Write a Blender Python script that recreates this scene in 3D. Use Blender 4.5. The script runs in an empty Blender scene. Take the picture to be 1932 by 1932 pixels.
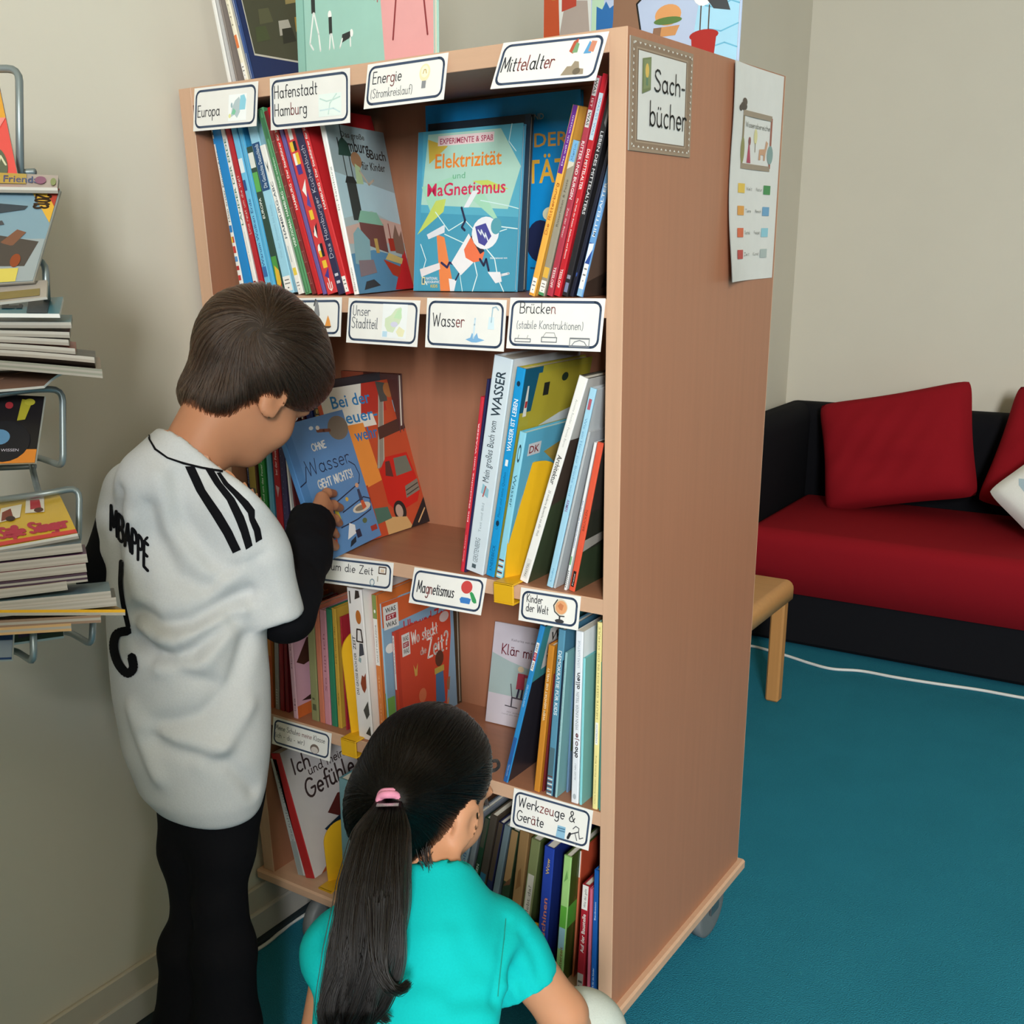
import bpy, math, random
import numpy as np
from mathutils import Vector, Matrix
from mathutils.bvhtree import BVHTree
SC = bpy.context.scene
COL = SC.collection
random.seed(7)
rng = np.random.default_rng(7)

# ------------------------------------------------------------------ camera
# metres: X runs along the front of the bookcase, Y away from the viewer, Z up; the bookcase's right front corner is X=0, Y=0
CAM = np.array([0.7157, -1.3564, 1.4310])
ROT = np.array([[0.8309, 0.5561, -0.0197], [-0.1716, 0.2891, 0.9418], [-0.5294, 0.7792, -0.3357]])
FPX, PPX, PPY = 2011.83, 953.38, 1180.35
cd = bpy.data.cameras.new('camera')
cd.sensor_width = 36.0
cd.lens = FPX / 1932 * 36.0
cd.shift_x = (966 - PPX) / 1932
cd.shift_y = (PPY - 966) / 1932
cd.clip_start = 0.05
cam = bpy.data.objects.new('camera', cd)
COL.objects.link(cam)
u_, s_, vt_ = np.linalg.svd(ROT)
Rm = u_ @ vt_
cam.matrix_world = Matrix([[Rm[0][i], Rm[1][i], -Rm[2][i], CAM[i]] for i in range(3)] + [[0, 0, 0, 1]])
SC.camera = cam

# ------------------------------------------------------------------ light and exposure
w = bpy.data.worlds.new('world')
SC.world = w
w.use_nodes = True
w.node_tree.nodes['Background'].inputs[0].default_value = (0.75, 0.85, 1.0, 1)
w.node_tree.nodes['Background'].inputs[1].default_value = 0.6
SC.view_settings.view_transform = 'Standard'
SC.view_settings.look = 'None'
SC.view_settings.gamma = 1.0
SC.view_settings.use_curve_mapping = False
SC.view_settings.exposure = 0.0
SC.cycles.max_bounces = 8
SC.cycles.diffuse_bounces = 4
SC.cycles.caustics_reflective = False
SC.cycles.caustics_refractive = False

def area(name, loc, target, sx, sy, power, col):
    l = bpy.data.lights.new(name, 'AREA')
    l.shape = 'RECTANGLE'; l.size = sx; l.size_y = sy; l.energy = power; l.color = col
    o = bpy.data.objects.new(name, l); COL.objects.link(o)
    o.location = loc
    o.rotation_euler = (Vector(target) - Vector(loc)).to_track_quat('-Z', 'Y').to_euler()
    return o
# daylight through the two tall windows in the wall behind the viewer
area('window_daylight', (2.35, -3.50, 2.35), (2.35, 0, 1.75), 0.62, 1.2, 265, (0.97, 1.0, 1.0))
area('window_daylight', (4.30, -3.50, 2.15), (4.30, 0, 1.75), 0.62, 1.2, 45, (0.97, 1.0, 1.0))
# ------------------------------------------------------------------ helpers
def px(u, v, depth):
    """the point seen at photo position (u, v), `depth` metres in front of the lens"""
    d = np.array([(u - PPX) / FPX, -(v - PPY) / FPX, 1.0])
    return Vector(CAM + Rm.T @ d * depth)
def pon(u, v, axis, val):
    """the point seen at photo position (u, v) on the world plane axis = val"""
    d = Rm.T @ np.array([(u - PPX) / FPX, -(v - PPY) / FPX, 1.0])
    return Vector(CAM + d * ((val - CAM[axis]) / d[axis]))
def pplane(u, v, p0, n):
    d = Rm.T @ np.array([(u - PPX) / FPX, -(v - PPY) / FPX, 1.0])
    return Vector(CAM + d * float(np.dot(np.array(p0) - CAM, n) / np.dot(d, n)))
def lin(h):
    h = h.lstrip('#')
    c = [int(h[i:i + 2], 16) / 255 for i in (0, 2, 4)]
    return [x / 12.92 if x <= 0.04045 else ((x + 0.055) / 1.055) ** 2.4 for x in c]
MATS = {}
def mat(hexc, rough=0.5, kind='', spec=0.4, metal=0.0):
    key = (hexc, rough, kind, spec, metal)
    if key in MATS: return MATS[key]
    m = bpy.data.materials.new((kind or 'paint') + '_' + hexc)
    m.use_nodes = True
    nt = m.node_tree; b = nt.nodes['Principled BSDF']
    c = lin(hexc)
    b.inputs['Roughness'].default_value = rough
    b.inputs['Specular IOR Level'].default_value = spec
    b.inputs['Metallic'].default_value = metal
    N = nt.nodes.new; L = nt.links.new
    tc = N('ShaderNodeTexCoord'); mp = N('ShaderNodeMapping'); ns = N('ShaderNodeTexNoise')
    L(tc.outputs['Object'], mp.inputs[0]); L(mp.outputs[0], ns.inputs['Vector'])
    mx = N('ShaderNodeMix'); mx.data_type = 'RGBA'
    lo, hi, sc, bump, bd = 0.94, 1.05, 30, 0.0, 0.001
    if kind == 'wood': lo, hi, sc = 0.88, 1.08, 9; mp.inputs['Scale'].default_value = (9, 9, 0.35)
    if kind == 'woodx': lo, hi, sc = 0.88, 1.08, 9; mp.inputs['Scale'].default_value = (0.35, 9, 9)
    if kind == 'wall': lo, hi, sc, bump, bd = 0.965, 1.03, 4, 0.12, 0.002
    if kind == 'carpet': lo, hi, sc, bump, bd = 0.72, 1.28, 330, 0.9, 0.004
    if kind == 'cloth': lo, hi, sc, bump, bd = 0.90, 1.08, 420, 0.35, 0.0006
    if kind == 'skin': lo, hi, sc = 0.93, 1.06, 40
    ns.inputs['Scale'].default_value = sc
    ns.inputs['Detail'].default_value = 5
    mx.inputs[6].default_value = [x * lo for x in c] + [1]
    mx.inputs[7].default_value = [min(1, x * hi) for x in c] + [1]
    L(ns.outputs['Fac'], mx.inputs[0]); L(mx.outputs[2], b.inputs['Base Color'])
    if kind == 'carpet':
        n2 = N('ShaderNodeTexNoise'); n2.inputs['Scale'].default_value = 6; L(tc.outputs['Object'], n2.inputs['Vector'])
        m2 = N('ShaderNodeMix'); m2.data_type = 'RGBA'; m2.blend_type = 'MULTIPLY'; m2.inputs[0].default_value = 0.35
        L(mx.outputs[2], m2.inputs[6]); L(n2.outputs['Color'], m2.inputs[7])
        rp = N('ShaderNodeValToRGB'); rp.color_ramp.elements[0].color = (.7, .7, .7, 1); rp.color_ramp.elements[1].color = (1.2, 1.2, 1.2, 1)
        L(n2.outputs['Fac'], rp.inputs[0]); L(rp.outputs[0], m2.inputs[7]); L(m2.outputs[2], b.inputs['Base Color'])
    if kind == 'skin':
        b.inputs['Subsurface Weight'].default_value = 0.15
        b.inputs['Subsurface Radius'].default_value = (0.012, 0.004, 0.002)
    if bump:
        bp = N('ShaderNodeBump'); bp.inputs['Strength'].default_value = bump; bp.inputs['Distance'].default_value = bd
        n3 = N('ShaderNodeTexNoise'); n3.inputs['Scale'].default_value = sc * (12 if kind == 'wall' else 1); L(tc.outputs['Object'], n3.inputs['Vector'])
        L(n3.outputs['Fac'], bp.inputs['Height']); L(bp.outputs[0], b.inputs['Normal'])
    MATS[key] = m
    return m
class MB:
    """collects shapes for ONE mesh object"""
    def __init__(s): s.v = []; s.f = []; s.mi = []; s.mats = []
    def mid(s, m):
        if m not in s.mats: s.mats.append(m)
        return s.mats.index(m)
    def add(s, vs, fs, m):
        o = len(s.v); k = s.mid(m)
        s.v.extend(tuple(p) for p in vs)
        for f in fs: s.f.append([i + o for i in f]); s.mi.append(k)
    def box(s, x0, y0, z0, x1, y1, z1, m, c=0.0):
        """box with its edges chamfered by c"""
        if c <= 0:
            vs = [(x, y, z) for x in (x0, x1) for y in (y0, y1) for z in (z0, z1)]
            s.add(vs, [(0, 1, 3, 2), (4, 6, 7, 5), (0, 4, 5, 1), (2, 3, 7, 6), (0, 2, 6, 4), (1, 5, 7, 3)], m); return
        X, Y, Z = (x0, x1), (y0, y1), (z0, z1); sg = (1, -1)
        vs = []; idx = {}
        for i in (0, 1):
            for j in (0, 1):
                for k in (0, 1):
                    for a in range(3):
                        d = [c * sg[i], c * sg[j], c * sg[k]]; d[a] = 0
                        idx[(i, j, k, a)] = len(vs); vs.append((X[i] + d[0], Y[j] + d[1], Z[k] + d[2]))
        fs = []
        for i in (0, 1):
            fs += [[idx[(i, *q, 0)] for q in ((0, 0), (0, 1), (1, 1), (1, 0))], [idx[(q[0], i, q[1], 1)] for q in ((0, 0), (0, 1), (1, 1), (1, 0))], [idx[(*q, i, 2)] for q in ((0, 0), (0, 1), (1, 1), (1, 0))]]
        for i in (0, 1):
            for j in (0, 1):
                fs += [[idx[(i, j, 0, 0)], idx[(i, j, 1, 0)], idx[(i, j, 1, 1)], idx[(i, j, 0, 1)]], [idx[(i, 0, j, 0)], idx[(i, 1, j, 0)], idx[(i, 1, j, 2)], idx[(i, 0, j, 2)]], [idx[(0, i, j, 1)], idx[(1, i, j, 1)], idx[(1, i, j, 2)], idx[(0, i, j, 2)]]]
                for k in (0, 1): fs.append([idx[(i, j, k, a)] for a in range(3)])
        s.add(vs, fs, m)
    def prism(s, pts, O, U, V, N, t, m):
        """2D outline pts in the frame (O, U, V), t thick along N"""
        n = len(pts)
        a = [O + U * p[0] + V * p[1] for p in pts]; b = [p + N * t for p in a]
        s.add(a + b, [list(range(n))[::-1], list(range(n, 2 * n))] + [(i, (i + 1) % n, n + (i + 1) % n, n + i) for i in range(n)], m)
    def tube(s, pts, r, m, seg=8, closed=False):
        pts = [Vector(p) for p in pts]; n = len(pts); vs = []; fs = []
        rr = r if isinstance(r, (list, tuple)) else [r] * n
        up = None
        for i, p in enumerate(pts):
            t = ((pts[(i + 1) % n] if closed or i < n - 1 else p) - (pts[i - 1] if closed or i > 0 else p)).normalized()
            if up is None: up = t.orthogonal().normalized()
            up = (up - t * up.dot(t)).normalized(); w_ = t.cross(up)
            for k in range(seg):
                a = 2 * math.pi * k / seg
                vs.append(p + up * math.cos(a) * rr[i] + w_ * math.sin(a) * rr[i])
        for i in range(n if closed else n - 1):
            j = (i + 1) % n
            for k in range(seg): fs.append((i * seg + k, i * seg + (k + 1) % seg, j * seg + (k + 1) % seg, j * seg + k))
        if not closed: fs += [list(range(seg))[::-1], [(n - 1) * seg + k for k in range(seg)]]
        s.add(vs, fs, m)
    def build(s, name, parent=None, M=None, smooth=False):
        me = bpy.data.meshes.new(name)
        me.from_pydata(s.v, [], s.f)
        for m in s.mats: me.materials.append(m)
        me.polygons.foreach_set('material_index', s.mi)
        if smooth: me.polygons.foreach_set('use_smooth', [True] * len(me.polygons))
        me.update()
        return link(name, me, parent, M)
def link(name, data, parent=None, M=None):
    o = bpy.data.objects.new(name, data); COL.objects.link(o)
    if parent is not None:
        o.parent = parent
    if M is not None: o.matrix_local = M
    return o
def empty(name, loc=(0, 0, 0), M=None):
    o = bpy.data.objects.new(name, None); COL.objects.link(o); o.empty_display_size = 0.05
    if M is None: o.location = loc
    else: o.matrix_world = M
    return o
def tag(o, label, cat, group=None):
    o['label'] = label; o['category'] = cat
    if group: o['group'] = group
    return o
def struct(o): o['kind'] = 'structure'; return o

# ------------------------------------------------------------------ lettering
# hand-printed school letters: strokes of points x,y ; e = arc cx,cy,rx,ry,from,to ; | = new stroke ; last number = advance
GL = {}
for ln in '''a e.2,.28,.2,.28,60,420|.4,.56 .4,.1 .47,0;.58
b 0,1 0,0|e.2,.28,.2,.28,180,-180;.52
c e.2,.28,.2,.28,50,310;.46
d e.2,.28,.2,.28,60,420|.4,1 .4,.1 .47,0;.58
e .02,.29 .38,.29 e.2,.28,.19,.28,0,310;.5
f e.25,.8,.13,.2,50,180 .12,0|0,.55 .27,.55;.34
g e.2,.28,.2,.28,60,420|.4,.56 .4,-.15 e.2,-.15,.2,.22,0,-150;.54
h 0,1 0,0|e.18,.34,.18,.22,180,0 .36,0;.5
i 0,.56 0,.1 .07,0|0,.74 0,.78;.2
j .1,.56 .1,-.2 e0,-.2,.1,.15,0,-90|.1,.74 .1,.78;.24
k 0,1 0,0|.32,.54 .03,.24 .34,0;.46
l 0,1 0,.12 e.09,.12,.09,.12,180,280;.25
m 0,.56 0,0|e.15,.36,.15,.2,180,0 .3,0|e.45,.36,.15,.2,180,0 .6,0;.74
n 0,.56 0,0|e.17,.34,.17,.22,180,0 .34,.1 .4,0;.5
o e.2,.28,.2,.28,90,450;.52
p 0,.56 0,-.38|e.2,.28,.2,.28,180,-180;.52
q e.2,.28,.2,.28,60,420|.4,.56 .4,-.38;.52
r 0,.56 0,0|e.17,.36,.17,.2,180,40;.38
s .3,.48 .22,.55 .1,.55 .03,.46 .05,.36 .22,.25 .3,.16 .26,.04 .14,0 .0,.06;.42
t .1,.85 .1,.12 e.19,.12,.09,.12,180,290|0,.56 .26,.56;.36
u 0,.56 0,.2 e.17,.2,.17,.2,180,360 .34,.56|.34,.2 .34,.1 .4,0;.52
v 0,.56 .17,0 .34,.56;.45
w 0,.56 .13,0 .26,.5 .39,0 .52,.56;.64
x 0,.56 .34,0|.34,.56 0,0;.45
y 0,.56 .17,.05|.36,.56 .06,-.38;.46
z .02,.56 .34,.56 0,0 .36,0;.46
ß 0,-.2 0,.75 e.17,.78,.17,.22,180,0 .34,.7 .18,.55 e.18,.28,.2,.28,80,-120;.5
A 0,0 .27,1 .54,0|.1,.36 .44,.36;.66
B 0,0 0,1 e.22,.76,.22,.24,90,-90 0,.52 e.24,.26,.26,.26,90,-90 0,0;.62
C e.3,.5,.3,.5,45,315;.62
D 0,0 0,1 e.1,.5,.42,.5,80,-80 0,0;.66
E .4,1 0,1 0,0 .42,0|0,.53 .34,.53;.54
F .4,1 0,1 0,0|0,.53 .32,.53;.5
G e.32,.5,.32,.5,45,340 .62,.45 .36,.45;.74
H 0,1 0,0|.46,1 .46,0|0,.52 .46,.52;.62
I 0,1 0,0;.2
J .3,1 .3,.2 e.15,.2,.15,.2,0,-160;.44
K 0,1 0,0|.44,1 .02,.45 .48,0;.6
L 0,1 0,0 .4,0;.5
M 0,0 .06,1 .32,.25 .58,1 .64,0;.78
N 0,0 0,1 .46,0 .46,1;.62
O e.33,.5,.33,.5,90,450;.78
P 0,0 0,1 e.2,.75,.24,.25,90,-90 0,.5;.56
Q e.33,.5,.33,.5,90,450|.4,.25 .66,-.06;.78
R 0,0 0,1 e.2,.75,.24,.25,90,-90 0,.5|.18,.5 .46,0;.6
S .46,.86 .36,.98 .2,1 .06,.9 .04,.72 .16,.58 .34,.46 .46,.32 .44,.12 .3,.01 .14,.01 0,.13;.6
T 0,1 .54,1|.27,1 .27,0;.62
U 0,1 0,.24 e.23,.24,.23,.24,180,360 .46,1;.62
V 0,1 .26,0 .52,1;.62
W 0,1 .18,0 .38,.85 .58,0 .76,1;.88
X 0,1 .48,0|.48,1 0,0;.58
Y 0,1 .25,.5 .5,1|.25,.5 .25,0;.58
Z 0,1 .46,1 0,0 .48,0;.58
0 e.24,.5,.24,.5,90,450;.6
1 0,.75 .2,1 .2,0;.36
2 e.24,.74,.24,.26,170,-30 0,0 .5,0;.6
3 e.2,.76,.22,.24,150,-80 e.2,.27,.26,.27,80,-150;.56
9 e.24,.7,.24,.3,0,360 .48,.45 .36,.1 .1,0;.6
6 .42,1 .1,.6 e.24,.3,.24,.3,160,520;.6
& .55,.4 .42,.1 .26,0 .1,.02 0,.2 .08,.42 .34,.68 .36,.86 .24,1 .1,.92 .08,.76 .54,0;.7
( e.25,.42,.25,.6,120,240;.3
) e-.05,.42,.25,.6,60,-60;.3
- 0,.36 .24,.36;.4
? e.18,.76,.18,.22,170,-60 .18,.38 .18,.24|.18,.03 .18,0;.5
! .05,1 .05,.28|.05,.03 .05,0;.26
. .03,.03 .03,0;.2
: .03,.5 .03,.46|.03,.05 .03,0;.2'''.split('\n'):
    ch, d = ln[0], ln[2:]
    d, adv = d.split(';'); st = []
    for part in d.split('|'):
        pl = []
        for tk in part.replace('e', ' e').split():
            q = [float(z) for z in tk.lstrip('e').split(',')]
            if tk[0] == 'e':
                n = max(3, int(abs(q[5] - q[4]) / 24))
                pl += [(q[0] + q[2] * math.cos(math.radians(q[4] + (q[5] - q[4]) * i / n)), q[1] + q[3] * math.sin(math.radians(q[4] + (q[5] - q[4]) * i / n))) for i in range(n + 1)]
            else: pl.append((q[0], q[1]))
        st.append(pl)
    GL[ch] = (st, float(adv))
GL[' '] = ([], 0.36)
for c_, b_, wd, hh in (('ä', 'a', .2, .74), ('ö', 'o', .2, .74), ('ü', 'u', .17, .74), ('Ä', 'A', .27, 1.16), ('Ö', 'O', .33, 1.16), ('Ü', 'U', .23, 1.16)):
    GL[c_] = (GL[b_][0] + [[(wd - .09, hh), (wd - .09, hh + .05)], [(wd + .09, hh), (wd + .09, hh + .05)]], GL[b_][1])
GL['É'] = (GL['E'][0] + [[(.14, 1.12), (.3, 1.26)]], GL['E'][1])
def strokes(text):
    x = 0; out = []
    for i, ch in enumerate(text):
        st, adv = GL.get(ch, GL['o'])
        out.append((i, [[(x + p[0], p[1]) for p in s] for s in st])); x += adv + 0.04
    return out, max(x - 0.16, .1)
def ribbon(pl, wd):
    """flat ribbon with rounded joints along a polyline: verts, faces"""
    vs = []; fs = []
    h = wd / 2
    for i, p in enumerate(pl):
        o = len(vs)
        vs += [(p[0] + h * math.cos(a * math.pi / 3 + .5), p[1] + h * math.sin(a * math.pi / 3 + .5)) for a in range(6)]
        fs.append(list(range(o, o + 6)))
        if i:
            q = pl[i - 1]; dx, dy = p[0] - q[0], p[1] - q[1]; l = math.hypot(dx, dy)
            if l < 1e-7: continue
            nx, ny = -dy / l * h, dx / l * h; o = len(vs)
            vs += [(q[0] - nx, q[1] - ny), (p[0] - nx, p[1] - ny), (p[0] + nx, p[1] + ny), (q[0] + nx, q[1] + ny)]
            fs.append([o, o + 1, o + 2, o + 3])
    return vs, fs
FCACHE = {}
def printed(text, bold):
    key = (text, bold)
    if key not in FCACHE:
        c = bpy.data.curves.new('lettering', 'FONT'); c.body = text; c.resolution_u = 2; c.offset = 0.013 if bold else 0.0; c.fill_mode = 'FRONT'
        o = bpy.data.objects.new('lettering', c); COL.objects.link(o)
        me = bpy.data.meshes.new_from_object(o.evaluated_get(bpy.context.evaluated_depsgraph_get()))
        vs = [(v.co.x, v.co.y) for v in me.vertices]; fs = [list(p.vertices) for p in me.polygons]
        bpy.data.objects.remove(o); bpy.data.curves.remove(c); bpy.data.meshes.remove(me)
        x0 = min(v[0] for v in vs); x1 = max(v[0] for v in vs)
        FCACHE[key] = ([((v[0] - x0) / (x1 - x0), v[1] / 0.72) for v in vs], fs)
    return FCACHE[key]
BM_ = {}
def ink(h): return mat(h, 0.45, 'print')
def decor(mb, O, U, V, N, w, h, items, lift=0.00025):
    """flat printing on the face O + U*[0,w] + V*[0,h]; items are in fractions of the face"""
    lay = [0]
    def put(vs, fs, m):
        off = N * (lift + lay[0] * 0.00002)
        mb.add([O + U * (x * w) + V * (y * h) + off for x, y in vs], fs, m)
    for it in items:
        k = it[0]; lay[0] += 1
        if k == 'R': x0, y0, x1, y1, c = it[1:]; put([(x0, y0), (x1, y0), (x1, y1), (x0, y1)], [(0, 1, 2, 3)], ink(c))
        elif k == 'P': put(it[1], [list(range(len(it[1])))], ink(it[2]))
        elif k == 'E':
            cx, cy, rx, ry, c = it[1:6]; n = 20
            put([(cx + rx * math.cos(2 * math.pi * i / n), cy + ry * math.sin(2 * math.pi * i / n)) for i in range(n)], [list(range(n))], ink(c))
        elif k == 'L':
            pts, wd, c = it[1:4]; vs, fs = ribbon([(p[0] * w, p[1] * h) for p in pts], wd); put([(x / w, y / h) for x, y in vs], fs, ink(c))
        elif k == 'B':   # rounded border line
            ins, rad, wd, c = it[1:5]; pl = []
            for cx, cy, a0 in ((w - ins - rad, h - ins - rad, 0), (ins + rad, h - ins - rad, 90), (ins + rad, ins + rad, 180), (w - ins - rad, ins + rad, 270)):
                pl += [(cx + rad * math.cos(math.radians(a0 + a)), cy + rad * math.sin(math.radians(a0 + a))) for a in (0, 22, 45, 68, 90)]
            vs, fs = ribbon(pl + [pl[0]], wd); put([(x / w, y / h) for x, y in vs], fs, ink(c))
        elif k in ('T', 'H'):
            # text fills the box; rot 1 = read upwards, -1 = read downwards; H = hand-printed strokes
            s, x0, y0, x1, y1, c = it[1:7]; rot = it[7] if len(it) > 7 else 0; opt = it[8] if len(it) > 8 else None
            if rot == 0: fm = lambda a, b: (x0 + a * (x1 - x0), y0 + b * (y1 - y0)); bw, bh = (x1 - x0) * w, (y1 - y0) * h
            elif rot == 1: fm = lambda a, b: (x1 - b * (x1 - x0), y0 + a * (y1 - y0)); bw, bh = (y1 - y0) * h, (x1 - x0) * w
            else: fm = lambda a, b: (x0 + b * (x1 - x0), y1 - a * (y1 - y0)); bw, bh = (y1 - y0) * h, (x1 - x0) * w
            if k == 'T':
                vs, fs = printed(s, opt != 'n'); put([fm(a, b) for a, b in vs], fs, ink(c))
            else:
                gl, tw = strokes(s); wd = (opt or 0.09) * bh
                cols = c if isinstance(c, list) else None
                for i, st in gl:
                    cc = c
                    if cols:
                        for upto, q in cols:
                            if i < upto: cc = q; break
                    for pl in st:
                        vs, fs = ribbon([(p[0] / tw * bw, p[1] * bh) for p in pl], wd)
                        put([fm(x / bw, y / bh) for x, y in vs], fs, ink(cc))
# ------------------------------------------------------------------ the room
XW, YB, XR, YF, HC = -0.869, 3.15, 6.0, -3.6, 3.1
WALL = mat('d8d2c4', 0.9, 'wall', 0.15)
def slab(name, x0, y0, z0, x1, y1, z1, m):
    b = MB(); b.box(x0, y0, z0, x1, y1, z1, m); return struct(b.build(name))
slab('floor', XW - .1, YF - .1, -0.1, XR + .1, YB + .1, 0, mat('2c7f98', 0.95, 'carpet', 0.05))
slab('ceiling', XW - .1, YF - .1, HC, XR + .1, YB + .1, HC + .1, mat('dbc8a0', 0.9, 'wall', 0.1))
slab('wall_left', XW - .1, YF, 0, XW, YB, HC, WALL)
slab('wall_back', XW - .1, YB, 0, XR + .1, YB + .1, HC, WALL)
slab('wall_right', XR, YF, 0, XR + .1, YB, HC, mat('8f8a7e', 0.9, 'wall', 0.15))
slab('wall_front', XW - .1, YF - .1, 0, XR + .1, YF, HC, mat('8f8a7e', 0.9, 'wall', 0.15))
def win(name, x0, x1):
    b = MB(); fr = mat('e8e8e4', 0.4)
    for a in ((x0 - .06, 1.22, x0, 3.08), (x1, 1.22, x1 + .06, 3.08), (x0, 1.22, x1, 1.28), (x0, 3.02, x1, 3.08), ((x0 + x1) / 2 - .03, 1.28, (x0 + x1) / 2 + .03, 3.02)):
        b.box(a[0], YF, a[1], a[2], YF + .06, a[3], fr, .006)
    return struct(b.build(name))
win('window_1', 1.98, 2.72); win('window_2', 3.93, 4.67)
# stepped skirting along the left wall
b = MB(); sk = mat('bdb8b0', 0.55)
b.box(XW, YF, 0.012, XW + .018, YB, .075, sk, .004); b.box(XW, YF, 0.06, XW + .010, YB, .13, mat('c4bcae', .6), .003)
b.box(XW, YF, 0, XW + .03, YB, .014, mat('1f2c33', .8), .002)  # dark strip: shade in the carpet gap below the skirting, put in as colour
struct(b.build('baseboard_left'))
b = MB(); b.box(XW, YB - .018, 0, XR, YB, .1, sk, .004); struct(b.build('baseboard_back'))
# added light blocker, unseen to the left behind the viewer, keeps the window light off the lower left of the corner
slab('light_blocker', XW, -2.02, 0, 0.97, -1.92, 1.78, WALL)
# white cables on the carpet
def cable(name, pts, r, label):
    b = MB(); P = [Vector(p) for p in pts]; out = []
    for i in range(len(P) - 1):
        p0, p1, p2, p3 = P[max(i - 1, 0)], P[i], P[i + 1], P[min(i + 2, len(P) - 1)]
        for k in range(8):
            t = k / 8
            out.append(0.5 * (2 * p1 + (p2 - p0) * t + (2 * p0 - 5 * p1 + 4 * p2 - p3) * t * t + (3 * p1 - p0 - 3 * p2 + p3) * t ** 3))
    out.append(P[-1]); b.tube(out, r, mat('dcdcda', .4)); return tag(b.build(name, smooth=True), label, 'cable')
cable('power_cable', [pon(u, v, 2, .006) for u, v in ((1405, 1217), (1432, 1222), (1484, 1237), (1530, 1252), (1570, 1262), (1625, 1266), (1690, 1278), (1760, 1289), (1850, 1302), (1932, 1317))] + [Vector((.9, 2.25, .006))], .0055,
      'thin white cable lying on the carpet along the front of the sofa')
cable('floor_cable', [(XW + .055, -1.6, .004)] + [pon(u, v, 2, .004) for u, v in ((250, 1926), (295, 1900), (480, 1795), (530, 1758), (568, 1730))] + [(XW + .055, .3, .004), (XW + .055, .9, .004)], .004,
      'thin pale cable on the dark carpet along the left wall, behind the boy')

# ------------------------------------------------------------------ sofa
def pillow(name, P, Wd, Hd, T, m, M, puff=1.0, items=None, seed=0):
    """a stuffed cushion: superellipse outline with pinched corners and creases"""
    r = np.random.default_rng(seed); n = 26; b = MB(); vs = []; fs = []
    for side in (1, -1):
        for j in range(n + 1):
            for i in range(n + 1):
                a, c = -1 + 2 * i / n, -1 + 2 * j / n
                pin = 1 - 0.045 * ((1 - c * c) * abs(a) ** 4 + (1 - a * a) * abs(c) ** 4) - .05 * (abs(a * c)) ** 8
                x = a * Wd / 2 * (pin if abs(a) > .0 else 1); y = c * Hd / 2 * pin
                z = side * T / 2 * puff * max(0, (1 - a ** 4) * (1 - c ** 4)) ** 0.42 * (1 + .25 * -c)
                z += side * 0.010 * math.sin(3.1 * a + 5 * c + seed) * (1 - a * a) * (1 - c * c) + side * .006 * math.sin(11 * c + 2.5 * a * a + 2 * seed) * (1 - a * a) * (1 - c * c) + side * .004 * math.sin(17 * a - 9 * c) * (1 - a * a) * (1 - c * c)
                vs.append((x, y, z))
    q = (n + 1) ** 2
    for j in range(n):
        for i in range(n):
            a0 = j * (n + 1) + i
            fs.append((a0, a0 + 1, a0 + n + 2, a0 + n + 1)); fs.append((q + a0, q + a0 + n + 1, q + a0 + n + 2, q + a0 + 1))
    b.add(vs, fs, m)
    if items:
        bv = BVHTree.FromPolygons([Vector(v) for v in vs], fs)
        for pts, c in items:
            cx = sum(p[0] for p in pts) / len(pts); cy = sum(p[1] for p in pts) / len(pts)
            pv = []
            for p in pts + [(cx, cy)]:
                h = bv.ray_cast(Vector((p[0] * Wd / 2, p[1] * Hd / 2, 1)), Vector((0, 0, -1)))
                pv.append((h[0] if h[0] else Vector((p[0] * Wd / 2, p[1] * Hd / 2, 0))) + Vector((0, 0, .0012)))
            k = len(pts); b.add(pv, [(i, (i + 1) % k, k) for i in range(k)], c)
    me = b.build(name, None, M, smooth=True)
    return me
SX0, SX1, SY0, SY1 = -0.845, 1.35, 2.30, 3.12
sofa = tag(empty('sofa', (SX0, SY0, 0)), 'low black sofa with a red seat against the back wall', 'sofa')
Ms = Matrix.Translation((-SX0, -SY0, 0))
blk = mat('16161a', 0.9, 'cloth', 0.1); red = mat('8c1620', 0.9, 'cloth', 0.1)
b = MB(); b.box(SX0 + .0, SY0 + .012, 0.012, SX1, SY1, .24, blk, .015); b.build('base', sofa, Ms)
b = MB()
def loft(b, secs, m):
    n = len(secs[0]); vs = [p for s in secs for p in s]; fs = []
    for i in range(len(secs) - 1):
        for k in range(n): fs.append((i * n + k, i * n + (k + 1) % n, (i + 1) * n + (k + 1) % n, (i + 1) * n + k))
    fs += [list(range(n))[::-1], [(len(secs) - 1) * n + k for k in range(n)]]
    b.add(vs, fs, m)
def pad(b, x0, y0, z0, x1, y1, z1, r, m, n=5):
    """box with all vertical and top edges rounded by r"""
    secs = []
    prof = [(0, z0)] + [(r * (1 - math.cos(t)), z1 - r + r * math.sin(t)) for t in [k * math.pi / 2 / n for k in range(n + 1)]]
    for ins, z in prof:
        ring = []; rr = max(r - ins, .001)
        for cx, cy, a0 in ((x1 - r, y1 - r, 0), (x0 + r, y1 - r, 90), (x0 + r, y0 + r, 180), (x1 - r, y0 + r, 270)):
            for k in range(n + 1):
                a = math.radians(a0 + 90 * k / n); ring.append((cx + rr * math.cos(a), cy + rr * math.sin(a), z))
        secs.append(ring)
    loft(b, secs, m)
b = MB(); pad(b, SX0, SY1 - .16, .2, SX1, SY1, .80, .06, blk); b.build('backrest', sofa, Ms, True)
b = MB(); pad(b, SX0, SY0 + .03, .2, SX0 + .15, SY1 - .05, .80, .06, blk); b.build('armrest', sofa, Ms, True)
b = MB(); pad(b, SX0 + .14, SY0 - .01, .215, SX1, SY1 - .15, .44, .05, red); b.build('seat_cushion', sofa, Ms, True)
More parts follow.
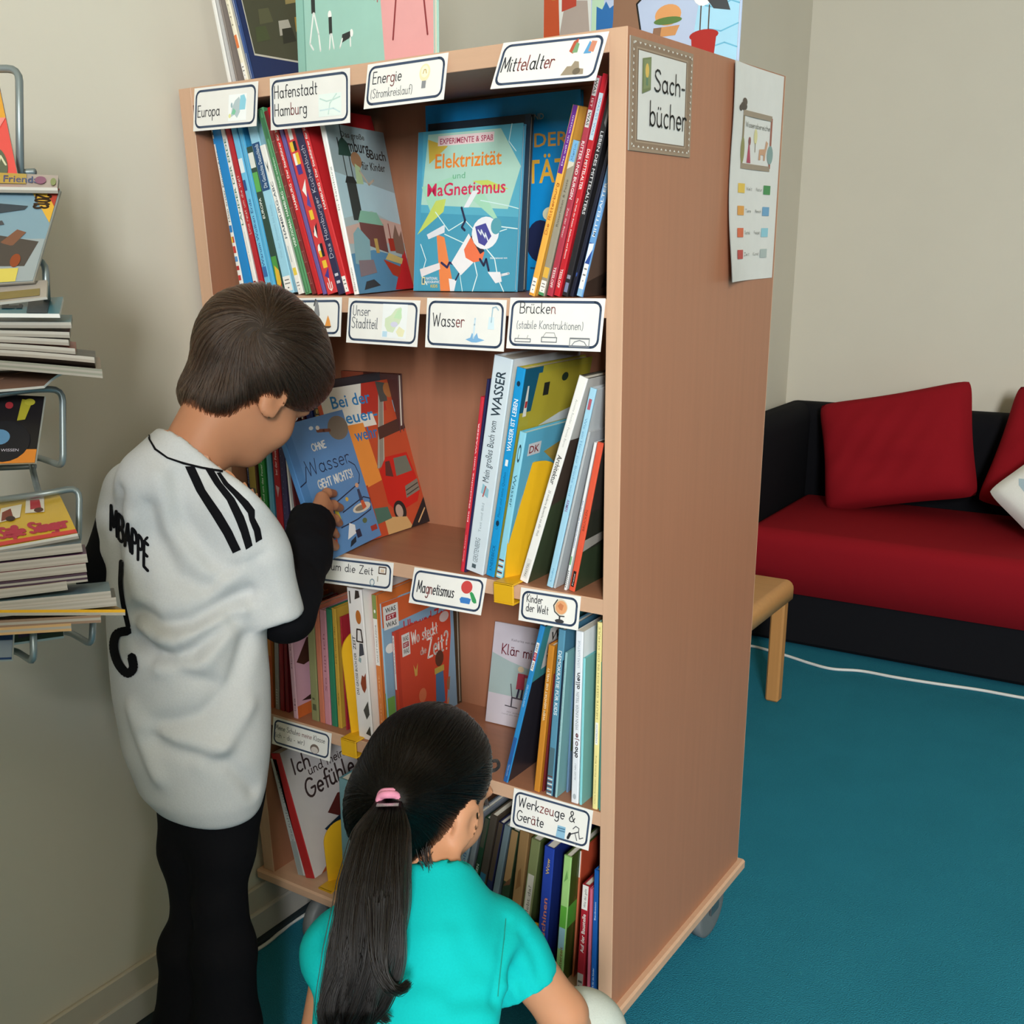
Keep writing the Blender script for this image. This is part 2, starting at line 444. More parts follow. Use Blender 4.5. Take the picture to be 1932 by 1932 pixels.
def face(loc, ex, ey): # matrix whose local x, y lie along ex, ey
    ex = Vector(ex).normalized(); ez = ex.cross(Vector(ey)).normalized(); ey = ez.cross(ex)
    return Matrix(((ex.x, ey.x, ez.x, loc[0]), (ex.y, ey.y, ez.y, loc[1]), (ex.z, ey.z, ez.z, loc[2]), (0, 0, 0, 1)))
tag(pillow('cushion', None, .57, .44, .19, red, face((-.315, 2.835, .672), (1, .06, .22), (-.2, .30, 1)), seed=1), 'large red cushion in the corner of the sofa', 'cushion', 'red sofa cushions')
tag(pillow('cushion', None, .54, .44, .19, red, face((.30, 2.825, .68), (1, -.05, -.16), (.12, .30, 1)), seed=3), 'red sofa cushion behind the leaf-print pillow', 'cushion', 'red sofa cushions')
def leaf(cx, cy, l, wd, a):
    ca, sa = math.cos(a), math.sin(a)
    return [(cx + x * l * ca - y * wd * sa, cy + x * l * sa + y * wd * ca) for x, y in ((-1, 0), (-.5, .8), (.2, 1), (.75, .6), (1, 0), (.75, -.6), (.2, -1), (-.5, -.8))]
lf = []
for i, c in enumerate(('a9bcc6', 'e0b45a', 'b33a48', 'c9d3d6', '8fa7b3', 'e3bf74', 'c9d3d6', 'a9bcc6', 'e0b45a', 'b33a48', 'c9d3d6', 'a9bcc6')):
    lf.append((leaf(-.66 + .44 * (i % 4) + .1 * (i // 4 % 2), -.55 + .5 * (i // 4), .17, .09, i * 1.3), mat(c, .9, 'cloth', .1)))
tag(pillow('cushion', None, .42, .42, .13, mat('e4e2dd', .9, 'cloth', .1), face((.355, 2.62, .60), (.72, -.05, -.66), (.62, .45, .68)), items=lf, seed=5), 'white throw pillow printed with grey, yellow and red leaves', 'cushion')

# ------------------------------------------------------------------ wooden stool behind the bookcase
bw = mat('c8935c', 0.45, 'woodx'); bz = mat('bf8850', 0.45, 'wood')
st = tag(empty('stool', (-.52, 1.62, 0)), 'low beech stool with rounded edges, half hidden behind the bookcase', 'stool')
b = MB(); M0 = Matrix.Translation((.52, -1.62, 0)); pad(b, -.76, 1.44, .355, -.335, 1.845, .415, .028, bw); b.build('seat', st, M0, True)
for x in (-.745, -.395):
    for y in (1.46, 1.79):
        b = MB(); b.box(x, y, 0, x + .045, y + .04, .37, bz, .006); b.build('leg', st, M0)

# ------------------------------------------------------------------ the bookcase
HT, D, TR, TL, WD = 1.690, .571, .026, .030, .85
Z2T, Z2B, Z3T, Z3B, Z4T, Z4B, ZB, ZBB, Z1B, YD = 1.3585, 1.3332, .9207, .8959, .5539, .5284, .1723, .1488, 1.6627, .252
fv, fh = mat('aa7458', 0.42, 'wood'), mat('aa7458', 0.42, 'woodx')
edv, edh = mat('cfa88c', 0.45, 'wood'), mat('cfa88c', 0.45, 'woodx')
bc = tag(empty('bookcase', (-.425, .285, 0)), 'tall beech bookcase on casters, full of children\'s books', 'bookcase')
Mb = Matrix.Translation((.425, -.285, 0))
def board(name, x0, y0, z0, x1, y1, z1, m, ed):
    b = MB(); b.box(x0, y0 + .002, z0, x1, y1 - .002, z1, m)
    b.box(x0, y0, z0, x1, y0 + .002, z1, ed, .0006); b.box(x0, y1 - .002, z0, x1, y1, z1, ed, .0006)
    return b.build(name, bc, Mb)
board('side_panel', -TR, 0, ZB, 0, D, HT, fv, edv)
board('side_panel', -WD, 0, ZB, -WD + TL, D, HT, fv, edv)
board('top_panel', -WD + TL, .0005, Z1B, -TR, D - .0005, HT, fh, edh)
for a, z in ((Z2B, Z2T), (Z3B, Z3T), (Z4B, Z4T)): board('shelf', -WD + TL, .0005, a, -TR, D - .0005, z, fh, edh)
b = MB(); b.box(-WD + TL, YD, ZB, -TR, YD + .018, Z1B, fv); b.build('divider_panel', bc, Mb)
b = MB(); b.box(-WD - .014, -.012, ZBB, .0136, D + .012, ZB, edh, .004); b.build('base_board', bc, Mb)
for x in (-WD + .13, -.045):
    for y in (.05, D - .05):
        c_ = empty('caster'); c_.parent = bc; c_.matrix_local = Mb
        b = MB(); b.box(x - .03, y - .03, ZBB - .006, x + .03, y + .03, ZBB, mat('8b8d90', .3, metal=.8), .002)
        for s in (-1, 1): b.box(x + s * .018 - .002, y - .02, .06, x + s * .018 + .002, y + .02, ZBB - .004, mat('8b8d90', .3, metal=.8))
        b.build('bracket', c_)
        b = MB(); n = 28; R_ = .0675; sec = []
        for xx, rr in ((-.014, .05), (-.014, .060), (-.011, R_), (.011, R_), (.014, .060), (.014, .05)):
            sec.append([(x + xx, y + rr * math.cos(2 * math.pi * k / n), R_ + rr * math.sin(2 * math.pi * k / n)) for k in range(n)])
        loft(b, sec, mat('6d7072', .5)); b.build('wheel', c_, None, True)

# ------------------------------------------------------------------ shelf signs
BORD, TXT, RED_ = '3c4c66', '33353c', '8a4a4a'
def card(name, TLp, TRp, BLp, items, label, y=-.0012, cat='sign', group=None, border=True, axis=1, bw_=None):
    a = pon(*TLp, axis, y); c = pon(*TRp, axis, y); U = (c - a); wd = U.length; U.normalize()
    bl = pplane(*BLp, a, np.array(U)); V = (a - bl); h = V.length; V.normalize(); N = U.cross(V)
    b = MB(); m = mat('ecebe8', .35, 'card')
    b.prism([(0, 0), (wd, 0), (wd, h), (0, h)], bl - N * .0008, U, V, N, .0008, m)
    it = ([('B', .0055, .010, bw_ or .0036, BORD)] if border else []) + items
    decor(b, bl, U, V, N, wd, h, it)
    o = b.build(name); return tag(o, label, cat, group)
G_ = 'printed topic signs on the shelf edges'
card('shelf_sign', (367, 167), (487, 153), (364.5, 248), [('H', 'Europa', .07, .32, .42, .58, TXT), ('P', [(.56, .16), (.84, .16), (.84, .76), (.56, .76)], 'f4f8fa'),
    ('P', [(.60, .25), (.62, .48), (.66, .62), (.72, .70), (.75, .58), (.74, .35), (.70, .22), (.66, .3)], 'b4c6cc'), ('P', [(.73, .40), (.74, .72), (.80, .74), (.83, .62), (.82, .40)], '8fd0e6'), ('P', [(.61, .32), (.64, .45), (.68, .38), (.66, .30)], '7fc8a4'), ('E', .585, .28, .02, .05, 'e3e3a4'), ('E', .61, .52, .014, .06, '9ab7c0')], 'white sign reading Europa with a small map, top left of the bookcase', group=G_)
card('shelf_sign', (509, 148), (660, 128), (511, 246), [('H', 'Hafenstadt', .06, .60, .60, .84, TXT), ('H', 'Hamburg', .06, .26, .47, .49, [(3, TXT), (5, RED_), (9, TXT)]), ('P', [(.62, .16), (.90, .16), (.90, .58), (.62, .58)], 'e6f2ef'),
    ('L', [(.64, .5), (.72, .44), (.80, .46), (.88, .5)], .002, 'c2ddd8'), ('L', [(.74, .2), (.76, .4), (.84, .56)], .002, 'c6e0da'), ('L', [(.64, .28), (.8, .3), (.88, .22)], .002, 'cbe2e6')], 'white sign reading Hafenstadt Hamburg with a pale map', group=G_)
card('shelf_sign', (694, 122), (846, 99), (686, 206), [('H', 'Energie', .09, .54, .45, .80, [(3, TXT), (5, RED_), (9, TXT)]), ('H', '(Stromkreislauf)', .08, .22, .60, .42, '55585e', 0, .07), ('E', .74, .64, .065, .19, 'efe2b8'), ('E', .74, .66, .045, .13, 'f7f0d4'), ('L', [(.72, .62), (.73, .7), (.75, .7), (.76, .62)], .0012, 'b89a4a'), ('R', .715, .30, .765, .46, '8a8d92')], 'white sign reading Energie with a light bulb picture', group=G_)
card('shelf_sign', (950, 81), (1149, 59), (925, 168), [('H', 'Mittelalter', .06, .35, .56, .66, [(3, TXT), (6, RED_), (8, TXT), (9, TXT), (12, RED_)]),
    ('P', [(.68, .66), (.70, .86), (.74, .92), (.75, .70), (.72, .6)], 'b9573f'), ('P', [(.71, .62), (.73, .84), (.76, .80), (.76, .62)], '7aa37a'), ('P', [(.82, .58), (.85, .84), (.87, .80), (.89, .58)], '5c9fd0'), ('P', [(.86, .62), (.87, .84), (.92, .82), (.91, .60)], 'd08a70'),
    ('P', [(.66, .16), (.70, .34), (.74, .34), (.76, .44), (.80, .42), (.82, .28), (.86, .26), (.87, .15)], '9c8f7c'), ('E', .80, .22, .035, .07, '6e6455')], 'white sign reading Mittelalter with a knight and a castle, tilted', group=G_)
card('shelf_sign', (525, 563), (645, 561), (523, 634), [('L', [(.58, .8), (.6, .95), (.64, .8), (.66, .55), (.62, .35), (.60, .12)], .003, '55565a'), ('P', [(.57, .35), (.60, .9), (.64, .9), (.67, .4), (.62, .3)], '8a8c90'), ('E', .80, .26, .055, .05, '5c4a3c'), ('P', [(.76, .27), (.78, .42), (.80, .55), (.83, .42), (.85, .27)], 'e69a4a')], 'white shelf sign with a figure and a camp fire, beside the boy\'s head', group=G_)
card('shelf_sign', (658, 562), (793, 567), (653, 646), [('H', 'Unser', .08, .62, .32, .84, '5a5f6a', 0, .08), ('H', 'Stadtteil', .07, .34, .44, .58, '5a5f6a', 0, .08), ('P', [(.50, .16), (.84, .16), (.84, .90), (.50, .90)], 'eef2f4'),
    ('P', [(.54, .42), (.54, .58), (.62, .66), (.68, .80), (.75, .84), (.77, .62), (.74, .48), (.70, .42), (.66, .28), (.58, .30)], 'd3e2c4'), ('P', [(.66, .60), (.70, .76), (.76, .82), (.76, .58)], 'c4e4bc'), ('E', .67, .46, .05, .06, 'd4d4ea'), ('P', [(.70, .30), (.74, .42), (.82, .34), (.80, .20), (.74, .20)], 'e9e6c0'), ('R', .515, .18, .58, .30, 'bcdcf0')], 'white sign reading Unser Stadtteil with a pastel district map', group=G_)
card('shelf_sign', (806, 562), (956, 566), (802, 655), [('H', 'Wasser', .09, .44, .49, .70, [(3, TXT), (4, TXT), (6, RED_)], 0, .085), ('P', [(.52, .20), (.58, .24), (.60, .34), (.63, .26), (.66, .34), (.68, .24), (.76, .20), (.66, .15), (.6, .15)], '7fb2dc'), ('L', [(.62, .24), (.625, .5), (.63, .62)], .003, 'cfe4f2'), ('P', [(.79, .42), (.80, .66), (.86, .66), (.87, .42)], 'd4e8f2'), ('L', [(.83, .56), (.84, .84), (.88, .86), (.91, .80)], .002, 'a8c4d4')], 'white sign reading Wasser with a splash and a glass', group=G_)
card('shelf_sign', (963, 561.5), (1142.5, 563), (955, 657), [('H', 'Brücken', .12, .70, .50, .92, [(4, TXT), (6, TXT), (8, RED_)], 0, .085), ('H', '(stabile Konstruktionen)', .10, .40, .80, .56, '6b6f78', 0, .075), ('L', [(.09, .14), (.26, .14), (.26, .20), (.09, .20), (.09, .14)], .0014, '777a80'), ('L', [(.12, .20), (.13, .27)], .001, '999'+'999'), ('L', [(.22, .20), (.23, .27)], .001, '999999'),
    ('L', [(.38, .15), (.54, .15), (.54, .24), (.38, .24), (.38, .15)], .0014, '777a80'), ('L', [(.39, .24), (.42, .33), (.51, .33), (.53, .24)], .001, '999999'), ('R', .68, .22, .88, .25, '777a80'), ('L', [(.68, .08), (.68, .24)], .0014, '888b92'), ('L', [(.88, .08), (.88, .24)], .0014, '888b92'), ('L', [(.70, .09), (.73, .17), (.78, .20), (.83, .17), (.86, .09)], .0014, '888b92'), ('L', [(.68, .08), (.88, .08)], .0014, '888b92')], 'white sign reading Brücken with three small bridge drawings', group=G_)
card('shelf_sign', (603, 1046), (742.5, 1062), (600, 1098), [('H', 'Rund um die Zeit', -.12, .50, .74, .78, TXT, 0, .11), ('L', [(.82, .58), (.82, .80), (.91, .80), (.91, .58), (.82, .58)], .0022, '5a4438'), ('R', .84, .62, .89, .74, 'd8c2ac'), ('E', .74, .24, .033, .13, '7f97a3'), ('E', .74, .24, .022, .09, 'e8e8e6'), ('L', [(.81, .30), (.81, .46)], .002, 'a8a090')], 'white sign reading Rund um die Zeit, partly covered by the held book', group=G_)
card('shelf_sign', (782, 1070), (918.5, 1091), (771, 1137), [('H', 'Magnetismus', .09, .34, .60, .66, [(2, TXT), (4, RED_), (8, TXT), (11, TXT)], 0, .1), ('E', .76, .68, .075, .175, 'cc4a48'), ('P', [(.69, .34), (.71, .24), (.83, .24), (.84, .38), (.80, .40), (.71, .40)], '3f7cc4'), ('P', [(.81, .54), (.83, .58), (.86, .54), (.91, .38), (.92, .30), (.89, .28), (.86, .32)], '3c9a5c')], 'white sign reading Magnetismus with coloured magnets', group=G_)
card('shelf_sign', (983, 1108), (1096, 1125.5), (978, 1170), [('H', 'Kinder', .12, .60, .38, .84, TXT, 0, .1), ('H', 'der Welt', .12, .32, .49, .56, TXT, 0, .1), ('E', .69, .60, .115, .24, 'd9cdb6'), ('E', .70, .59, .095, .20, 'e2a273'), ('P', [(.64, .62), (.68, .72), (.74, .66), (.72, .50), (.68, .52)], 'c97f55'), ('L', [(.63, .80), (.575, .62), (.60, .44), (.68, .33), (.76, .34)], .002, '4a4a4c'), ('R', .675, .22, .70, .34, '3a3a3e'), ('E', .69, .18, .075, .06, '3a3a3e')], 'white sign reading Kinder der Welt with a globe', group=G_)
card('shelf_sign', (516, 1352), (625.5, 1384), (513, 1403), [('H', 'Meine Schule, meine Klasse', .05, .58, .90, .76, [(12, TXT), (19, RED_), (30, TXT)], 0, .09), ('H', '(ich - du - wir)', .05, .30, .56, .48, TXT, 0, .09), ('E', .74, .28, .075, .17, '7a6a62'), ('E', .74, .24, .06, .12, 'cfc7c2')], 'small white sign reading Meine Schule, meine Klasse, near the boy\'s hip', group=G_)
card('shelf_sign', (970, 1486.5), (1119, 1529.5), (962, 1559), [('H', 'Werkzeuge &', .08, .58, .80, .84, [(4, TXT), (7, RED_), (15, TXT)], 0, .1), ('H', 'Geräte', .08, .22, .42, .48, [(3, TXT), (4, RED_), (9, TXT)], 0, .1), ('P', [(.59, .10), (.60, .40), (.70, .40), (.70, .10)], '8fbcd8'), ('L', [(.61, .34), (.69, .34)], .002, '4f7c9c'), ('L', [(.61, .28), (.69, .28)], .002, '4f7c9c'),
    ('L', [(.74, .24), (.86, .38)], .002, '4a4a50'), ('L', [(.79, .42), (.82, .5), (.86, .47), (.86, .38), (.88, .22), (.92, .27)], .0016, '5a5a60'), ('L', [(.82, .32), (.85, .16)], .0016, '5a5a60'), ('L', [(.74, .16), (.76, .28)], .005, '33343a'), ('L', [(.82, .10), (.85, .05)], .0014, '66666c')], 'white sign reading Werkzeuge & Geräte above the lowest shelf', group=G_)
# ------------------------------------------------------------------ papers on the side panel
def poster(name, quad, items, label, cat, border=None, curl=0.0):
    """paper stuck to the side panel (plane X=0); quad = photo corners TL, TR, BR, BL"""
    P = [pon(u, v, 0, .0015) for u, v in quad]
    ys = (P[0].y + P[3].y) / 2, (P[1].y + P[2].y) / 2; zs = (P[2].z + P[3].z) / 2, (P[0].z + P[1].z) / 2
    O = Vector((.0015, ys[0], zs[0])); wd, h = ys[1] - ys[0], zs[1] - zs[0]
    U, V, N = Vector((0, 1, 0)), Vector((0, 0, 1)), Vector((1, 0, 0))
    b = MB(); nx, ny = 16, 24; cm = mat('dcdbd8', .4, 'card')
    for off, fl in ((0, 1), (-.001, -1)):
        b.add([O + U * (wd * i / nx) + V * (h * j / ny) + N * off for j in range(ny + 1) for i in range(nx + 1)], [(j * (nx + 1) + i, j * (nx + 1) + i + 1, (j + 1) * (nx + 1) + i + 1, (j + 1) * (nx + 1) + i)[::fl] for j in range(ny) for i in range(nx)], cm)
    decor(b, O, U, V, N, wd, h, items, .0006)
    if curl:   # the loose edge stands away from the panel in shallow waves
        nv = []
        for x, y, z in b.v:
            a = 1 - (y - O.y) / wd; q = (z - O.z) / h
            nv.append((x + curl * max(0, a - .3) ** 2 * (1.2 + .5 * math.sin(6 * q + 2)) * (1 - q * .7), y, z))
        b.v = nv
    o = b.build(name); return tag(o, label, cat)
fr_ = [('R', 0, 0, 1, 1, '97826e'), ('R', .035, .03, .965, .97, '8a735f'), ('R', .09, .08, .91, .92, 'a08c78'), ('R', .105, .095, .895, .905, '6f5a4a'), ('R', .12, .105, .88, .895, 'd6d5d1')]
for i in range(13):
    x = .07 + .072 * i
    fr_ += [('P', [(x - .018, .965), (x + .018, .965), (x, .945)], 'd9d5ce'), ('P', [(x - .018, .035), (x + .018, .035), (x, .055)], 'd9d5ce')]
for i in range(16):
    y = .06 + .059 * i
    fr_ += [('P', [(.03, y - .015), (.03, y + .015), (.05, y)], 'd9d5ce'), ('P', [(.97, y - .015), (.97, y + .015), (.95, y)], 'd9d5ce')]
fr_ += [('P', [(.17, .52), (.17, .83), (.30, .86), (.30, .57)], '6f7a52'), ('P', [(.19, .56), (.19, .82), (.29, .84), (.29, .59)], '7f8a60'), ('E', .24, .73, .028, .065, 'd8b45c'), ('R', .225, .60, .255, .67, '5f7d62'),
        ('H', 'Sach-', .36, .57, .86, .76, '2d2d2b', 0, .10), ('H', 'bücher', .30, .25, .89, .47, '2d2d2b', 0, .09)]
poster('framed_sign', ((1189, 72), (1306, 96), (1303, 296), (1186, 285)), fr_, 'laminated sign reading Sachbücher in an ornate printed frame on the side panel', 'sign')
ws = [('R', .20, .775, .80, .80, '9a8a78'), ('R', .20, .535, .80, .56, '9a8a78'), ('R', .20, .55, .235, .79, '8a7a62'), ('R', .775, .55, .81, .79, '9a5a4a'), ('E', .20, .815, .07, .018, '4a4038'), ('E', .22, .835, .05, .018, '55483e'), ('E', .14, .805, .035, .014, '4a4038'),
      ('H', 'Wissensbereiche', .26, .728, .76, .752, '5a5a50', 0, .11), ('E', .22, .62, .04, .06, '8d8a55'), ('P', [(.32, .565), (.35, .68), (.40, .565)], 'b0405a'), ('E', .36, .665, .025, .02, '8a4a4a'), ('E', .48, .69, .035, .035, 'd8d09a'), ('L', [(.48, .62), (.48, .66)], .002, '6b5a3a'),
      ('P', [(.56, .585), (.57, .635), (.68, .64), (.70, .68), (.74, .67), (.70, .62), (.69, .585), (.66, .585), (.66, .61), (.60, .61), (.60, .585)], 'c79a7c'), ('E', .79, .615, .06, .045, '7f9a98')]
for i, (ca, cb, ta, tb) in enumerate((('e3bd4e', '3c8a4e', 'Welt', 'Natur'), ('dc9a44', '6a9ec4', 'Tiere', 'Mensch'), ('d9663f', '8cc4d4', 'Technik', 'Freizeit'), ('bf3f3c', 'a8b4b2', 'Zeit', 'Kunst'))):
    y = .445 - .105 * i
    ws += [('R', .17, y - .022, .31, y + .022, ca), ('R', .70, y - .022, .84, y + .022, cb), ('H', ta, .34, y - .008, .46, y + .008, '8a8a86', 0, .12), ('H', tb, .55, y - .008, .67, y + .008, '8a8a86', 0, .12)]
poster('info_poster', ((1379, 118), (1479, 140), (1457, 526), (1365, 530)), ws, 'white paper headed Wissensbereiche with eight colour squares, curling off the panel', 'poster', curl=.022)
# ------------------------------------------------------------------ books
WH, PAGE = 'f1efea', 'e6dfcf'
def book(M, T, H, Dp, cover, spine=None, items=(), front=(), label='', group=None, hard=True, pages=PAGE, name='book', lead=0.0025):
    """local frame: x through the thickness (x=T is the front cover), y away from the spine, z up"""
    b = MB(); cm = mat(cover, .32, 'cover', .5); sm = mat(spine or cover, .32, 'cover', .5)
    t = min(lead if hard else .0007, T * .3); c = min(.0015, T * .22)
    z0, z1 = 0, H
    for x0, x1, mm in ((0, t, cm), (T - t, T, cm)):
        b.box(x0, c, z0, x1, Dp, z1, mm, min(.0006, t * .3))
    pr = [(0, c * 1.2), (c * .35, c * .35), (c * 1.2, 0), (T - c * 1.2, 0), (T - c * .35, c * .35), (T, c * 1.2), (T, c * 2.4), (0, c * 2.4)]
    b.prism(pr, Vector((0, 0, z0)), Vector((1, 0, 0)), Vector((0, 1, 0)), Vector((0, 0, 1)), H, sm)
    b.f[-10:] = [f for f in b.f[-10:]]
    if items: decor(b, Vector((c, 0, 0)), Vector((1, 0, 0)), Vector((0, 0, 1)), Vector((0, -1, 0)), T - 2 * c, H, list(items))
    if front: decor(b, Vector((T, c, 0)), Vector((0, 1, 0)), Vector((0, 0, 1)), Vector((1, 0, 0)), Dp - c, H, list(front))
    o = b.build(name, None, M)
    p = MB(); ov = .003 if hard else .0004
    p.box(t, c * 2.4, ov, T - t, Dp - ov, H - ov, mat(pages, .8, 'paper', .1)); p.build('pages', o)
    return tag(o, label, 'book', group)
def row(Y, zs, zoom, specs, group, deep=.205, yaw=(0, 0)):
    """books standing on a shelf, spine towards the viewer; left/right photo edges at two heights give each its place and lean"""
    (ox, oy), sc = zoom; bk = []
    for s in specs:
        Lt, Rt, yt, Lb, Rb, yb = s['e']; Yb = Y + s.get('dy', 0)
        q = [pon(ox + x * sc, oy + y * sc, 1, Yb) for x, y in ((Lt, yt), (Rt, yt), (Lb, yb), (Rb, yb))]
        ln = []
        for a, c in ((q[0], q[2]), (q[1], q[3])):
            k = (a.x - c.x) / (a.z - c.z); ln.append((c.x + k * (zs - c.z), k))
        ztop = s.get('h') or ((q[0].z + q[1].z) / 2 - zs)
        bk.append([ln[0][0], ln[1][0], ln[0][0] + ln[0][1] * .2, ln[1][0] + ln[1][1] * .2, ztop, s, Yb])
    bk.sort(key=lambda k: k[0] + k[1])
    for i in range(len(bk) - 1):
        for j in (0, 2):
            if bk[i][j + 1] > bk[i + 1][j]:
                m = (bk[i][j + 1] + bk[i + 1][j]) / 2; bk[i][j + 1] = bk[i + 1][j] = m
    XL_, XR_ = -WD + TL + .0015, -TR - .0015
    for n_, (l0, r0, l2, r2, h, s, Yb) in enumerate(bk):
        if zs < HT - .1:
            if r0 > XR_: l0 -= r0 - XR_; r0 = XR_
            lim = r0 + (XR_ - r0) * .2 / h
            if r2 > lim: l2 -= r2 - lim; r2 = lim
            if l0 < XL_: r0 += XL_ - l0; l0 = XL_
            lim = l0 + (XL_ - l0) * .2 / h
            if l2 < lim: r2 += lim - l2; l2 = lim
        yw = math.radians(s.get('yaw', yaw[0] + (yaw[1] - yaw[0]) * n_ / max(1, len(bk) - 1)))
        a = math.atan2((l2 + r2 - l0 - r0) / 2, .2); T = max(.004, min(r0 - l0, r2 - l2) * math.cos(a) - .0006)
        mid = (l0 + r0) / 2; Hh = h / math.cos(a)
        x0 = mid - T * math.cos(a) / 2; dz = T * math.sin(a) if a > 0 else 0
        M = Matrix.Translation((x0, Yb, zs + .0004 + max(0, dz))) @ Matrix.Rotation(yw, 4, 'Z') @ Matrix.Rotation(a, 4, 'Y')
        book(M, T, Hh, s.get('d', deep), s['c'], s.get('s'), s.get('i', ()), s.get('f', ()), s['l'], group, s.get('hard', True), s.get('pg', PAGE))
def faceout(P0, P1, TLp, z, T, cover, front, label, W=None, H=None, spine=None, items=(), group=None, pages=PAGE, hard=True):
    a = pon(*P0, 2, z); c = pon(*P1, 2, z); U = c - a; wd = U.length; U.normalize()
    q = pplane(*TLp, a, np.array(U)); V = q - a; h = V.length; V.normalize(); N = U.cross(V)
    wd, h = W or wd, H or h
    lift = max(0, T * -N.z if N.z < 0 else T * 0)
    O = a - N * T + Vector((0, 0, max(0, N.z * T) + .0005))
    M = Matrix(((N.x, U.x, V.x, O.x), (N.y, U.y, V.y, O.y), (N.z, U.z, V.z, O.z), (0, 0, 0, 1)))
    return book(M, T, h, wd, cover, spine, items, front, label, group, hard, pages)
def lab(c='f2f0ec'): # library sticker near the foot of a spine
    return [('R', .0, .015, 1, .10, c), ('R', .2, .075, .8, .081, '666666'), ('R', .15, .055, .85, .061, '777777'), ('R', .4, .03, .6, .037, '666666')]
# ---- top compartment, left: books leaning to the left
ZA = ((360, 230), .22774)
S_ = []
def A(e, c, l, s=None, i=(), **k): S_.append(dict(e=e, c=c, l=l, s=s, i=list(i), **k))
A((130, 188, 90, 385, 420, 1290), '1f8fd0', 'white-spined picture atlas with small flags, leaning at the left panel', WH, [('T', 'Mein erster Europa-Atlas', .2, .42, .8, .82, '3a3a3a', 1, 'n'), ('R', 0, .36, 1, .40, '2b7fc4'), ('R', 0, .30, .5, .335, 'e9c63a'), ('R', .5, .30, 1, .335, 'c23a3a'), ('R', 0, .24, 1, .28, 'c8433c'), ('R', 0, .19, 1, .22, '5a9ad4'), ('R', 0, .14, 1, .165, 'b83434'), ('R', 0, .08, 1, .11, 'c9423f'), ('R', 0, 0, 1, .06, '2f80c8'), ('R', 0, .86, 1, .89, '2f8fd0'), ('R', .1, .91, .9, .925, '444444'), ('R', .1, .94, .9, .955, '444444')], h=.285)
A((190, 258, 110, 422, 503, 1300), '1787cf', 'plain bright blue book beside the white-spined atlas', h=.275)
A((262, 296, 110, 505, 543, 1300), WH, 'white spine with green capitals about the countries of the earth', WH, [('T', 'LÄNDER DER ERDE', .18, .42, .88, .93, '4c7f6c', 1), ('T', 'und Kontinente', .3, .2, .7, .38, 'b8c4c0', 1, 'n'), ('R', .1, .02, .9, .03, '8a2a2a'), ('R', .1, .045, .9, .055, '8a2a2a'), ('R', .1, .07, .9, .08, '8a2a2a')], h=.27)
A((298, 333, 70, 545, 603, 1310), 'b6242e', 'thin red book with white handwriting, left third of the top shelf', None, [('H', 'Lina reist um die Welt', .25, .34, .8, .66, WH, 1, .12)], h=.29)
A((335, 398, 70, 606, 652, 1310), '6fc0e6', 'light blue spine with a white patch and dark blue lower lettering', None, [('R', 0, .70, 1, .78, 'e4f0f4'), ('T', 'Warum Wolken Erde', .2, .16, .8, .55, '2d4f8f', 1, 'n'), ('R', 0, .60, .6, .66, '29518f'), ('R', 0, .1, 1, .16, '3a6fae')], h=.28)
A((400, 470, 80, 656, 696, 1320), '3f9fd2', 'glossy blue book with an orange foot beside the light blue spine', '54afdc', [('R', 0, 0, 1, .05, 'e0a84c'), ('R', .7, .05, .85, .95, '86c6e4')], h=.27)
A((440, 520, 200, 697, 763, 1330), '2c4a3c', 'dark photo spine reading Europa between two blue books', '2f4a40', [('R', 0, .86, 1, .96, 'e4e6e0'), ('R', 0, .70, 1, .83, '5fae58'), ('T', 'EUROPA', .15, .52, .6, .66, 'e9efe9', 1), ('R', 0, .1, 1, .26, '4f9a48'), ('P', [(0, .02), (1, .06), (1, .16), (.3, .2)], 'e3b83a'), ('P', [(.2, 0), (1, 0), (1, .08)], 'b8362c')], h=.235)
A((490, 565, 90, 768, 850, 1390), 'a5d6ea', 'pale blue book with a navy title band about German history', '9fd4ea', [('R', 0, .58, 1, .84, '274f7c'), ('T', 'Die Geschichte Deutschlands', .25, .595, .75, .83, 'dce8f0', 1, 'n'), ('T', 'Von der Steinzeit bis heute', .35, .2, .65, .5, '8fbcd0', 1, 'n')] + lab(), h=.285)
A((600, 645, 270, 870, 935, 1400), WH, 'white spine with grey capitals reading Hamburg-ABC', WH, [('T', 'HAMBURG-ABC', .22, .38, .78, .76, '5a646e', 1), ('P', [(.2, .9), (.5, .82), (.8, .9), (.5, .86)], '33433a'), ('R', .1, .13, .9, .18, 'ecd052'), ('R', .3, .22, .5, .33, 'b8c0c0')] + lab(), h=.235, hard=False)
A((618, 668, 90, 938, 1003, 1410), '5c9c6c', 'green-spined book with white capitals beside the Hamburg-ABC', None, [('T', 'VIERZIGMAL HAMBURG', .2, .26, .8, .56, 'e6efe4', 1), ('T', 'Stadt erleben', .3, .58, .7, .74, 'cfe2d0', 1, 'n'), ('B', .002, .002, .0008, '2c4c34'), ('R', .1, .84, .9, .95, '467a54')], h=.29)
A((668, 703, 90, 985, 1038, 1420), '7a2c2c', 'dark red spine with a brick pattern', None, [('L', [(0, .06 * k), (1, .06 * k)], .0007, 'a87a70') for k in range(1, 16)] + [('L', [(.5, .06 * k), (.5, .06 * k + .06)], .0007, 'a87a70') for k in range(1, 15, 2)], h=.285)
A((705, 748, 85, 1040, 1086, 1420), 'c8262c', 'red city guide with white title, first of two alike', None, [('T', 'HAMBURG - Der Stadtführer für Kinder', .2, .46, .8, .95, WH, 1)], h=.29)
A((752, 792, 80, 1088, 1120, 1420), '6a5a9c', 'thin violet book between two red spines', h=.285)
